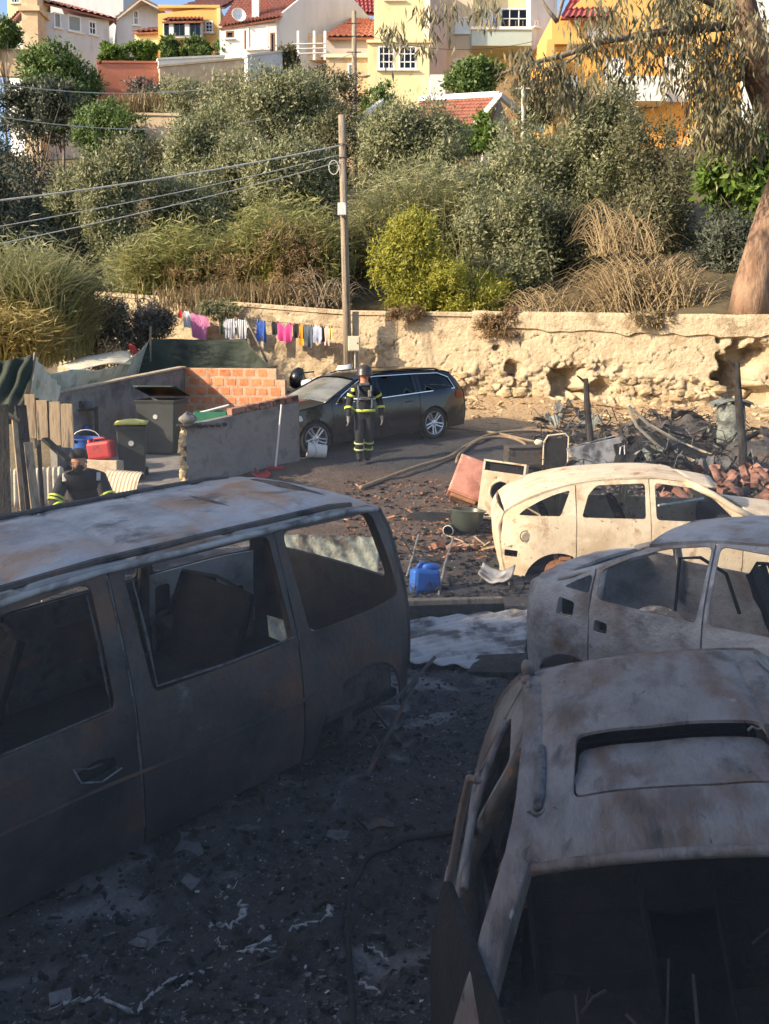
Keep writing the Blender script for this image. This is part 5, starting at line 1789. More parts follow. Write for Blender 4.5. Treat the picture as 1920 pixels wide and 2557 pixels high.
    for k in range(26):
        a = Vector((rr.uniform(2.0, 3.0), rr.uniform(-.5, .6), rr.uniform(.4, .85)))
        b = a + Vector((rr.uniform(-.3, .3), rr.uniform(-.3, .3), rr.uniform(-.15, .15)))
        mb.tube([a, (a + b) / 2 + Vector((0, 0, rr.uniform(-.05, .05))), b], rr.uniform(.003, .007), 5)
    mb.build('burnt_wiring', 'scorched_metal', r)['kind'] = 'stuff'
    # door edge strips curling outward on the camera-left flank
    for (x0, z0, x1, z1, o) in [(1.02, .92, 2.0, .98, .03), (1.1, 1.18, 2.05, .93, .05)]:
        mb = MB()
        pts = []
        for t in np.linspace(0, 1, 9):
            x, z = x0 + (x1 - x0) * t, z0 + (z1 - z0) * t + .07 * math.sin(t * 3.1)
            pts.append((x, -(c.S(x, z) + o * math.sin(t * 3.1)), z))
        mb.tube(pts, .016, 6)
        mb.build('door_strip', 'burnt_taupe', r, smooth=True)
    for sg in (-1, 1):
        brake_hub(r, .95, sg * .7, .12, .13)
        brake_hub(r, 3.3, sg * .7, .12, .13)
sunroof_car()

# --- the intact black estate at the back ----------------------------------------------------------
def black_estate():
    spec = dict(L=4.84, hw=.92, zb=.96, sill=.2, tum=.36, tum2=.2, arches=[(.98, .33, .365), (3.86, .33, .365)], flare=.03, rear=(.7, .17), nose=(.95, .28), barrel=.055,
                up=[(0, .55), (.03, .86), (.08, 1.0), (.22, 1.2), (.36, 1.32), (.5, 1.37), (1.2, 1.425), (2.0, 1.44), (2.55, 1.41), (2.8, 1.34), (3.2, 1.15), (3.58, .965), (3.7, .945), (4.3, .86), (4.65, .76), (4.84, .6)],
                seams=[0, 1.34, 2.34, 3.46, 4.84],
                wins=[rc([(.36, 1.03), (1.26, 1.01), (1.24, 1.355), (.75, 1.34), (.48, 1.24)], .06), rc([(1.42, 1.005), (2.27, .985), (2.27, 1.375), (1.43, 1.362)], .04),
                      rc([(2.41, .98), (3.36, .965), (3.15, 1.10), (2.78, 1.29), (2.6, 1.36), (2.42, 1.37)], .05)])
    f_, r_ = gp(803, 1137), gp(1079, 1093)
    fw = (f_ - r_).normalized()
    yaw = math.atan2(fw.y, fw.x)
    lf = Vector((-math.sin(yaw), math.cos(yaw), 0))
    o = r_ - Vector((fw.x, fw.y, 0)).normalized() * .97 - lf * .80
    o.z = r_.z + .05 - .01
    r = place_car('black_estate_car', 'intact black estate car with silver star wheels parked behind the firefighter', 'car', o, yaw, R(3.0), 0)
    c = Car(r, spec)
    for sg in (-1, 1):
        c.side(sg, 'paint_black', ['rear_quarter', 'rear_door', 'front_door', 'front_wing'], step=.08 if sg > 0 else .16, thick=.03)
        for h in spec['wins']:
            panel('side_window', h, [], lambda x, z: (x, sg * (c.S(x, z) - .015), z), 'glass_dark', r, .15, 0, True, flip=(sg > 0))
        # bright trim round the glass
        out = [(.34, 1.01), (1.3, .995), (2.3, .97), (3.38, .95)]
        mb = MB().tube([(x, sg * (c.S(x, z) + .006), z) for x, z in out], .011, 5)
        mb.build('chrome_strip', 'chrome', r)
        top = [(.34, 1.01), (.46, 1.25), (.72, 1.352), (1.3, 1.375), (2.3, 1.395), (2.62, 1.378), (2.8, 1.30), (3.18, 1.11), (3.38, .95)]
        mb = MB().tube([(x, sg * (c.S(x, z) + .006), z) for x, z in top], .009, 5)
        mb.build('chrome_strip', 'chrome', r)
        mb = MB().tube([(x, sg * (c.S(x, 1.42) - .03), z) for x, z in [(.62, 1.405), (.75, 1.45), (1.5, 1.475), (2.3, 1.475), (2.5, 1.44)]], .014, 6)
        mb.build('roof_rail', 'black_trim', r)
        mr = MB().rock((3.2, sg * (c.S(3.2, .98) + .12), 1.03), (.14, .24, .16), 3, 2)
        mr.build('door_mirror', 'paint_black', r, smooth=True)
        for x in (1.5, 2.5):
            mb = MB().tube([(x, sg * (c.S(x, .84) + .012), .84), (x + .1, sg * (c.S(x, .84) + .03), .845), (x + .2, sg * (c.S(x + .2, .84) + .012), .84)], .013, 6)
            mb.build('door_handle', 'paint_black', r)
        hl = rc([(4.12, .70), (4.5, .66), (4.62, .70), (4.42, .77), (4.15, .80)], .03)
        panel('headlight', hl, [], lambda x, z: (x, sg * (c.S(x, z) + .008), z), 'lamp_clear', r, .08, .01, True, flip=(sg > 0))
        tl = rc([(.03, .78), (.34, .8), (.32, .96), (.1, .98)], .03)
        panel('tail_light', tl, [], lambda x, z: (x, sg * (c.S(x, z) + .008), z), 'lamp_red', r, .08, .01, True, flip=(sg > 0))
        for x in (.98, 3.86):
            y = sg * .80
            M = Matrix.Translation((x, y, .33)) @ Matrix.Rotation(R(-90 * sg), 4, 'X')
            w = MB().lathe([(.235, -.11), (.30, -.12), (.325, -.09), (.33, 0), (.325, .09), (.30, .12), (.25, .115), (.235, .09)], 36, M)
            tyre = w.build('wheel', 'tyre', r, smooth=True)
            rim = MB().lathe([(.25, .105), (.24, .118), (.225, .105), (.215, .03), (.21, -.09)], 36, M)
            for k in range(5):
                for e in (-1, 1):
                    a = 2 * math.pi * k / 5 + .3
                    p0 = Vector((.05 * math.cos(a + e * .5), .05 * math.sin(a + e * .5), .075))
                    p1 = Vector((.225 * math.cos(a + e * .17), .225 * math.sin(a + e * .17), .10))
                    rim.tube([M @ p0, M @ p0.lerp(p1, .5), M @ p1], [.022, .019, .024], 6)
            rim.lathe([(0, .10), (.04, .098), (.075, .085), (.08, .05)], 20, M)
            rim.build('rim', 'alloy', tyre, smooth=True, sharp=35)
            MB().lathe([(.0, .02), (.17, .02), (.17, .0), (.0, .0)], 24, M).build('brake_disc', 'scorched_metal', tyre)
            # dark lining of the arch
            MB().lathe([(.0, -.16), (.40, -.16), (.40, .02)], 30, M).build('wheel_housing', 'soot', r)
    c.cross('roof', [(.36, 1.315), (.5, 1.365), (.8, 1.395), (1.2, 1.42), (2.0, 1.435), (2.55, 1.405), (2.78, 1.345)], 'paint_black', .05, 0, step=.1)
    c.cross('bonnet', [(3.60, .96), (3.75, .945), (4.3, .86), (4.62, .765), (4.78, .66)], 'paint_black', .05, .03, step=.1, wave=lambda x, a: .014 * math.exp(-((abs(a) - .45) / .1) ** 2))
    c.cross('front_bumper', [(4.785, .65), (4.84, .5), (4.80, .22)], 'paint_black', 0, .04)
    c.cross('tail', [(.06, .22), (0, .5), (.03, .86), (.08, 1.0)], 'paint_black', 0, -.05)
    c.cross('rear_window', [(.08, 1.0), (.22, 1.2), (.36, 1.315)], 'glass_dark', .03, -.04, thick=0)
    c.cross('windscreen', [(3.57, .985), (3.2, 1.165), (2.80, 1.34)], 'glass_screen', .05, .06, thick=0, inset=.05)
    for sg in (-1, 1):
        mb = MB().tube([(2.78, sg * (c.S(2.78, 1.34) - .03), 1.345), (3.2, sg * (c.S(3.2, 1.15) - .03), 1.155), (3.6, sg * (c.S(3.55, .97) - .05), .965)], .032, 7)
        mb.build('windscreen_pillar', 'paint_black', r, smooth=True)
    MB().box((2.2, 0, .35), (4.0, 1.6, .05)).build('floor', 'black_trim', r)
    boxo('dashboard', (3.3, 0, .86), (.5, 1.4, .2), 'black_trim', r, .05)
    for y in (-.4, .4):
        for x in (2.5, 1.5):
            mb = MB().box((x, y, .62), (.5, .5, .2)).box((x - .3, y, .95), (.16, .46, .55)).box((x - .34, y, 1.28), (.1, .26, .14))
            mb.build('seat', 'black_trim', r, bev=.05)
black_estate()
# ------------------------------------------------------------------ unseen house and an added block, shaped to shade yard and slope
def shade_block(name, label, x0, x1, y0, y1, z1, m):
    root = thing(name, label, 'building', ((x0 + x1) / 2, (y0 + y1) / 2, 0))
    boxo('wall', (0, 0, z1 / 2 - 1), (x1 - x0, y1 - y0, z1 + 2), m, root, 0)
    boxo('roof', (0, 0, z1 + .1), (x1 - x0 + .2, y1 - y0 + .2, .2), 'roof_tile', root, 0)
shade_block('house', 'plain rendered house standing behind the viewer and shading the yard', -24, -0.6, -9.0, -1.2, 11.0, 'wall_beige')
shade_block('apartment_block', 'added unseen block left of the view shading the left slope', -31, -19.5, 22.6, 32, 11.6, 'wall_beige')  # unseen block put in to shade the trees at the left

# ------------------------------------------------------------------ walled pen on the left
def upright(p0, p1, z0a, z0b, z1a, z1b, th, mb):
    """a wall between two plan points, given bottom and top heights at both ends"""
    d = Vector((p1[0] - p0[0], p1[1] - p0[1], 0)).normalized()
    n = Vector((-d.y, d.x, 0)) * th / 2
    vs = []
    for p, a, b in ((p0, z0a, z1a), (p1, z0b, z1b)):
        q = Vector((p[0], p[1], 0))
        for s in (-1, 1):
            vs += [q + n * s + Vector((0, 0, a)), q + n * s + Vector((0, 0, b))]
    return mb.add(vs, [(0, 4, 5, 1), (2, 3, 7, 6), (1, 5, 7, 3), (0, 1, 3, 2), (4, 6, 7, 5), (0, 2, 6, 4)])

def pen():
    # front wall, plastered blocks with a course of hollow bricks on top
    A, B = gp(462, 1212), gp(742, 1152)
    tA, tB = at(455, 1062, A.y).z, at(735, 1002, B.y).z
    root = thing('block_wall', 'low grey block wall with orange brick top course and broken left end', 'wall', A)
    mb = MB()
    upright(A - A, B - A, -.1, gz(B.y) - A.z - .1, tA - A.z, tB - A.z, .16, mb)
    mb.build('plaster_face', 'block_grey', root, bev=.012)
    d = (B - A); L = Vector((d.x, d.y, 0)).length
    yaw = math.atan2(d.y, d.x)
    brick = MB().box((0, 0, 0), (.285, .15, .115)).mesh('brick')
    brick.materials.append(MATS['brick_sooty_shaded'])  # shade on the top course is put into this darker brick
    n = int(L / .3)
    for i in range(n):
        t = (i + .5) / n
        if t < .34: continue
        for row in range(1):
            o = link_mesh('brick', brick, None, root, False)
            p = d * t
            o.location = (p.x, p.y, (tA - A.z) * (1 - t) + (tB - A.z) * t + .062 + row * .12)
            o.rotation_euler = (0, math.atan2((tA - tB) , L), yaw)
            bevel(o, .006, 1)
    rr = random.Random(2)
    for k in range(16):
        s = rr.uniform(.08, .16)
        o = MB().rock((0, 0, 0), (s, .18, s * 1.2), k, 1).build('broken_block', 'stone_ochre', root)
        o.location = (-.03 + rr.uniform(-.03, .04), rr.uniform(-.03, .03), (tA - A.z) * (k + .5) / 16)
    # back wall of hollow bricks in pale mortar
    K, E = at(458, 918, 19.5), at(692, 926, 18.9)
    zg = gz(19.2)
    root = thing('brick_wall', 'orange hollow-brick wall with pale mortar, half lit by the sun', 'wall', (K.x, K.y, zg))
    o3 = Vector((K.x, K.y, zg))
    E2 = at(714, 960, 18.85)
    hK = K.z - zg
    mb = MB()
    upright((0, 0), (E2.x - K.x, E2.y - K.y), -.1, -.1, hK - .25, hK - .25, .12, mb)
    upright((0, 0), (E.x - K.x, E.y - K.y), hK - .25, hK - .25, hK - .004, hK - .004, .12, mb)
    mb.build('mortar', 'mortar_pale', root)
    d = Vector((E2.x - K.x, E2.y - K.y, 0)); L = d.length; yaw = math.atan2(d.y, d.x)
    bw, bh = .30, .205
    brick = MB().box((0, 0, 0), (bw - .075, .135, bh - .06)).mesh('brick')
    brick.materials.append(MATS['brick_orange'])
    rows = int(hK / bh)
    for r_ in range(rows):
        z = hK - bh * (r_ + .5)
        sh = .15 if r_ % 2 else 0
        k = 0
        while True:
            x0 = k * bw - sh
            k += 1
            if x0 + bw > L - (.18 if r_ == 0 else 0) + .05: break
            if x0 < -.02: continue
            o = link_mesh('brick', brick, None, root, False)
            c = d.normalized() * (x0 + bw / 2)
            o.location = (c.x, c.y, z)
            o.rotation_euler = (rr.uniform(-.02, .02), rr.uniform(-.03, .03), yaw + rr.uniform(-.02, .02))
            o.scale = (rr.uniform(.85, 1.12), 1, rr.uniform(.85, 1.15))
    # left wall of blocks, its face turned from the sun
    J = at(128, 984, 15.2)
    zJ = gz(15.2)
    root = thing('block_wall', 'long dark block wall in shade behind the bins', 'wall', (J.x, J.y, zJ))
    mb = MB()
    upright((0, 0), (K.x - J.x - .02, K.y - J.y - .02), -.1, zg - zJ - .1, J.z - zJ, K.z - zJ, .15, mb)
    mb.build('masonry', 'block_grey', root, bev=.01)
    mb = MB()
    upright((0, 0), (K.x - J.x, K.y - J.y - .1), J.z - zJ + .002, K.z - zJ + .002, J.z - zJ + .035, K.z - zJ + .035, .19, mb)
    mb.build('coping', 'concrete_warm', root)
    # floor of the pen
    q = [gp(470, 1222), gp(300, 1250), gp(160, 1160), gp(330, 1080), gp(560, 1060)]
    mb = MB().add([p + Vector((0, 0, .05)) for p in q], [(0, 4, 3, 2, 1)])
    o = mb.build('concrete_slab', 'block_grey')
    tag(o, 'worn concrete floor inside the walled pen', kind='structure')
    # grey hood on the broken wall end
    p = at(468, 1060, A.y)
    root = thing('fire_hood', 'grey rounded hood resting on the broken end of the block wall', 'hood', p - Vector((0, 0, .04)))
    mb = MB().grid(lambda a, b: (.15 * math.sin(b * 3.1) * math.cos(a * 6.28) * (1 + .15 * math.sin(3 * a * 6.28)), .13 * math.sin(b * 3.1) * math.sin(a * 6.28), .02 + .22 * (1 - b) * (1 + .1 * math.sin(a * 12))), 18, 8)
    mb.build('shell', 'block_grey', root, smooth=True)
    mb = MB().tube([(.16 * math.cos(a), .14 * math.sin(a), .03) for a in np.linspace(0, 6.28, 14)], .025, 6)
    mb.build('rolled_rim', 'charred_wood', root, smooth=True)
    for k in range(5):
        q = Vector((.2 + .08 * k, .08 + .1 * k, -.0))
        o = MB().rock((0, 0, 0), (.1, .1, .07), k + 20, 1).build('broken_piece', 'charred_wood', root)
        o.location = q
    # green crate behind the wall
    p = at(530, 1040, A.y + 1.9)
    root = thing('plastic_crate', 'green plastic crate holding pale slats behind the block wall', 'crate', (p.x, p.y, gz(p.y)))
    hz = p.z - gz(p.y)
    for sx, sy, dx, dy in ((0, -.2, .6, .02), (0, .2, .6, .02), (-.3, 0, .02, .4), (.3, 0, .02, .4)):
        boxo('panel', (sx, sy, hz / 2 + .05), (dx, dy, hz + .1), 'plastic_green', root, .004)
    for k in range(3):
        MB().tube([(-.3, -.1 + .1 * k, hz + .05), (.28, .1 * k, hz + .2)], .02, 6).build('slat', 'plastic_white', root)
pen()

def wheelie_bin(name, label, p, yaw, lidm, bodym, h=.92, w=.46, d=.52, open_=0.):
    root = thing(name, label, 'bin', p, (0, 0, yaw))
    mb = MB()
    vs = []
    for z, k in ((.06, .80), (.3, .88), (h - .06, 1.0), (h, 1.06), (h + .02, 1.06)):
        vs += [(-w / 2 * k, -d / 2 * k, z), (w / 2 * k, -d / 2 * k, z), (w / 2 * k, d / 2 * k, z), (-w / 2 * k, d / 2 * k, z)]
    fs = [(0, 3, 2, 1)] + [(i * 4 + j, i * 4 + (j + 1) % 4, (i + 1) * 4 + (j + 1) % 4, (i + 1) * 4 + j) for i in range(4) for j in range(4)]
    mb.add(vs, fs)
    mb.build('body', bodym, root, bev=.015)
    lid = MB()
    lid.grid(lambda a, b: (-w * .56 + w * 1.12 * a, -d * 1.1 * b, .03 + .05 * math.sin(a * 3.14) * math.sin(b * 3.14)), 8, 8)
    l = lid.build('lid', lidm, root, smooth=True, thick=.03)
    l.location = (0, d * .55, h + .02)
    l.rotation_euler = (R(-open_), 0, 0)
    MB().tube([(-w * .4, d * .6, h - .02), (w * .4, d * .6, h - .02)], .014, 6).build('handle', bodym, root)
    for s in (-1, 1):
        MB().lathe([(0, -.03), (.09, -.03), (.1, -.015), (.1, .015), (.09, .03), (0, .03)], 16, Matrix.Translation((s * w * .45, d * .42, .1)) @ Matrix.Rotation(R(90), 4, 'Y')).build('wheel', 'tyre', root, smooth=True, sharp=40)
    mb = MB().lathe([(0, 0), (.045, 0), (.045, .004), (0, .004)], 14, Matrix.Translation((0, -d / 2 * .97 - .002, h * .72)) @ Matrix.Rotation(R(90), 4, 'X'))
    mb.build('sticker', 'reflective_silver', root)
    return root
wheelie_bin('wheelie_bin', 'dark wheelie bin with yellow lid in the walled pen', gp(333, 1200), R(12), 'plastic_yellow', 'plastic_bin')
wheelie_bin('wheelie_bin', 'big dark-green bin with lid tilted up behind the yellow-lidded bin', gp(408, 1135), R(-8), 'dark_green', 'plastic_bin', 1.05, .75, .7, 16)
def bits():
    p = gp(432, 1120)
    root = thing('brown_cabinet', 'orange-brown board cabinet next to the broken block wall', 'cabinet', p, (0, 0, R(20)))
    boxo('carcass', (0, 0, .45), (.55, .4, .9), 'brown_panel', root)
    boxo('top', (0, 0, .915), (.6, .44, .03), 'brown_panel', root)
    boxo('door', (0, -.21, .45), (.5, .02, .8), 'brown_panel', root)
    p = gp(262, 1212)
    root = thing('concrete_block', 'grey concrete slab standing on edge under the red can', 'slab', p, (0, 0, R(-14)))
    MB().box((0, 0, .22), (.62, .2, .44), jit=.02).build('slab', 'concrete_warm', root, bev=.015)
    o3 = p + Vector((-.02, .0, .44))
    root = thing('red_can', 'red plastic fuel can tipped on the concrete slab', 'can', o3, (0, R(-8), R(-14)))
    boxo('body', (0, 0, .15), (.46, .2, .30), 'plastic_red', root, .05)
    MB().tube([(-.12, 0, .29), (-.1, 0, .35), (.08, 0, .35), (.12, 0, .29)], .02, 8).build('handle', 'plastic_red', root, smooth=True)
    MB().lathe([(0, .06), (.03, .06), (.035, 0)], 12, Matrix.Translation((-.2, 0, .29))).build('cap', 'plastic_red', root, smooth=True)
    p = gp(216, 1185)
    root = thing('blue_tub', 'blue plastic tub half hidden behind the seated firefighter', 'tub', p)
    MB().lathe([(0, .01), (.18, .01), (.24, .62), (.26, .62), (.26, .65), (.22, .65), (.18, .1), (0, .1)], 20).build('bucket', 'plastic_blue', root, smooth=True, sharp=40)
    MB().tube([(.24 * math.cos(a), .05, .62 + .16 * math.sin(a)) for a in np.linspace(.1, 3.04, 9)], .008, 5).build('handle', 'plastic_white', root)
    p = gp(205, 1150)
    root = thing('junk_shelf', 'dark cluttered shelf against the shaded block wall', 'shelf', p, (0, 0, R(10)))
    for z in (.1, .5, .95):
        boxo('board', (0, 0, z), (.6, .3, .03), 'charred_wood', root)
    for sx in (-.28, .28):
        boxo('upright', (sx, 0, .5), (.03, .3, 1.0), 'charred_wood', root)
    for k, (x, z, m, s) in enumerate([(-.15, .62, 'plastic_white', .12), (.1, .6, 'plastic_blue', .14), (-.05, 1.05, 'turnout_navy', .2), (.15, 1.03, 'cloth_slate', .16), (.1, .2, 'cloth_black', .2)]):
        o = MB().rock((0, 0, 0), (s, s, s), k, 2).build('bundle', m, root, smooth=True)
        o.location = (x, -.02, z)
    # corrugated pieces beside the seated firefighter
    for (u, v, w_, hh, yaw, lb) in [(95, 1262, .75, .55, R(20), 'rusty corrugated sheet at the left edge beyond the van roof'), (292, 1240, .7, .38, R(-25), 'pale curled corrugated sheet right of the seated firefighter')]:
        p = gp(u, v)
        root = thing('corrugated_sheet', lb, 'metal sheet', p, (0, 0, yaw))
        mb = MB().grid(lambda a, b: (w_ * (a - .5), .25 * b + .012 * math.sin(a * 60), hh * math.sin(b * 1.9) + .012 * math.cos(a * 60)), 60, 8)
        mb.build('sheet', 'burnt_cream', root, smooth=True, thick=.008)
bits()

def cloth_sheet(name, label, cat, fn, m, nu, nv, thick=.006, extra=None):
    c = fn(.5, 1)
    base = Vector(c)
    root = thing(name, label, cat, base)
    mb = MB().grid(lambda a, b: Vector(fn(a, b)) - base, nu, nv)
    mb.build('fabric', m, root, smooth=True, thick=thick)
    return root, base
def nets():
    def poly(pts):
        d = np.linspace(0, 1, len(pts))
        A = np.array([list(at(*p)) for p in pts])
        return lambda t: np.array([np.interp(t, d, A[:, k]) for k in range(3)])
    top = poly([(372, 848, 20.6), (430, 846, 20.8), (520, 850, 20.8), (612, 846, 20.6), (640, 880, 20.2), (695, 945, 19.6)])
    bot = poly([(330, 935, 20.2), (420, 950, 20.4), (520, 955, 20.4), (610, 955, 20.3), (650, 955, 19.9), (697, 950, 19.5)])
    def fn(a, b):
        p = top(a) * (1 - b) + bot(a) * b
        p[1] -= .05 * math.sin(a * 30 + 3 * b) * math.sin(b * 3) + .12 * float(vnoise(a * 9, b * 3, 1, 71))
        return p
    r, base = cloth_sheet('shade_net', 'dark green shade net hung behind the orange brick wall', 'netting', fn, 'net_green', 70, 14)
    for u0, v0, u1, v1, Y in [(376, 815, 374, 960, 20.5), (612, 792, 668, 905, 20.7)]:
        MB().tube([at(u0, v0, Y) - base, at(u1, v1, Y) - base], .03, 6).build('post', 'wood_pole', r)
    top = poly([(372, 848, 20.6), (345, 882, 19.4), (300, 912, 18.2), (240, 925, 17.0), (180, 922, 16.2), (110, 938, 15.2)])
    bot = poly([(345, 950, 20.4), (320, 958, 19.4), (280, 965, 18.4), (230, 978, 17.4), (180, 995, 16.4), (105, 1040, 15.3)])
    def fn2(a, b):
        p = top(a) * (1 - b) + bot(a) * b
        p[1] += .06 * math.sin(a * 46 + 2 * b) * (.3 + b) + .15 * float(vnoise(a * 9, b * 3, 1, 72))
        return p
    cloth_sheet('shade_net', 'pale sagging net along the dark block wall', 'netting', fn2, 'net_pale', 70, 12)
    a0, a1, a2, a3 = at(325, 876, 20.2), at(328, 908, 18.6), at(190, 930, 16.5), at(150, 908, 18.6)
    def fn3(a, b):
        p = (a0.lerp(a3, a)).lerp(a1.lerp(a2, a), b)
        return p + Vector((0, 0, .06 * math.sin(a * 3.14) + .05 * float(vnoise(a * 6, b * 4, 1, 73))))
    cloth_sheet('pale_tarpaulin', 'sunlit cream tarpaulin roof behind the pale net', 'tarpaulin', fn3, 'plastic_cream', 24, 8)
    top = poly([(-40, 905, 12.2), (20, 900, 12.2), (84, 886, 12.3)])
    bot = poly([(-40, 1035, 11.8), (10, 1062, 11.6), (56, 1052, 11.7)])
    def fn4(a, b):
        p = top(a) * (1 - b) + bot(a) * b
        p[1] += .05 * math.sin(a * 18 + b * 9) + .1 * float(vnoise(a * 5, b * 5, 1, 74))
        return p
    r, base = cloth_sheet('green_tarpaulin', 'grey-green tarpaulin tied up at the left edge', 'tarpaulin', fn4, 'net_green', 30, 16)
    MB().tube([at(88, 880, 12.4) - base, at(60, 1050, 12.3) - base, at(50, 1120, 12.2) - base], .025, 6).build('post', 'wood_pole', r)
    top = poly([(86, 888, 12.5), (118, 930, 13.2), (150, 965, 14)])
    bot = poly([(70, 1010, 12.3), (100, 1020, 13), (135, 1030, 13.6)])
    def fn5(a, b):
        p = top(a) * (1 - b) + bot(a) * b
        p[1] += .05 * math.sin(a * 26 + b * 3)
        return p
    cloth_sheet('pale_net', 'torn whitish net beside the tied tarpaulin', 'netting', fn5, 'net_pale', 30, 12)
    p = at(331, 872, 20)
    root = thing('red_cloth', 'red plastic scrap stuck on the fence beside the shade net', 'rag', p - Vector((0, 0, .12)))
    MB().grid(lambda a, b: (-.09 + .16 * a + .05 * b, .02 * math.sin(a * 6), .22 * (1 - b) + .03 * math.sin(a * 5)), 6, 6).build('scrap', 'plastic_red', root, smooth=True, thick=.01)
    MB().tube([(0, .01, -.35), (0, .01, .1)], .012, 5).build('stick', 'wood_old', root)
nets()

def plank_fence():
    Y = 11.6
    base = gp(120, 1230)
    root = thing('plank_fence', 'remnant of weathered plank fence hanging at the left', 'fence', (at(120, 1100, Y).x, Y, gz(Y)))
    o3 = root.location
    for k, (u0, u1, vt, vb, m) in enumerate([(66, 88, 985, 1095, 'wood_old'), (94, 118, 1000, 1098, 'wood_old'), (126, 150, 1003, 1112, 'wood_old'), (154, 182, 1008, 1118, 'wood_old'), (118, 127, 1002, 1108, 'charred_wood'), (148, 156, 1006, 1116, 'charred_wood'), (86, 95, 995, 1120, 'charred_wood')]):
        a, b = at(u0, vb, Y), at(u1, vt, Y)
        dy = .02 if m == 'charred_wood' else 0
        MB().box(((a.x + b.x) / 2 - o3.x, dy, (a.z + b.z) / 2 - o3.z), (b.x - a.x - .006, .03, b.z - a.z), jit=.006).build('plank', m, root, bev=.004)
    a, b = at(60, 1085, Y), at(190, 1105, Y)
    MB().tube([a - o3 + Vector((0, .06, 0)), b - o3 + Vector((0, .06, 0))], .025, 5).build('rail', 'charred_wood', root)
    MB().box((at(66, 1150, Y).x - o3.x, .09, .55), (.08, .08, 1.3)).build('post', 'charred_wood', root, bev=.005)
    for k, (u0, v0, u1, v1, Y0, Y1, w, m, lb) in enumerate([
            (36, 1040, 68, 1290, 9.4, 8.9, .05, 'wood_old', 'thin pale pole leaning at the left edge'),
            (70, 1105, 106, 1290, 9.2, 8.9, .09, 'wood_old', 'pale split plank leaning beside the charred post'),
            (52, 1012, 92, 1295, 9.6, 9.1, .12, 'charred_wood', 'charred upright post between the leaning planks'),
            (96, 1110, 112, 1290, 9.3, 9.0, .05, 'charred_wood', 'thin charred stick left of the seated firefighter'),
            (4, 1010, 10, 1300, 9.0, 8.8, .13, 'charred_wood', 'thick black post at the extreme left edge'),
            (8, 1028, 44, 1050, 9.2, 9.4, .05, 'wood_old', 'short pale batten nailed across the left posts'),
            (112, 1095, 170, 1150, 9.6, 9.5, .1, 'charred_wood', 'charred board sloping over the seated firefighter')]):
        a, b = at(u0, v0, Y0), at(u1, v1, Y1)
        if v1 > 1200: b.z = gz(Y1) - .02
        root = thing('leaning_timber', lb, 'timber', b)
        d = a - b
        M = d.to_track_quat('Z', 'Y').to_matrix().to_4x4()
        MB().box((0, 0, d.length / 2), (w, .03, d.length), M, jit=.006).build('timber', m, root, bev=.004)
plank_fence()

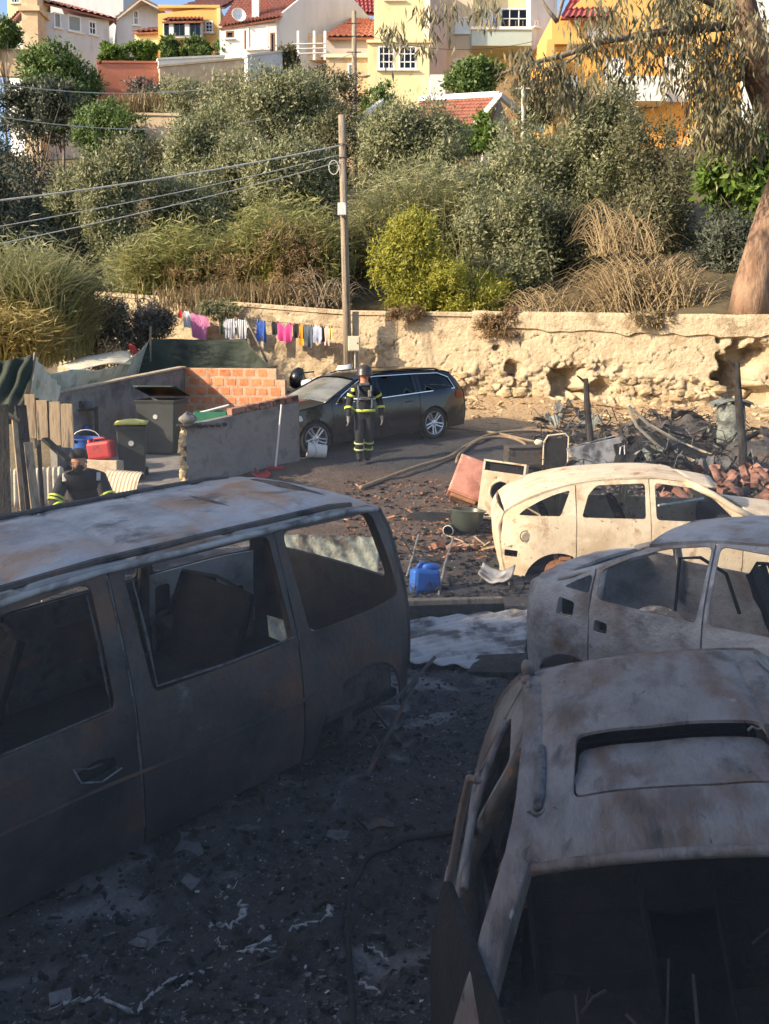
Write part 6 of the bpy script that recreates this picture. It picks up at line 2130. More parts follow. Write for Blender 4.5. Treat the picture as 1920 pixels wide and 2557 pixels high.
# ------------------------------------------------------------------ poles and wires
def poles():
    Y = 22.0
    t, b = at(853, 288, Y), at(871, 935, Y)
    b = Vector((b.x, Y, gz(Y) - .1))
    root = thing('utility_pole', 'weathered wooden utility pole rising in front of the wall', 'pole', b)
    MB().tube([(0, 0, 0), (t - b) * .5, t - b], [.115, .10, .085], 12).build('shaft', 'wood_pole', root, smooth=True)
    for v in (362, 395):
        p = at(855, v, Y) - b
        MB().tube([p + Vector((-.12, -.08, 0)), p + Vector((.12, -.08, 0))], .02, 6).build('bracket', 'scorched_metal', root)
    p = at(850, 420, Y) - b
    MB().tube([p + Vector((-.16 + .12 * math.cos(a), -.1, .17 * math.sin(a))) for a in np.linspace(0, 12.5, 26)], .012, 5).build('cable_coil', 'cable_pale', root)
    p = at(855, 525, Y) - b
    boxo('meter_box', p + Vector((0, -.17, 0)), (.21, .15, .30), 'plastic_white', root, .012)
    MB().tube([at(858, 545, Y) - b + Vector((.03, -.12, 0)), at(866, 850, Y) - b + Vector((.05, -.12, 0))], .014, 5).build('conduit', 'rope_dark', root)
    # concrete pier with the electricity cabinet
    q0 = at(888, 905, 22.1)
    q0.z = gz(22.1)
    root = thing('cabinet_pier', 'narrow rendered pier beside the pole against the wall', 'pier', q0)
    zt = at(885, 778, 22.1).z - q0.z
    MB().box((0, .1, zt / 2), (.16, .22, zt), jit=.008).build('shaft', 'concrete_warm', root, bev=.012)
    p = at(884, 858, 21.9)
    root = thing('electric_cabinet', 'cream electricity cabinet on the pier beside the utility pole', 'cabinet', p - Vector((0, 0, .19)))
    boxo('body', (0, .02, .19), (.30, .16, .38), 'plastic_cream', root, .012)
    boxo('door', (0, -.065, .19), (.26, .012, .33), 'plastic_cream', root, .004)
    boxo('lock', (.09, -.075, .2), (.025, .012, .04), 'scorched_metal', root, 0)
    MB().tube([(.02, .06, .0), (.02, .06, -.45)], .02, 6).build('conduit', 'cable_pale', root)
    # street pole among the houses
    t, b = at(884, 28, 44), at(885, 240, 44)
    b.z = min(b.z, hill_z(b.x, 44))
    root = thing('street_pole', 'slim brown street pole with lamp beside the yellow flats', 'pole', b)
    MB().tube([(0, 0, 0), t - b], [.16, .11], 10).build('shaft', 'wood_pole', root, smooth=True)
    p = at(886, 190, 44) - b
    MB().tube([p, p + Vector((.25, -.2, .12)), at(902, 188, 43.6) - b], .03, 6).build('lamp_arm', 'scorched_metal', root)
    o = MB().rock((0, 0, 0), (.55, .25, .14), 3, 2).build('lamp_head', 'concrete_warm', root, smooth=True)
    o.location = at(910, 190, 43.5) - b
    for v in (60, 92, 132):
        p = at(884, v, 44) - b
        MB().tube([p + Vector((-.35, -.1, 0)), p + Vector((.35, -.1, 0))], .025, 5).build('crossarm', 'scorched_metal', root)
    # a thin pale pole at the right among the trees
    t, b = at(1306, 215, 38), at(1308, 330, 38)
    b.z = min(b.z, hill_z(b.x, 38))
    root = thing('clothes_post', 'thin pale post beside the small gabled house', 'post', b)
    MB().tube([(0, 0, 0), t - b], .07, 8).build('shaft', 'plastic_cream', root)
    MB().tube([t - b + Vector((-.3, 0, -.1)), t - b + Vector((.3, 0, -.1))], .03, 6).build('crossbar', 'plastic_cream', root)

def wire(name, label, a, b, sag, r, m='cable_pale'):
    root = thing(name, label, 'cable', a)
    d = b - a
    MB().tube([d * t + Vector((0, 0, -4 * sag * t * (1 - t))) for t in np.linspace(0, 1, 26)], r, 5).build('strand', m, root)
poles()
Y = 21.9
wire('overhead_cable', 'thick pale overhead cable running left from the pole top', at(855, 362, Y), at(-160, 518, 17), .12, .018)
wire('overhead_cable', 'thin pale cable below the thick one, middle of three', at(855, 385, Y), at(-160, 592, 17), .10, .009)
wire('overhead_cable', 'lowest thin pale cable running left from the pole', at(855, 402, Y), at(-160, 640, 17), .10, .010)
wire('overhead_cable', 'pale cable sagging across the shaded trees, upper of two', at(884, 132, 44), at(-160, 184, 30), 1.2, .016)
wire('overhead_cable', 'pale cable sagging across the shaded trees, lower of two', at(855, 250, 36), at(-160, 262, 26), .9, .014)
wire('overhead_cable', 'dark cable crossing the yellow flats to the balcony', at(884, 78, 44), at(1330, 104, 45), .6, .014, 'rope_dark')

# ------------------------------------------------------------------ washing on the line
def laundry():
    def Yl(u): return float(np.interp(u, [440, 870], [24.4, 21.9]))
    line = [(440, 772), (520, 790), (612, 797), (700, 805), (780, 812), (845, 817), (868, 822)]
    def lp(u): return at(u, float(np.interp(u, [q[0] for q in line], [q[1] for q in line])), Yl(u))
    root = thing('washing_line', 'thin washing line strung along the wall to the pole', 'line', lp(440))
    MB().tube([lp(u) - lp(440) for u, _ in line], .006, 5).build('cord', 'rope_dark', root)
    shapes = {
        'shirt': [(.18, 1), (.4, .95), (.6, .95), (.82, 1), (1, .62), (.85, .55), (.82, 0), (.18, 0), (.15, .55), (0, .62)],
        'flat': [(0, 1), (1, 1), (.97, .04), (.04, 0)],
        'trousers': [(0, 1), (1, 1), (1, 0), (.6, .02), (.52, .6), (.42, .02), (.02, 0)],
        'shorts': [(0, 1), (1, 1), (1.02, 0), (.58, .05), (.5, .4), (.42, .05), (-.02, 0)],
        'top': [(.0, 1), (.3, .97), (.5, .72), (.7, .97), (1, 1), (.92, .4), (1, .2), (.7, 0), (.3, .05), (.05, .2), (.1, .45)]}
    items = [('red_sock', 'small red sock at the left end of the washing line', 'sock', 447, 455, 20, 'flat', 'cloth_red'),
             ('white_cloth', 'white cloth beside the red sock on the line', 'cloth', 455, 476, 40, 'flat', 'cloth_white'),
             ('pink_shirt', 'large pink T-shirt hanging on the washing line', 'shirt', 466, 524, 60, 'shirt', 'cloth_pink'),
             ('olive_garment', 'narrow olive garment right of the pink T-shirt', 'garment', 546, 557, 42, 'flat', 'cloth_olive'),
             ('striped_shirt', 'white striped shirt on the line, left of the two', 'shirt', 555, 592, 50, 'shirt', 'cloth_striped'),
             ('striped_shirt', 'striped shirt with dark edge nearest the leaning prop', 'shirt', 586, 622, 48, 'shirt', 'cloth_striped'),
             ('blue_trousers', 'bright blue trousers hanging alone on the line', 'trousers', 641, 663, 54, 'trousers', 'cloth_blue'),
             ('black_shirt', 'small black shirt left of the hot pink top', 'top', 677, 693, 32, 'flat', 'cloth_black'),
             ('hotpink_top', 'hot pink top on the washing line', 'top', 688, 731, 48, 'top', 'cloth_hotpink'),
             ('black_shorts', 'black shorts right of the hot pink top', 'shorts', 731, 760, 36, 'shorts', 'cloth_black'),
             ('orange_cloth', 'orange cloth hanging low beside dark trousers', 'cloth', 746, 760, 54, 'flat', 'cloth_orange'),
             ('slate_trousers', 'dark slate trousers in the middle of the right group', 'trousers', 757, 780, 56, 'trousers', 'cloth_slate'),
             ('greyblue_shorts', 'pale grey-blue shorts on the line', 'shorts', 778, 803, 44, 'shorts', 'cloth_greyblue'),
             ('black_leggings', 'narrow black leggings beside the grey-blue shorts', 'leggings', 801, 810, 40, 'flat', 'cloth_black'),
             ('blush_trousers', 'blush trousers near the right end of the line', 'trousers', 808, 824, 48, 'trousers', 'cloth_blush'),
             ('yellow_cloth', 'yellow cloth at the right end of the washing line', 'cloth', 820, 830, 32, 'flat', 'cloth_yellow')]
    for k, (nm, lb, cat, u0, u1, hpx, shp, m) in enumerate(items):
        a, b = lp(u0), lp(u1)
        w = (b - a).length
        h = hpx * a.y / FPX
        yaw = math.atan2(b.y - a.y, b.x - a.x)
        base = a + Vector((0, 0, -h)) + Vector((0, -.012 - .004 * (k % 3), 0))
        root = thing(nm, lb, cat, base, (0, 0, yaw))
        g = random.Random(k)
        ph, am = g.uniform(0, 6), g.uniform(.02, .045)
        slope = (b.z - a.z) / w
        f = lambda x, z: (x, am * math.sin(x * 26 / max(.3, w) * .6 + ph) * (1.15 - z / h), z + slope * x)
        panel('fabric', [(p[0] * w, p[1] * h) for p in rc(shapes[shp], .04, 2)], [], f, m, root, .05, .006)
        for t in (.15, .85):
            boxo('peg', (w * t, -.012, h + slope * w * t), (.018, .02, .07), 'wood_old', root, 0)
laundry()

def motorbike():
    p = at(795, 950, 20.0)
    p.z = gz(20)
    root = thing('motorcycle', 'black and white motorcycle parked behind the black estate car', 'motorcycle', p, (0, 0, R(155)))
    for x in (-.68, .68):
        MB().lathe([(.22, -.05), (.28, -.06), (.31, 0), (.28, .06), (.22, .05)], 24, Matrix.Translation((x, 0, .31)) @ Matrix.Rotation(R(90), 4, 'X')).build('wheel', 'tyre', root, smooth=True)
    MB().rock((.1, 0, .82), (.62, .34, .32), 8, 2).build('tank', 'plastic_white', root, smooth=True)
    MB().rock((-.45, 0, .88), (.75, .3, .18), 9, 2).build('seat', 'black_trim', root, smooth=True)
    MB().rock((.55, 0, .95), (.36, .34, .5), 10, 2).build('fairing', 'paint_black', root, smooth=True)
    MB().rock((0, 0, .45), (.55, .34, .4), 11, 2).build('engine', 'scorched_metal', root, smooth=True)
    MB().tube([(.68, 0, .31), (.45, 0, 1.05)], .04, 8).build('fork', 'alloy', root)
    MB().tube([(.32, -.36, 1.12), (.45, 0, 1.1), (.32, .36, 1.12)], .018, 6).build('handlebar', 'black_trim', root)
    MB().rock((-.78, 0, .78), (.4, .16, .1), 12, 1).build('mudguard', 'plastic_white', root)
    p = at(858, 935, 20.6); p.z = gz(20.6)
    root = thing('white_sack', 'white sack standing at the foot of the pole behind the car', 'sack', p)
    MB().rock((0, 0, .62), (.5, .4, 1.25), 13, 2).build('bag', 'plastic_white', root, smooth=True)
    p = at(745, 990, 19.2); p.z = gz(19.2)
    root = thing('scrap_pile', 'low pile of grey scrap between the brick wall and black car', 'scrap', p)
    rr = random.Random(4)
    for k in range(12):
        o = MB().box((0, 0, 0), (rr.uniform(.15, .5), rr.uniform(.1, .3), rr.uniform(.04, .2)), jit=.03).build('scrap_piece', rr.choice(['block_grey', 'charred_wood', 'ash_grey', 'wood_old']), root)
        o.location = (rr.uniform(-.35, .35), rr.uniform(-.3, .3), .1 + .05 * k)
        o.rotation_euler = (rr.uniform(-.4, .4), rr.uniform(-.4, .4), rr.uniform(0, 3))
motorbike()
# ------------------------------------------------------------------ people
def skin_body(name, J, Ed, root, mats, pick):
    """grow one continuous body over a skeleton; pick(face centre, local) chooses the material slot"""
    me = bpy.data.meshes.new(name)
    keys = list(J)
    me.from_pydata([J[k][:3] for k in keys], [(keys.index(a), keys.index(b)) for a, b in Ed], [])
    o = bpy.data.objects.new(name + '_cage', me)
    C.objects.link(o)
    o.modifiers.new('skin', 'SKIN').use_smooth_shade = True
    sv = me.skin_vertices[0].data
    for i, k in enumerate(keys):
        r = J[k][3]
        sv[i].radius = r if isinstance(r, tuple) else (r, r)
        sv[i].use_root = (k == 'pelvis')
    s = o.modifiers.new('sub', 'SUBSURF')
    s.levels = s.render_levels = 2
    dg = bpy.context.evaluated_depsgraph_get()
    m2 = bpy.data.meshes.new_from_object(o.evaluated_get(dg))
    bpy.data.objects.remove(o)
    m2.materials.clear()
    for q in mats:
        m2.materials.append(MATS[q])
    for p in m2.polygons:
        p.material_index = pick(p.center)
        p.use_smooth = True
    b = bpy.data.objects.new('body', m2)
    C.objects.link(b)
    b.parent = root
    return b

def add_hand(J, Ed, key, wrist, d, side):
    """palm, four fingers and a thumb, slightly curled"""
    d = Vector(d).normalized()
    s = Vector(side).normalized()
    palm = Vector(wrist) + d * .075
    J[key + 'palm'] = (*palm, (.034, .02))
    Ed.append((key, key + 'palm'))
    curl = d.cross(s)
    for i, (o, L) in enumerate([(-.027, .062), (-.009, .072), (.009, .068), (.027, .052)]):
        a = palm + d * .03 + s * o
        b = a + d * L * .55 + curl * .008
        c = b + d * L * .4 + curl * .022
        for n_, p, r_ in ((f'{key}f{i}a', a, .011), (f'{key}f{i}b', b, .0095), (f'{key}f{i}c', c, .008)):
            J[n_] = (*p, r_)
        Ed += [(key + 'palm', f'{key}f{i}a'), (f'{key}f{i}a', f'{key}f{i}b'), (f'{key}f{i}b', f'{key}f{i}c')]
    a = Vector(wrist) + d * .035 + s * -.04
    b = a + d * .045 + s * -.02 + curl * .015
    J[key + 'ta'] = (*a, .012)
    J[key + 'tb'] = (*b, .0095)
    Ed += [(key, key + 'ta'), (key + 'ta', key + 'tb')]

def band(parent, name, c, rx, ry, h, m, tilt=(0, 0, 0)):
    M = Matrix.Translation(c) @ Euler(tilt).to_matrix().to_4x4()
    mb = MB()
    n = 24
    vs = []
    for z in (-h / 2, h / 2):
        for k in range(n):
            a = 2 * math.pi * k / n
            vs.append((rx * math.cos(a), ry * math.sin(a), z))
    mb.add(vs, [(k, (k + 1) % n, n + (k + 1) % n, n + k) for k in range(n)], M)
    return mb.build(name, m, parent, smooth=True, thick=.004)

def face(root, c, turn, scale=1., beard=False):
    """eyes, brows, mouth and ears on a head centred at c; turn = matrix of the head, face towards -y"""
    M = Matrix.Translation(c) @ turn
    for s in (-1, 1):
        mb = MB().rock((0, 0, 0), (.02, .012, .014), 1, 1, M @ Matrix.Translation((s * .033, -.088, .012)))
        mb.build('eye', 'black_trim', root, smooth=True)
        mb = MB().rock((0, 0, 0), (.035, .014, .01), 2, 1, M @ Matrix.Translation((s * .034, -.09, .032)))
        mb.build('brow', 'hair_dark', root, smooth=True)
        mb = MB().rock((0, 0, 0), (.022, .04, .06), 3, 1, M @ Matrix.Translation((s * .088, .005, .0)))
        mb.build('ear', 'skin', root, smooth=True)
    MB().rock((0, 0, 0), (.026, .04, .045), 4, 1, M @ Matrix.Translation((0, -.1, -.012))).build('nose', 'skin', root, smooth=True)
    MB().rock((0, 0, 0), (.045, .014, .012), 5, 1, M @ Matrix.Translation((0, -.088, -.045))).build('mouth', 'brown_panel', root, smooth=True)

def standing_firefighter():
    p = gp(910, 1158)
    root = thing('person', 'firefighter in dark turnout coat with yellow bands and helmet, walking towards us', 'person', p + Vector((0, 0, .03)), (0, 0, R(6)))
    J = {'pelvis': (0, 0, .92, (.165, .125)), 'waist': (0, 0, 1.06, (.17, .13)), 'chest': (0, 0, 1.25, (.19, .14)), 'upper': (0, .0, 1.36, (.17, .12)), 'neck': (0, -.005, 1.44, .075), 'jaw': (0, -.02, 1.515, .072),
         'head': (0, -.02, 1.59, .095), 'crown': (0, -.012, 1.665, .075),
         'shL': (-.185, 0, 1.355, .085), 'elL': (-.275, .0, 1.11, .068), 'wrL': (-.30, -.13, .91, .052), 'hL': (-.30, -.16, .85, .03),
         'shR': (.185, .01, 1.35, .085), 'elR': (.29, .09, 1.13, .068), 'wrR': (.31, -.0, .91, .052), 'hR': (.315, -.03, .85, .03),
         'hipL': (-.095, 0, .84, .115), 'knL': (-.10, -.10, .48, .088), 'anL': (-.095, -.01, .12, .07), 'toL': (-.10, -.16, .05, .05),
         'hipR': (.095, 0, .84, .115), 'knR': (.085, .0, .48, .088), 'anR': (.06, .10, .12, .07), 'toR': (.065, -.03, .05, .05)}
    Ed = [('pelvis', 'waist'), ('waist', 'chest'), ('chest', 'upper'), ('upper', 'neck'), ('neck', 'jaw'), ('jaw', 'head'), ('head', 'crown'), ('upper', 'shL'), ('shL', 'elL'), ('elL', 'wrL'), ('wrL', 'hL'),
          ('upper', 'shR'), ('shR', 'elR'), ('elR', 'wrR'), ('wrR', 'hR'), ('pelvis', 'hipL'), ('hipL', 'knL'), ('knL', 'anL'), ('anL', 'toL'), ('pelvis', 'hipR'), ('hipR', 'knR'), ('knR', 'anR'), ('anR', 'toR')]
    add_hand(J, Ed, 'hL', (-.30, -.16, .85), (-.05, -.1, -1), (0, -1, .1))
    add_hand(J, Ed, 'hR', (.315, -.03, .85), (.05, -.1, -1), (0, -1, .1))
    def pick(c):
        if c.z > 1.455 and abs(c.x) < .14: return 1
        if c.z < .86 and abs(c.x) > .24: return 2
        if c.z < .17: return 3
        return 0
    skin_body('firefighter', J, Ed, root, ['turnout_navy', 'skin', 'block_grey', 'black_trim'], pick)
    face(root, Vector((0, -.02, 1.585)), Matrix.Identity(4))
    M = Matrix.Translation((0, -.005, 1.625))
    mb = MB().lathe([(.0, .15), (.05, .146), (.09, .125), (.12, .085), (.134, .035), (.137, -.02), (.150, -.038)], 22, M @ Matrix.Diagonal((1, 1.14, 1, 1)))
    h = mb.build('helmet', 'helmet_dark', root, smooth=True, thick=.008)
    MB().tube([(0, -.14, 1.71), (0, -.05, 1.775), (0, .08, 1.77), (0, .14, 1.70)], .013, 6).build('ridge', 'helmet_dark', h, smooth=True)
    MB().rock((0, .085, 1.54), (.22, .13, .2), 6, 2).build('neck_flap', 'turnout_navy', h, smooth=True)
    # reflective bands
    band(root, 'hem_band', (0, 0, .955), .205, .165, .05, 'reflective_yellow')
    band(root, 'chest_band', (0, 0, 1.17), .212, .172, .025, 'reflective_silver')
    for s, k in ((-1, 'L'), (1, 'R')):
        e = Vector(J['el' + k][:3]); w = Vector(J['wr' + k][:3]); sh = Vector(J['sh' + k][:3])
        for t, a, b, col in ((.62, e, w, 'reflective_yellow'), (.55, sh, e, 'reflective_yellow')):
            c = a.lerp(b, t)
            q = (b - a).to_track_quat('Z', 'Y').to_euler()
            band(root, 'sleeve_band', c, .082, .082, .045, col, q)
        kn = Vector(J['kn' + k][:3]); an = Vector(J['an' + k][:3])
        for t in (.30, .62):
            c = kn.lerp(an, t)
            q = (an - kn).to_track_quat('Z', 'Y').to_euler()
            band(root, 'trouser_band', c, .096, .098, .035, 'reflective_yellow', q)
            band(root, 'trouser_stripe', c + Vector((0, 0, .0)), .0985, .1005, .012, 'reflective_silver', q)
    # harness and radio on the chest
    for s in (-1, 1):
        MB().tube([(s * .12, -.10, 1.40), (s * .11, -.185, 1.28), (s * .13, -.185, 1.1), (s * .12, -.17, 1.0)], .018, 6).build('harness_strap', 'cloth_slate', root)
    MB().tube([(-.14, -.185, 1.2), (0, -.2, 1.19), (.14, -.185, 1.2)], .016, 6).build('harness_strap', 'cloth_slate', root)
    boxo('radio', (.08, -.205, 1.27), (.06, .04, .12), 'block_grey', root, .01)
    boxo('shoulder_patch', (-.215, -.075, 1.33), (.07, .02, .06), 'reflective_yellow', root, .01, (0, 0, R(-30)))
    boxo('collar', (0, -.06, 1.425), (.2, .1, .06), 'cloth_slate', root, .03)
standing_firefighter()

def seated_firefighter():
    Y = 9.7
    hd = at(178, 1150, Y)
    g = gz(Y)
    p = Vector((hd.x + .06, Y + .15, g))
    root = thing('person', 'bareheaded firefighter crouching forward at the left beyond the van roof', 'person', p, (0, 0, R(14)))
    H = hd.z - g
    z0 = H - .715
    # sits on a low block
    sb = thing('block_seat', 'grey block seat under the crouching firefighter', 'block', p + Vector((.05, .22, 0)))
    boxo('block', (0, 0, (z0 - .12) / 2), (.5, .42, z0 - .12), 'block_grey', sb, .02)
    J = {'pelvis': (0, .22, z0 + .02, (.17, .15)), 'waist': (0, .19, z0 + .18, (.17, .14)), 'chest': (0, .10, z0 + .38, (.20, .15)), 'upper': (0, .03, z0 + .50, (.18, .13)), 'neck': (-.01, -.05, z0 + .585, .07), 'jaw': (-.02, -.11, z0 + .64, .068),
         'head': (-.02, -.12, z0 + .715, .092), 'crown': (-.02, -.095, z0 + .79, .078),
         'shL': (-.205, .03, z0 + .47, .09), 'elL': (-.30, -.12, z0 + .22, .075), 'wrL': (-.16, -.32, z0 + .10, .055), 'hL': (-.11, -.37, z0 + .08, .03),
         'shR': (.205, .03, z0 + .47, .09), 'elR': (.31, -.12, z0 + .22, .075), 'wrR': (.17, -.32, z0 + .10, .055), 'hR': (.12, -.37, z0 + .08, .03),
         'hipL': (-.11, .18, z0, .12), 'knL': (-.20, -.26, z0 - .04, .09), 'anL': (-.18, -.28, .12, .07), 'toL': (-.19, -.44, .05, .05),
         'hipR': (.11, .18, z0, .12), 'knR': (.20, -.26, z0 - .04, .09), 'anR': (.18, -.28, .12, .07), 'toR': (.19, -.44, .05, .05)}
    Ed = [('pelvis', 'waist'), ('waist', 'chest'), ('chest', 'upper'), ('upper', 'neck'), ('neck', 'jaw'), ('jaw', 'head'), ('head', 'crown'), ('upper', 'shL'), ('shL', 'elL'), ('elL', 'wrL'), ('wrL', 'hL'),
          ('upper', 'shR'), ('shR', 'elR'), ('elR', 'wrR'), ('wrR', 'hR'), ('pelvis', 'hipL'), ('hipL', 'knL'), ('knL', 'anL'), ('anL', 'toL'), ('pelvis', 'hipR'), ('hipR', 'knR'), ('knR', 'anR'), ('anR', 'toR')]
    add_hand(J, Ed, 'hL', J['hL'][:3], (.6, -.7, -.2), (0, .3, 1))
    add_hand(J, Ed, 'hR', J['hR'][:3], (-.6, -.7, -.2), (0, .3, 1))
    def pick(c):
        if c.z > z0 + .60 and abs(c.x) < .15: return 1
        if c.y < -.375: return 2 if c.z > .3 else 3
        if c.z < .17: return 3
        return 0
    skin_body('firefighter', J, Ed, root, ['turnout_navy', 'skin', 'turnout_navy', 'black_trim'], pick)
    T = Matrix.Rotation(R(22), 4, 'X') @ Matrix.Rotation(R(-12), 4, 'Z')
    face(root, Vector((-.02, -.118, z0 + .70)), T)
    hm = MB().lathe([(0, .105), (.05, .1), (.085, .07), (.1, .02), (.102, -.02)], 20, Matrix.Translation((-.02, -.092, z0 + .745)) @ Matrix.Rotation(R(-14), 4, 'X') @ Matrix.Diagonal((.97, 1.06, .95, 1)))
    hm.build('hair', 'hair_dark', root, smooth=True, thick=.006)
    MB().rock((-.02, -.155, z0 + .635), (.13, .08, .075), 7, 2).build('beard', 'hair_dark', root, smooth=True)
    for k in 'LR':
        e = Vector(J['el' + k][:3]); w = Vector(J['wr' + k][:3]); sh = Vector(J['sh' + k][:3])
        for t, a, b, hh in ((.35, e, w, .03), (.62, e, w, .03), (.72, sh, e, .025), (.86, sh, e, .025)):
            q = (b - a).to_track_quat('Z', 'Y').to_euler()
            band(root, 'sleeve_band', a.lerp(b, t), .088, .088, hh, 'reflective_yellow', q)
        boxo('shoulder_tab', Vector(J['sh' + k][:3]) + Vector((-.02 if k == 'R' else .02, -.075, .04)), (.045, .02, .10), 'reflective_silver', root, .008, (R(-25), 0, 0))
    band(root, 'trouser_band', (-.195, -.27, z0 - .2), .095, .095, .03, 'reflective_yellow')
seated_firefighter()

# ------------------------------------------------------------------ things in the yard
def yard():
    # bucket on its side by the front wheel
    p = gp(815, 1148)
    root = thing('plastic_bucket', 'white plastic bucket lying on its side by the front wheel', 'bucket', p + Vector((0, 0, .145)), (0, R(82), R(188)))
    MB().lathe([(0, 0), (.125, 0), (.15, .34), (.16, .34), (.16, .36), (.143, .36), (.118, .012), (0, .012)], 26).build('pail', 'plastic_white', root, smooth=True, sharp=40)
    MB().tube([(.155 * math.cos(a), .155 * math.sin(a), .33 - .13 * math.sin(a)) for a in np.linspace(0, 3.14, 12)], .004, 5).build('handle', 'scorched_metal', root)
    # broom against the block wall and its red dustpan
    b = gp(688, 1176)
    a = at(703, 1010, b.y + .1)
    root = thing('broom', 'long white broom handle leaning on the block wall', 'broom', b)
    MB().tube([(0, 0, .08), a - b], .016, 8).build('handle', 'plastic_white', root)
    MB().box((0, 0, .05), (.3, .07, .06)).build('head', 'plastic_red', root, bev=.015)
    mb = MB()
    for k in range(40):
        x = -.14 + .28 * k / 39
        mb.tube([(x, 0, .03), (x * 1.08, random.uniform(-.03, .03), 0)], .005, 3)
    mb.build('bristles', 'plastic_red', root)
    p = gp(655, 1196)
    root = thing('dustpan', 'red dustpan lying at the foot of the broom', 'dustpan', p, (0, 0, R(25)))
    MB().grid(lambda a, b: (.3 * (a - .5), .26 * b, .02 + .05 * b + .06 * abs(2 * a - 1) ** 4), 10, 6).build('pan', 'plastic_red', root, smooth=True, thick=.01)
    MB().tube([(0, .25, .07), (0, .45, .12)], .018, 8).build('handle', 'plastic_red', root)
    # fire hoses
    def hose(lb, px, r, m='hose_tan', nm='fire_hose', cat='hose'):
        P = [gp(u, v) + Vector((0, 0, r + .03)) for u, v in px]
        # smooth through the points
        Q = []
        for i in range(len(P) - 1):
            p0, p1, p2, p3 = P[max(i - 1, 0)], P[i], P[i + 1], P[min(i + 2, len(P) - 1)]
            for t in np.linspace(0, 1, 8, endpoint=False):
                Q.append(.5 * ((2 * p1) + (p2 - p0) * t + (2 * p0 - 5 * p1 + 4 * p2 - p3) * t * t + (3 * p1 - p0 - 3 * p2 + p3) * t ** 3))
        Q.append(P[-1])
        for q in Q: q.z = max(q.z, gh(q.x, q.y) + r * .8) if q.y > 9 else gh(q.x, q.y) + r * .8
        root = thing(nm, lb, cat, Q[0])
        MB().tube([q - Q[0] for q in Q], r, 8).build('tube', m, root, smooth=True)
    hose('tan fire hose curving past the black car towards the van', [(900, 1228), (960, 1205), (1040, 1175), (1120, 1150), (1165, 1122), (1230, 1092), (1330, 1082), (1440, 1090)], .035)
    hose('second hose beside it, bending down behind the red cabinet', [(1140, 1162), (1150, 1140), (1200, 1105), (1260, 1098), (1305, 1112), (1318, 1135), (1312, 1160)], .03)
    hose('thin hose crossing the scorched soil from the black car', [(1100, 1075), (1180, 1080), (1250, 1090), (1350, 1112), (1450, 1120)], .025)
    hose('black cable looping over the ash in the foreground', [(884, 2620), (880, 2500), (872, 2390), (868, 2300), (880, 2210), (925, 2140), (990, 2105), (1070, 2088), (1150, 2080)], .015, 'tyre', 'black_cable', 'cable')
    hose('pale hose end at the foot of the ochre wall', [(1130, 1005), (1160, 1012), (1190, 1000), (1210, 980)], .03, 'cable_pale')
    # tilted red cabinet
    p = gp(1165, 1262)
    root = thing('red_cabinet', 'salmon-red metal cabinet tipped over beside the washing machine', 'cabinet', p + Vector((0, .1, .22)), (R(-24), R(20), R(-8)))
    boxo('carcass', (0, 0, .16), (.52, .40, .62), 'salmon_metal', root, .015)
    boxo('door', (0, -.21, .16), (.48, .02, .58), 'salmon_metal', root, .01)
    boxo('foot', (0, 0, -.17), (.4, .3, .06), 'rust', root, .01)
    # washing machine shell
    p = gp(1246, 1300)
    root = thing('washing_machine', 'burnt washing machine shell with round door opening behind the cream estate', 'washing machine', p, (R(-7), R(6), R(-14)))
    th = [(0.14 * math.cos(a), .42 + .14 * math.sin(a)) for a in np.linspace(0, 2 * math.pi, 30, endpoint=False)]
    panel('front', [(-.3, .02), (.3, .02), (.3, .70), (-.3, .70)], [th], lambda x, z: (x, -.26, z), 'burnt_cream', root, .1, .012, False)
    MB().tube([(.16 * math.cos(a), -.275, .42 + .16 * math.sin(a)) for a in np.linspace(0, 2 * math.pi, 30)], .018, 6, cap=False).build('door_ring', 'burnt_cream', root, smooth=True)
    MB().lathe([(.0, .3), (.2, .3), (.22, .25), (.22, -.02), (.15, -.04)], 24, Matrix.Translation((0, -.2, .42)) @ Matrix.Rotation(R(-90), 4, 'X')).build('drum', 'scorched_metal', root, smooth=True)
    for s in (-1, 1):
        boxo('side_panel', (s * .295, .02, .42), (.012, .54, .82), 'burnt_cream', root, 0)
        boxo('corner_post', (s * .285, -.255, .77), (.03, .02, .14), 'burnt_cream', root, 0)
    boxo('top_rail', (0, -.255, .84), (.6, .02, .025), 'burnt_cream', root, 0)
    boxo('control_recess', (0, -.2, .77), (.56, .02, .13), 'soot', root, 0)
    boxo('back', (0, .28, .42), (.58, .01, .8), 'scorched_metal', root, 0)
    # big dark pot and paint tin
    p = gp(1162, 1332)
    root = thing('cooking_pot', 'large dark green pot with rim beside the tipped cabinet', 'pot', p, (R(-4), R(5), 0))
    MB().lathe([(0, .01), (.1, .01), (.17, .08), (.215, .2), (.235, .31), (.26, .315), (.26, .33), (.225, .33), (.2, .2), (.15, .09), (0, .05)], 30).build('bowl', 'pot_green', root, smooth=True, sharp=50)
    for s in (-1, 1):
        MB().tube([(s * .23, -.06, .27), (s * .29, -.04, .28), (s * .29, .04, .28), (s * .23, .06, .27)], .01, 6).build('handle', 'pot_green', root)
    p = gp(1124, 1335)
    root = thing('paint_tin', 'small scorched tin lying open in front of the pot', 'tin', p + Vector((0, 0, .075)), (R(90), 0, R(-20)))
    MB().lathe([(0, -.1), (.07, -.1), (.07, .1), (.076, .1), (.066, .1), (.064, -.09), (0, -.09)], 22).build('can', 'pot_green', root, smooth=True, sharp=40)
    MB().lathe([(.066, .1), (.076, .105), (.066, .11)], 22).build('rim', 'ash_white', root, smooth=True)
    # blue jerry can
    p = gp(1058, 1482)
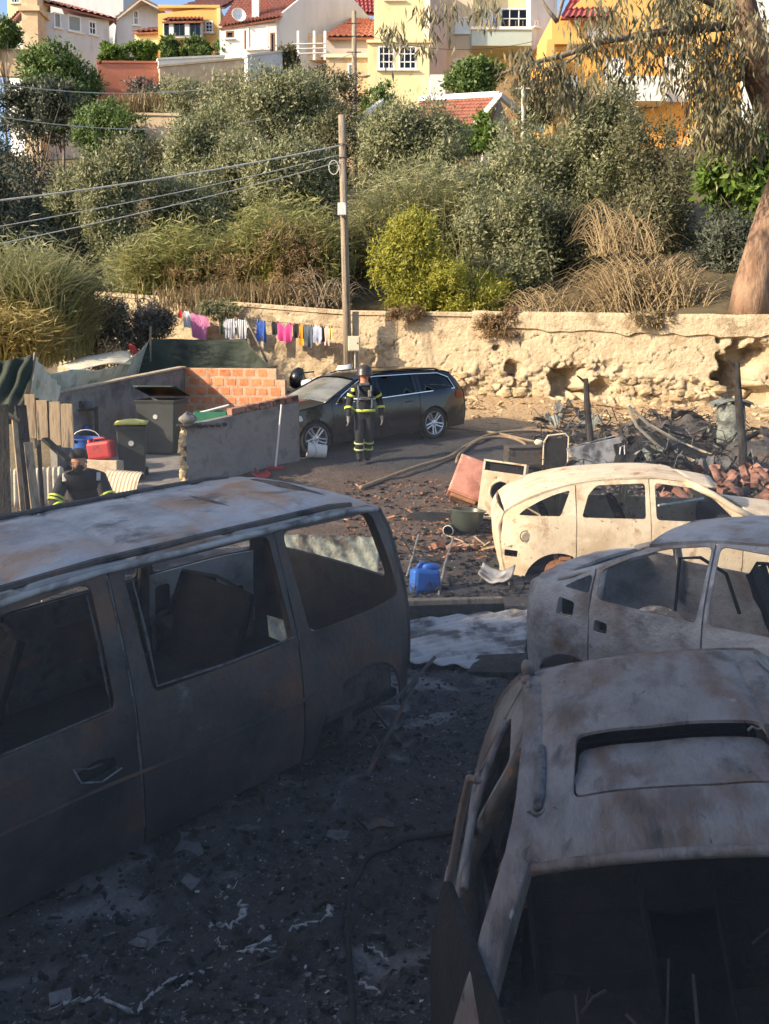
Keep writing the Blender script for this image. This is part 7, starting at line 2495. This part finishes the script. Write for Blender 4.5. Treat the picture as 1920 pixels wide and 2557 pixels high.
    root = thing('jerry_can', 'bright blue plastic can in the shade behind the van', 'can', p, (R(-6), R(6), R(22)))
    boxo('body', (0, 0, .14), (.32, .17, .27), 'plastic_blue', root, .045)
    MB().rock((.06, 0, .29), (.2, .14, .1), 3, 2).build('shoulder', 'plastic_blue', root, smooth=True)
    MB().tube([(-.1, 0, .27), (-.06, 0, .33), (.06, 0, .33)], .02, 8).build('handle', 'plastic_blue', root, smooth=True)
    # burnt tube frames by the blue can
    for (P_, lb) in [([(1000, 1440, .5), (1035, 1415, .1), (1130, 1400, .0), (1060, 1500, .0)], 'bent pale tube in front of the blue can'), ([(1045, 1395, .3), (1030, 1420, .15), (1015, 1445, .02)], 'charred upright stake behind the blue can'), ([(1132, 1400, .3), (1110, 1440, .14), (1095, 1490, .02)], 'thin bent rod right of the blue can')]:
        pts = [gp(u, v) + Vector((0, 0, dz)) for u, v, dz in P_]
        root = thing('bent_tube', lb, 'tube', pts[-1])
        MB().tube([q - pts[-1] for q in pts], .012, 6).build('rod', 'ash_grey', root)
    # pale melted plastic seat
    p = gp(1240, 1452)
    root = thing('melted_chair', 'pale melted plastic chair shell under the rear of the cream estate', 'chair', p, (0, 0, R(-18)))
    MB().grid(lambda a, b: (.36 * (a - .5), .26 * (b - .5), .03 + .09 * abs(2 * a - 1) ** 2 + .06 * b * b + .03 * float(vnoise(a * 5, b * 4, 1, 95))), 14, 10).build('shell', 'sheet_white', root, smooth=True, thick=.02)
    for s in (-1, 1):
        MB().tube([(s * .15, -.08, .06), (s * .17, -.12, 0)], .014, 6).build('leg', 'scorched_metal', root)
    # beam and corrugated sheet on the ground
    a, b = gp(1012, 1535), gp(1255, 1530)
    root = thing('charred_beam', 'long charred beam lying across the ground behind the van', 'beam', (a + b) / 2, (0, 0, math.atan2(b.y - a.y, b.x - a.x)))
    L = (b - a).length
    MB().box((0, 0, .09), (L, .12, .14), jit=.01).build('timber', 'wood_old', root, bev=.01)
    MB().box((.02, -.07, .06), (L * .97, .03, .1), jit=.01).build('charred_face', 'charred_wood', root)
    c = [gp(1000, 1572), gp(1322, 1555), gp(1335, 1650), gp(1195, 1700), gp(1000, 1650)]
    q00, q10, q11, q01 = gp(985, 1565), gp(1325, 1545), gp(1300, 1700), gp(985, 1665)
    root = thing('corrugated_sheet', 'white corrugated metal sheet on the ground between the burnt cars', 'metal sheet', q00)
    def sh(a, b):
        p = (q00.lerp(q10, a)).lerp(q01.lerp(q11, a), b) - q00
        return p + Vector((0, 0, .05 + .016 * math.sin((a * .5 + b) * 62) + .03 * math.sin(a * 3.1) * math.sin(b * 2.6) + .05 * a * (1 - b)))
    MB().grid(sh, 60, 60).build('sheet', 'sheet_white', root, smooth=True, thick=.006)
    root = thing('leaning_sheet', 'pale corrugated sheet leaning beyond the van, seen through its rear window', 'metal sheet', (-.65, 7.45, 0), (R(-28), 0, R(-8)))
    MB().grid(lambda a, b: (1.1 * (a - .5), .014 * math.sin((a * .8 + b * .5) * 58), 1.05 * b), 60, 24).build('sheet', 'tank_metal', root, smooth=True, thick=.006)
    q = gp(1275, 1690)
    root = thing('charred_board', 'black charred board leaning at the end of the white sheet', 'board', q, (R(12), R(-8), R(-25)))
    MB().box((0, 0, .1), (.6, .34, .05), jit=.03).build('board', 'charred_wood', root, bev=.008)
    # rods by the van's rear wheel
    for (u0, v0, u1, v1, lb) in [(870, 1790, 1000, 1950, 'thin steel rod lying by the rear wheel of the van'), (905, 1775, 1030, 1905, 'second thin steel rod beside the first'), (880, 1800, 1010, 1765, 'short flat bar near the rear wheel of the van')]:
        a, b = gp(u0, v0) + Vector((0, 0, .12)), gp(u1, v1) + Vector((0, 0, .03))
        root = thing('steel_rod', lb, 'rod', b)
        MB().tube([a - b, Vector((0, 0, 0))], .011, 6).build('rod', 'scorched_metal', root)
    # burnt posts at the right
    for (u0, v0, u1, v1, r, lb) in [(1463, 945, 1478, 1172, .07, 'charred post with splintered top behind the cream estate'), (1840, 905, 1858, 1205, .075, 'tall charred post at the right below the wall hole')]:
        b = gp(u1, v1)
        a = at(u0, v0, b.y + .1)
        root = thing('charred_post', lb, 'post', b)
        d = a - b
        MB().tube([(0, 0, -.1), d * .3 + Vector((.015, 0, 0)), d * .65 + Vector((-.01, 0, 0)), d], [r, r * .9, r * .85, r * .6], 9).build('shaft', 'charred_wood', root, smooth=True)
        MB().tube([d * .95, d + Vector((-.16, 0, .05))], [.03, .012], 6).build('splinter', 'charred_wood', root)
    # burnt white refrigerator on its side
    p = gp(1490, 1172)
    root = thing('burnt_refrigerator', 'scorched white refrigerator on its side between the charred post and scrap', 'refrigerator', p, (R(-12), R(-10), R(12)))
    boxo('cabinet', (0, .05, .25), (1.0, .5, .46), 'sheet_white', root, .02)
    boxo('compressor_recess', (.42, -.21, .2), (.2, .03, .34), 'soot', root, .0)
    MB().tube([(.35, -.24, .1), (.42, -.25, .3), (.5, -.24, .32), (.46, -.25, .12), (.38, -.24, .08)], .012, 6).build('pipe', 'ash_white', root)
    boxo('lid', (-.05, .05, .495), (.9, .5, .02), 'sheet_white', root, .005, (0, R(-3), 0))
    # curved metal strips
    for (P_, lb) in [([(1568, 1012, .0), (1590, 1065, 0), (1650, 1120, 0), (1735, 1152, 0)], 'pale curved metal strip sweeping down, lower of two'), ([(1568, 1012, .0), (1620, 1060, 0), (1700, 1105, 0), (1785, 1140, 0)], 'pale curved metal strip sweeping down, upper of two')]:
        g0 = gp(P_[-1][0], P_[-1][1])
        pts = [at(u, v, g0.y - .3 + .5 * k / 3) for k, (u, v, _) in enumerate(P_)]
        pts[-1] = g0
        root = thing('metal_strip', lb, 'strip', g0)
        MB().tube([q - g0 for q in pts], .03, 5).build('strip', 'burnt_cream', root)
    # crumpled green-grey tank
    p = gp(1822, 1120)
    root = thing('crushed_tank', 'crumpled grey-green metal tank beside the tall charred post', 'tank', p, (0, 0, R(10)))
    mb = MB().grid(lambda a, b: ((.28 + .08 * float(vnoise(a * 8, b * 5, 1, 81))) * math.cos(a * 6.283), (.2 + .08 * float(vnoise(a * 8, b * 5, 1, 82))) * math.sin(a * 6.283), .85 * b + .06 * math.sin(a * 12.6)), 26, 10)
    mb.build('shell', 'tank_metal', root, smooth=False, thick=.01)
    MB().grid(lambda a, b: (.8 * (a - .5), .3 * (b - .5), .86 + .1 * math.sin(a * 3.1) + .05 * math.sin(b * 8)), 12, 6).build('bent_lid', 'tank_metal', root, smooth=False, thick=.01)
    # charred doorframe / box behind the washing machine
    p = gp(1395, 1175)
    root = thing('scorched_trolley', 'scorched upright metal frame behind the washing machine', 'trolley', p, (0, 0, R(-10)))
    MB().tube([(-.28, 0, 0), (-.27, 0, .5), (-.2, 0, .62), (.1, .02, .66), (.16, 0, .6), (.15, 0, 0)], .014, 6).build('tube', 'burnt_cream', root)
    boxo('panel', (-.05, .03, .3), (.38, .02, .55), 'soot', root, .01)
    MB().rock((-.36, 0, .5), (.14, .1, .1), 3, 2).build('knob', 'plastic_cream', root, smooth=True)
    p = gp(1310, 1165)
    root = thing('scorched_box', 'dark scorched metal box behind the washing machine opening', 'box', p, (0, 0, R(5)))
    boxo('body', (0, 0, .18), (.7, .4, .36), 'scorched_metal', root, .015)
    boxo('lid', (0, -.02, .37), (.72, .42, .02), 'scorched_metal', root, .004)
    # heap of broken orange tiles and bricks
    p = gp(1850, 1235)
    root = thing('brick_rubble', 'heap of broken orange bricks and tiles behind the cream estate bonnet', 'rubble', p)
    rr = random.Random(12)
    kinds = [MB().box((0, 0, 0), (.24, .11, .07), jit=.012).mesh('brick'), MB().box((0, 0, 0), (.13, .11, .07), jit=.02).mesh('brick'), MB().grid(lambda a, b: (.3 * (a - .5), .09 * math.cos(b * 3.14), .07 * math.sin(b * 3.14)), 2, 7).mesh('tile')]
    for k in kinds: k.materials.append(MATS['brick_sooty_shaded'])
    for k in range(60):
        m_ = rr.choice(kinds)
        o = link_mesh(m_.name.split('.')[0], m_, None, root, False)
        x, y = rr.gauss(0, .75), rr.gauss(0, .55)
        o.location = (x, y, gz(p.y + y) - p.z + .04 + max(0, .32 - .2 * (x * x + y * y)) * rr.random())
        o.rotation_euler = (rr.uniform(-.7, .7), rr.uniform(-.7, .7), rr.uniform(0, 6))
    # loose orange bits by the pot
    p = gp(1190, 1372)
    root = thing('brick_fragments', 'few orange brick fragments and pale splinters left of the cream estate', 'rubble', p)
    for k in range(4):
        o = link_mesh('brick', kinds[1], None, root, False)
        o.location = (rr.gauss(0, .2), rr.gauss(0, .14), .04)
        o.rotation_euler = (rr.uniform(-.5, .5), rr.uniform(-.5, .5), rr.uniform(0, 6))
    for k in range(14):
        a = Vector((rr.gauss(0, .22), rr.gauss(0, .2), .06))
        MB().tube([a, a + Vector((rr.uniform(-.25, .25), rr.uniform(-.2, .2), rr.uniform(0, .1)))], .01, 4).build('splinter', 'wood_old', root)
yard()

# ------------------------------------------------------------------ scorched scrap and ash, too many to count
def scatter(us, vs, n, s0, s1, seed):
    rr = random.Random(seed)
    P, S = [], []
    for _ in range(n):
        p = gp(rr.uniform(*us), rr.uniform(*vs))
        P.append((p.x, p.y, gh(p.x, p.y) + .004)); S.append(rr.uniform(s0, s1) * (.4 + rr.random()))
    return P, S
P, S = scatter((860, 1380), (1205, 1500), 1300, .014, .075, 1)
chips('charred_debris', 'charred bits strewn on the scorched soil around the pot', 'debris', P, S, 'soot', 11)
P, S = scatter((860, 1350), (1200, 1400), 900, .012, .05, 2)
chips('brown_debris', 'brown and rusty crumbs strewn on the scorched soil', 'debris', P, S, 'rust', 12)
P, S = scatter((900, 1900), (1330, 1620), 260, .008, .03, 15)
chips('pale_debris', 'pale flakes among the burnt cars', 'debris', P, S, 'ash_grey', 19)
P, S = scatter((1330, 1990), (1035, 1240), 3200, .02, .12, 3)
chips('scrap_field', 'black tangle of burnt scrap in front of the ochre wall', 'debris', P, S, 'scorched_metal', 13)
P, S = scatter((1400, 1960), (1050, 1240), 420, .02, .06, 4)
chips('ash_flakes', 'grey ash flakes among the burnt scrap by the wall', 'debris', P, S, 'ash_grey', 14)
P, S = scatter((-250, 1150), (1780, 2620), 4200, .003, .014, 5)
chips('ash_crumbs', 'small grey ash crumbs over the foreground ground', 'debris', P, S, 'ash_grey', 15)
P, S = scatter((600, 1250), (1480, 1950), 1000, .006, .03, 27)
chips('black_clods', 'black burnt clods between the van and the near car', 'debris', P, S, 'soot', 28)
P, S = scatter((600, 1250), (1480, 1950), 700, .004, .018, 29)
chips('ash_crumbs', 'small grey ash crumbs between the van and the near car', 'debris', P, S, 'ash_grey', 30)
P, S = scatter((60, 1150), (1900, 2620), 150, .004, .012, 6)
chips('pale_crumbs', 'scattered white specks on the black foreground', 'debris', P, S, 'ash_white', 16)
P, S = scatter((-250, 1250), (1700, 2620), 2400, .008, .035, 7)
chips('black_clods', 'black burnt clods over the foreground ground', 'debris', P, S, 'soot', 17)
def tangle(name, label, us, vs, n, r, m, seed, h=.5):
    rr = random.Random(seed)
    mb = MB()
    for _ in range(n):
        p = gp(rr.uniform(*us), rr.uniform(*vs))
        sc_ = 1. if h > .1 else .35
        p.z = gh(p.x, p.y)
        q = p + Vector((rr.uniform(-.6, .6) * sc_, rr.uniform(-.4, .4) * sc_, rr.uniform(.02, h)))
        k = p.lerp(q, .5) + Vector((rr.uniform(-.15, .15) * sc_, rr.uniform(-.1, .1) * sc_, rr.uniform(0, .2) * sc_ * sc_))
        mb.tube([p, k, q], r * rr.uniform(.5, 1.4), 4)
    return tag(mb.build(name, m), label, 'debris', kind='stuff')
tangle('wire_tangle', 'tangle of burnt wires and thin rods before the wall', (1350, 1980), (1045, 1210), 260, .011, 'soot', 1, .45)
tangle('burnt_wires', 'thin burnt wires lying on the foreground ash', (-100, 1080), (1950, 2600), 26, .003, 'scorched_metal', 5, .03)
tangle('pale_wires', 'ashy pale wires sticking out of the burnt scrap', (1380, 1950), (1060, 1200), 70, .008, 'ash_grey', 2)

def heap(name, label, u, v, rx, ry, h, m, seed):
    p = gp(u, v)
    mb = MB().grid(lambda a, b: (rx * b * math.cos(a * 6.2832), ry * b * math.sin(a * 6.2832), (h * (1 - b * b) ** 1.2) * (1 + 1.1 * float(vnoise(p.x + rx * b * math.cos(a * 6.2832), p.y + ry * b * math.sin(a * 6.2832), .3, seed))) - .04), 40, 12)
    o = mb.build(name, m, loc=p)
    tag(o, label, 'ash heap')
heap('ash_heap', 'dark heap of burnt remains behind the refrigerator', 1640, 1130, 1.2, .8, .35, 'soot', 91)
heap('ash_heap', 'dark heap of burnt remains right of the tall charred post', 1900, 1150, 1.1, .8, .4, 'scorched_metal', 92)
heap('ash_heap', 'low black heap between the curved strips and the wall', 1700, 1075, 1.3, .7, .3, 'scorched_metal', 93)
heap('soil_heap', 'low scorched mound beside the van tail', 1085, 1285, .5, .35, .1, 'soot', 94)

# larger charred pieces lying in the scrap
def scrap_pieces():
    rr = random.Random(31)
    G = 'charred scrap pieces strewn before the wall'
    for k in range(70):
        p = gp(rr.uniform(1345, 1950), rr.uniform(1040, 1215))
        beam = k % 2 == 0
        nm, lb = ('charred_lath', 'charred lath lying in the burnt scrap before the ochre wall') if beam else ('scrap_sheet', 'buckled scorched metal sheet in the burnt scrap before the ochre wall')
        o3 = thing(nm, lb, 'scrap', p + Vector((0, 0, .06)), (rr.uniform(-.25, .25), rr.uniform(-.45, .45), rr.uniform(0, 6.3)), G if beam else 'scorched metal sheets strewn before the wall')
        if beam:
            L_ = rr.uniform(.5, 1.5)
            MB().box((0, 0, .05), (L_, rr.uniform(.05, .1), rr.uniform(.03, .07)), jit=.015).build('lath', rr.choice(['charred_wood', 'charred_wood', 'soot']), o3)
        else:
            w_, d_, s_ = rr.uniform(.3, .8), rr.uniform(.2, .5), rr.randrange(90)
            MB().grid(lambda a, b: (w_ * (a - .5), d_ * (b - .5), .1 + .3 * float(vnoise(a * 4, b * 4, 1, 120 + s_ % 7)) + .15 * math.sin(a * 3 + s_)), 8, 6).build('sheet', rr.choice(['scorched_metal', 'soot', 'ash_grey', 'scorched_metal', 'tank_metal']), o3, thick=.006)
    for k in range(26):
        p = gp(rr.uniform(20, 1080), rr.uniform(1950, 2450))
        p.z = gh(p.x, p.y)
        o3 = thing('burnt_plate', 'thin burnt plate lying on the ash in the foreground', 'plate', p + Vector((0, 0, .015)), (rr.uniform(-.15, .15), rr.uniform(-.15, .15), rr.uniform(0, 6)), 'thin burnt plates on the foreground ash')
        w_, d_ = rr.uniform(.06, .22), rr.uniform(.05, .14)
        MB().grid(lambda a, b: (w_ * (a - .5) * (1 + .3 * math.sin(b * 5 + k)), d_ * (b - .5) * (1 + .3 * math.sin(a * 6 + k)), .02 * math.sin(a * 5 + k) * math.sin(b * 4)), 6, 5).build('plate', rr.choice(['soot', 'charred_wood', 'ash_grey', 'scorched_metal']), o3, thick=.004)

scrap_pieces()

# trickles of melted aluminium set on the ash
def trickle(lb, px, w, seed, closed=False):
    rr = random.Random(seed)
    P = [gp(u, v) for u, v in px]
    Q = []
    n = len(P)
    for i in range(n - (0 if closed else 1)):
        a, b = P[i], P[(i + 1) % n]
        for t in np.linspace(0, 1, 7, endpoint=False):
            q = a.lerp(b, t) + Vector((rr.gauss(0, .009), rr.gauss(0, .009), 0))
            q.z = gh(q.x, q.y) + rr.uniform(-.004, .008)
            Q.append(q)
    w *= .85
    root = thing('melted_aluminium', lb, 'molten metal', Q[0])
    rad = [max(w * .3, w * abs(rr.gauss(.5, .5))) for _ in Q]
    if not closed: rad[0] = rad[-1] = w * .2
    mb = MB().tube([q - Q[0] for q in Q], rad, 6)
    mb.build('trickle', 'molten_aluminium', root, smooth=True)
trickle('broken ring of melted aluminium on the black ground', [(535, 2262), (560, 2243), (590, 2236)], .010, 1)
trickle('right half of the melted aluminium ring, brightest', [(592, 2260), (610, 2285), (602, 2312), (575, 2338), (545, 2330), (515, 2330)], .014, 2)
trickle('long pale trickle of metal running left along the bottom', [(120, 2502), (190, 2500), (250, 2505), (340, 2515), (370, 2482), (430, 2455), (500, 2430), (535, 2412)], .011, 3)
trickle('bright splash of metal under the ring', [(590, 2408), (640, 2398), (700, 2390), (745, 2395)], .014, 4)
trickle('faint grey trickle rising to the right', [(620, 2390), (690, 2355), (740, 2325), (800, 2312), (835, 2280)], .012, 5)
trickle('small white lump of metal near the cable', [(820, 2285), (838, 2272), (850, 2262)], .022, 6)
trickle('short metal splash right of the cable', [(905, 2340), (945, 2350), (980, 2372)], .014, 7)
trickle('thin metal trace right of the cable, lower', [(880, 2420), (930, 2448), (990, 2470)], .009, 8)
trickle('tiny curl of metal left of the ring', [(440, 2480), (460, 2468), (485, 2462)], .012, 9)
trickle('small bright drop of metal below the ring', [(540, 2368), (555, 2378), (562, 2384)], .010, 10)
for k, (u, v, s, lb) in enumerate([(478, 2150, .05, 'flat grey flake near the van sill'), (475, 2240, .06, 'upright grey flake left of the ring'), (150, 2482, .06, 'flat grey flake at the lower left'), (840, 2080, .1, 'broad dark flake in mid foreground'), (620, 2095, .09, 'patch of crumbled grey ash in mid foreground')]):
    p = gp(u, v)
    p.z = gh(p.x, p.y)
    root = thing('ash_flake', lb, 'flake', p + Vector((0, 0, .01)), (R(8), R(-6), k))
    MB().box((0, 0, .01), (s, s * 1.3, .008), jit=s * .15).build('flake', 'ash_grey', root)
# ------------------------------------------------------------------ thin smoke lying over the burnt cars
def smoke():
    mb = MB().box((0, 4.2, .85), (13, 7.8, 2.8))
    o = mb.build('smoke', None)
    m = bpy.data.materials.new('smoke_air')
    m.use_nodes = True
    N, Lk = m.node_tree.nodes, m.node_tree.links
    N.remove(N['Principled BSDF'])
    v = N.new('ShaderNodeVolumePrincipled')
    v.inputs['Color'].default_value = (.90, .91, .94, 1)
    v.inputs['Density'].default_value = .014
    v.inputs['Anisotropy'].default_value = .1
    Lk.new(v.outputs[0], N['Material Output'].inputs['Volume'])
    o.data.materials.append(m)
    tag(o, 'thin blue-grey smoke lying over the burnt cars in the shade', kind='stuff')
smoke()
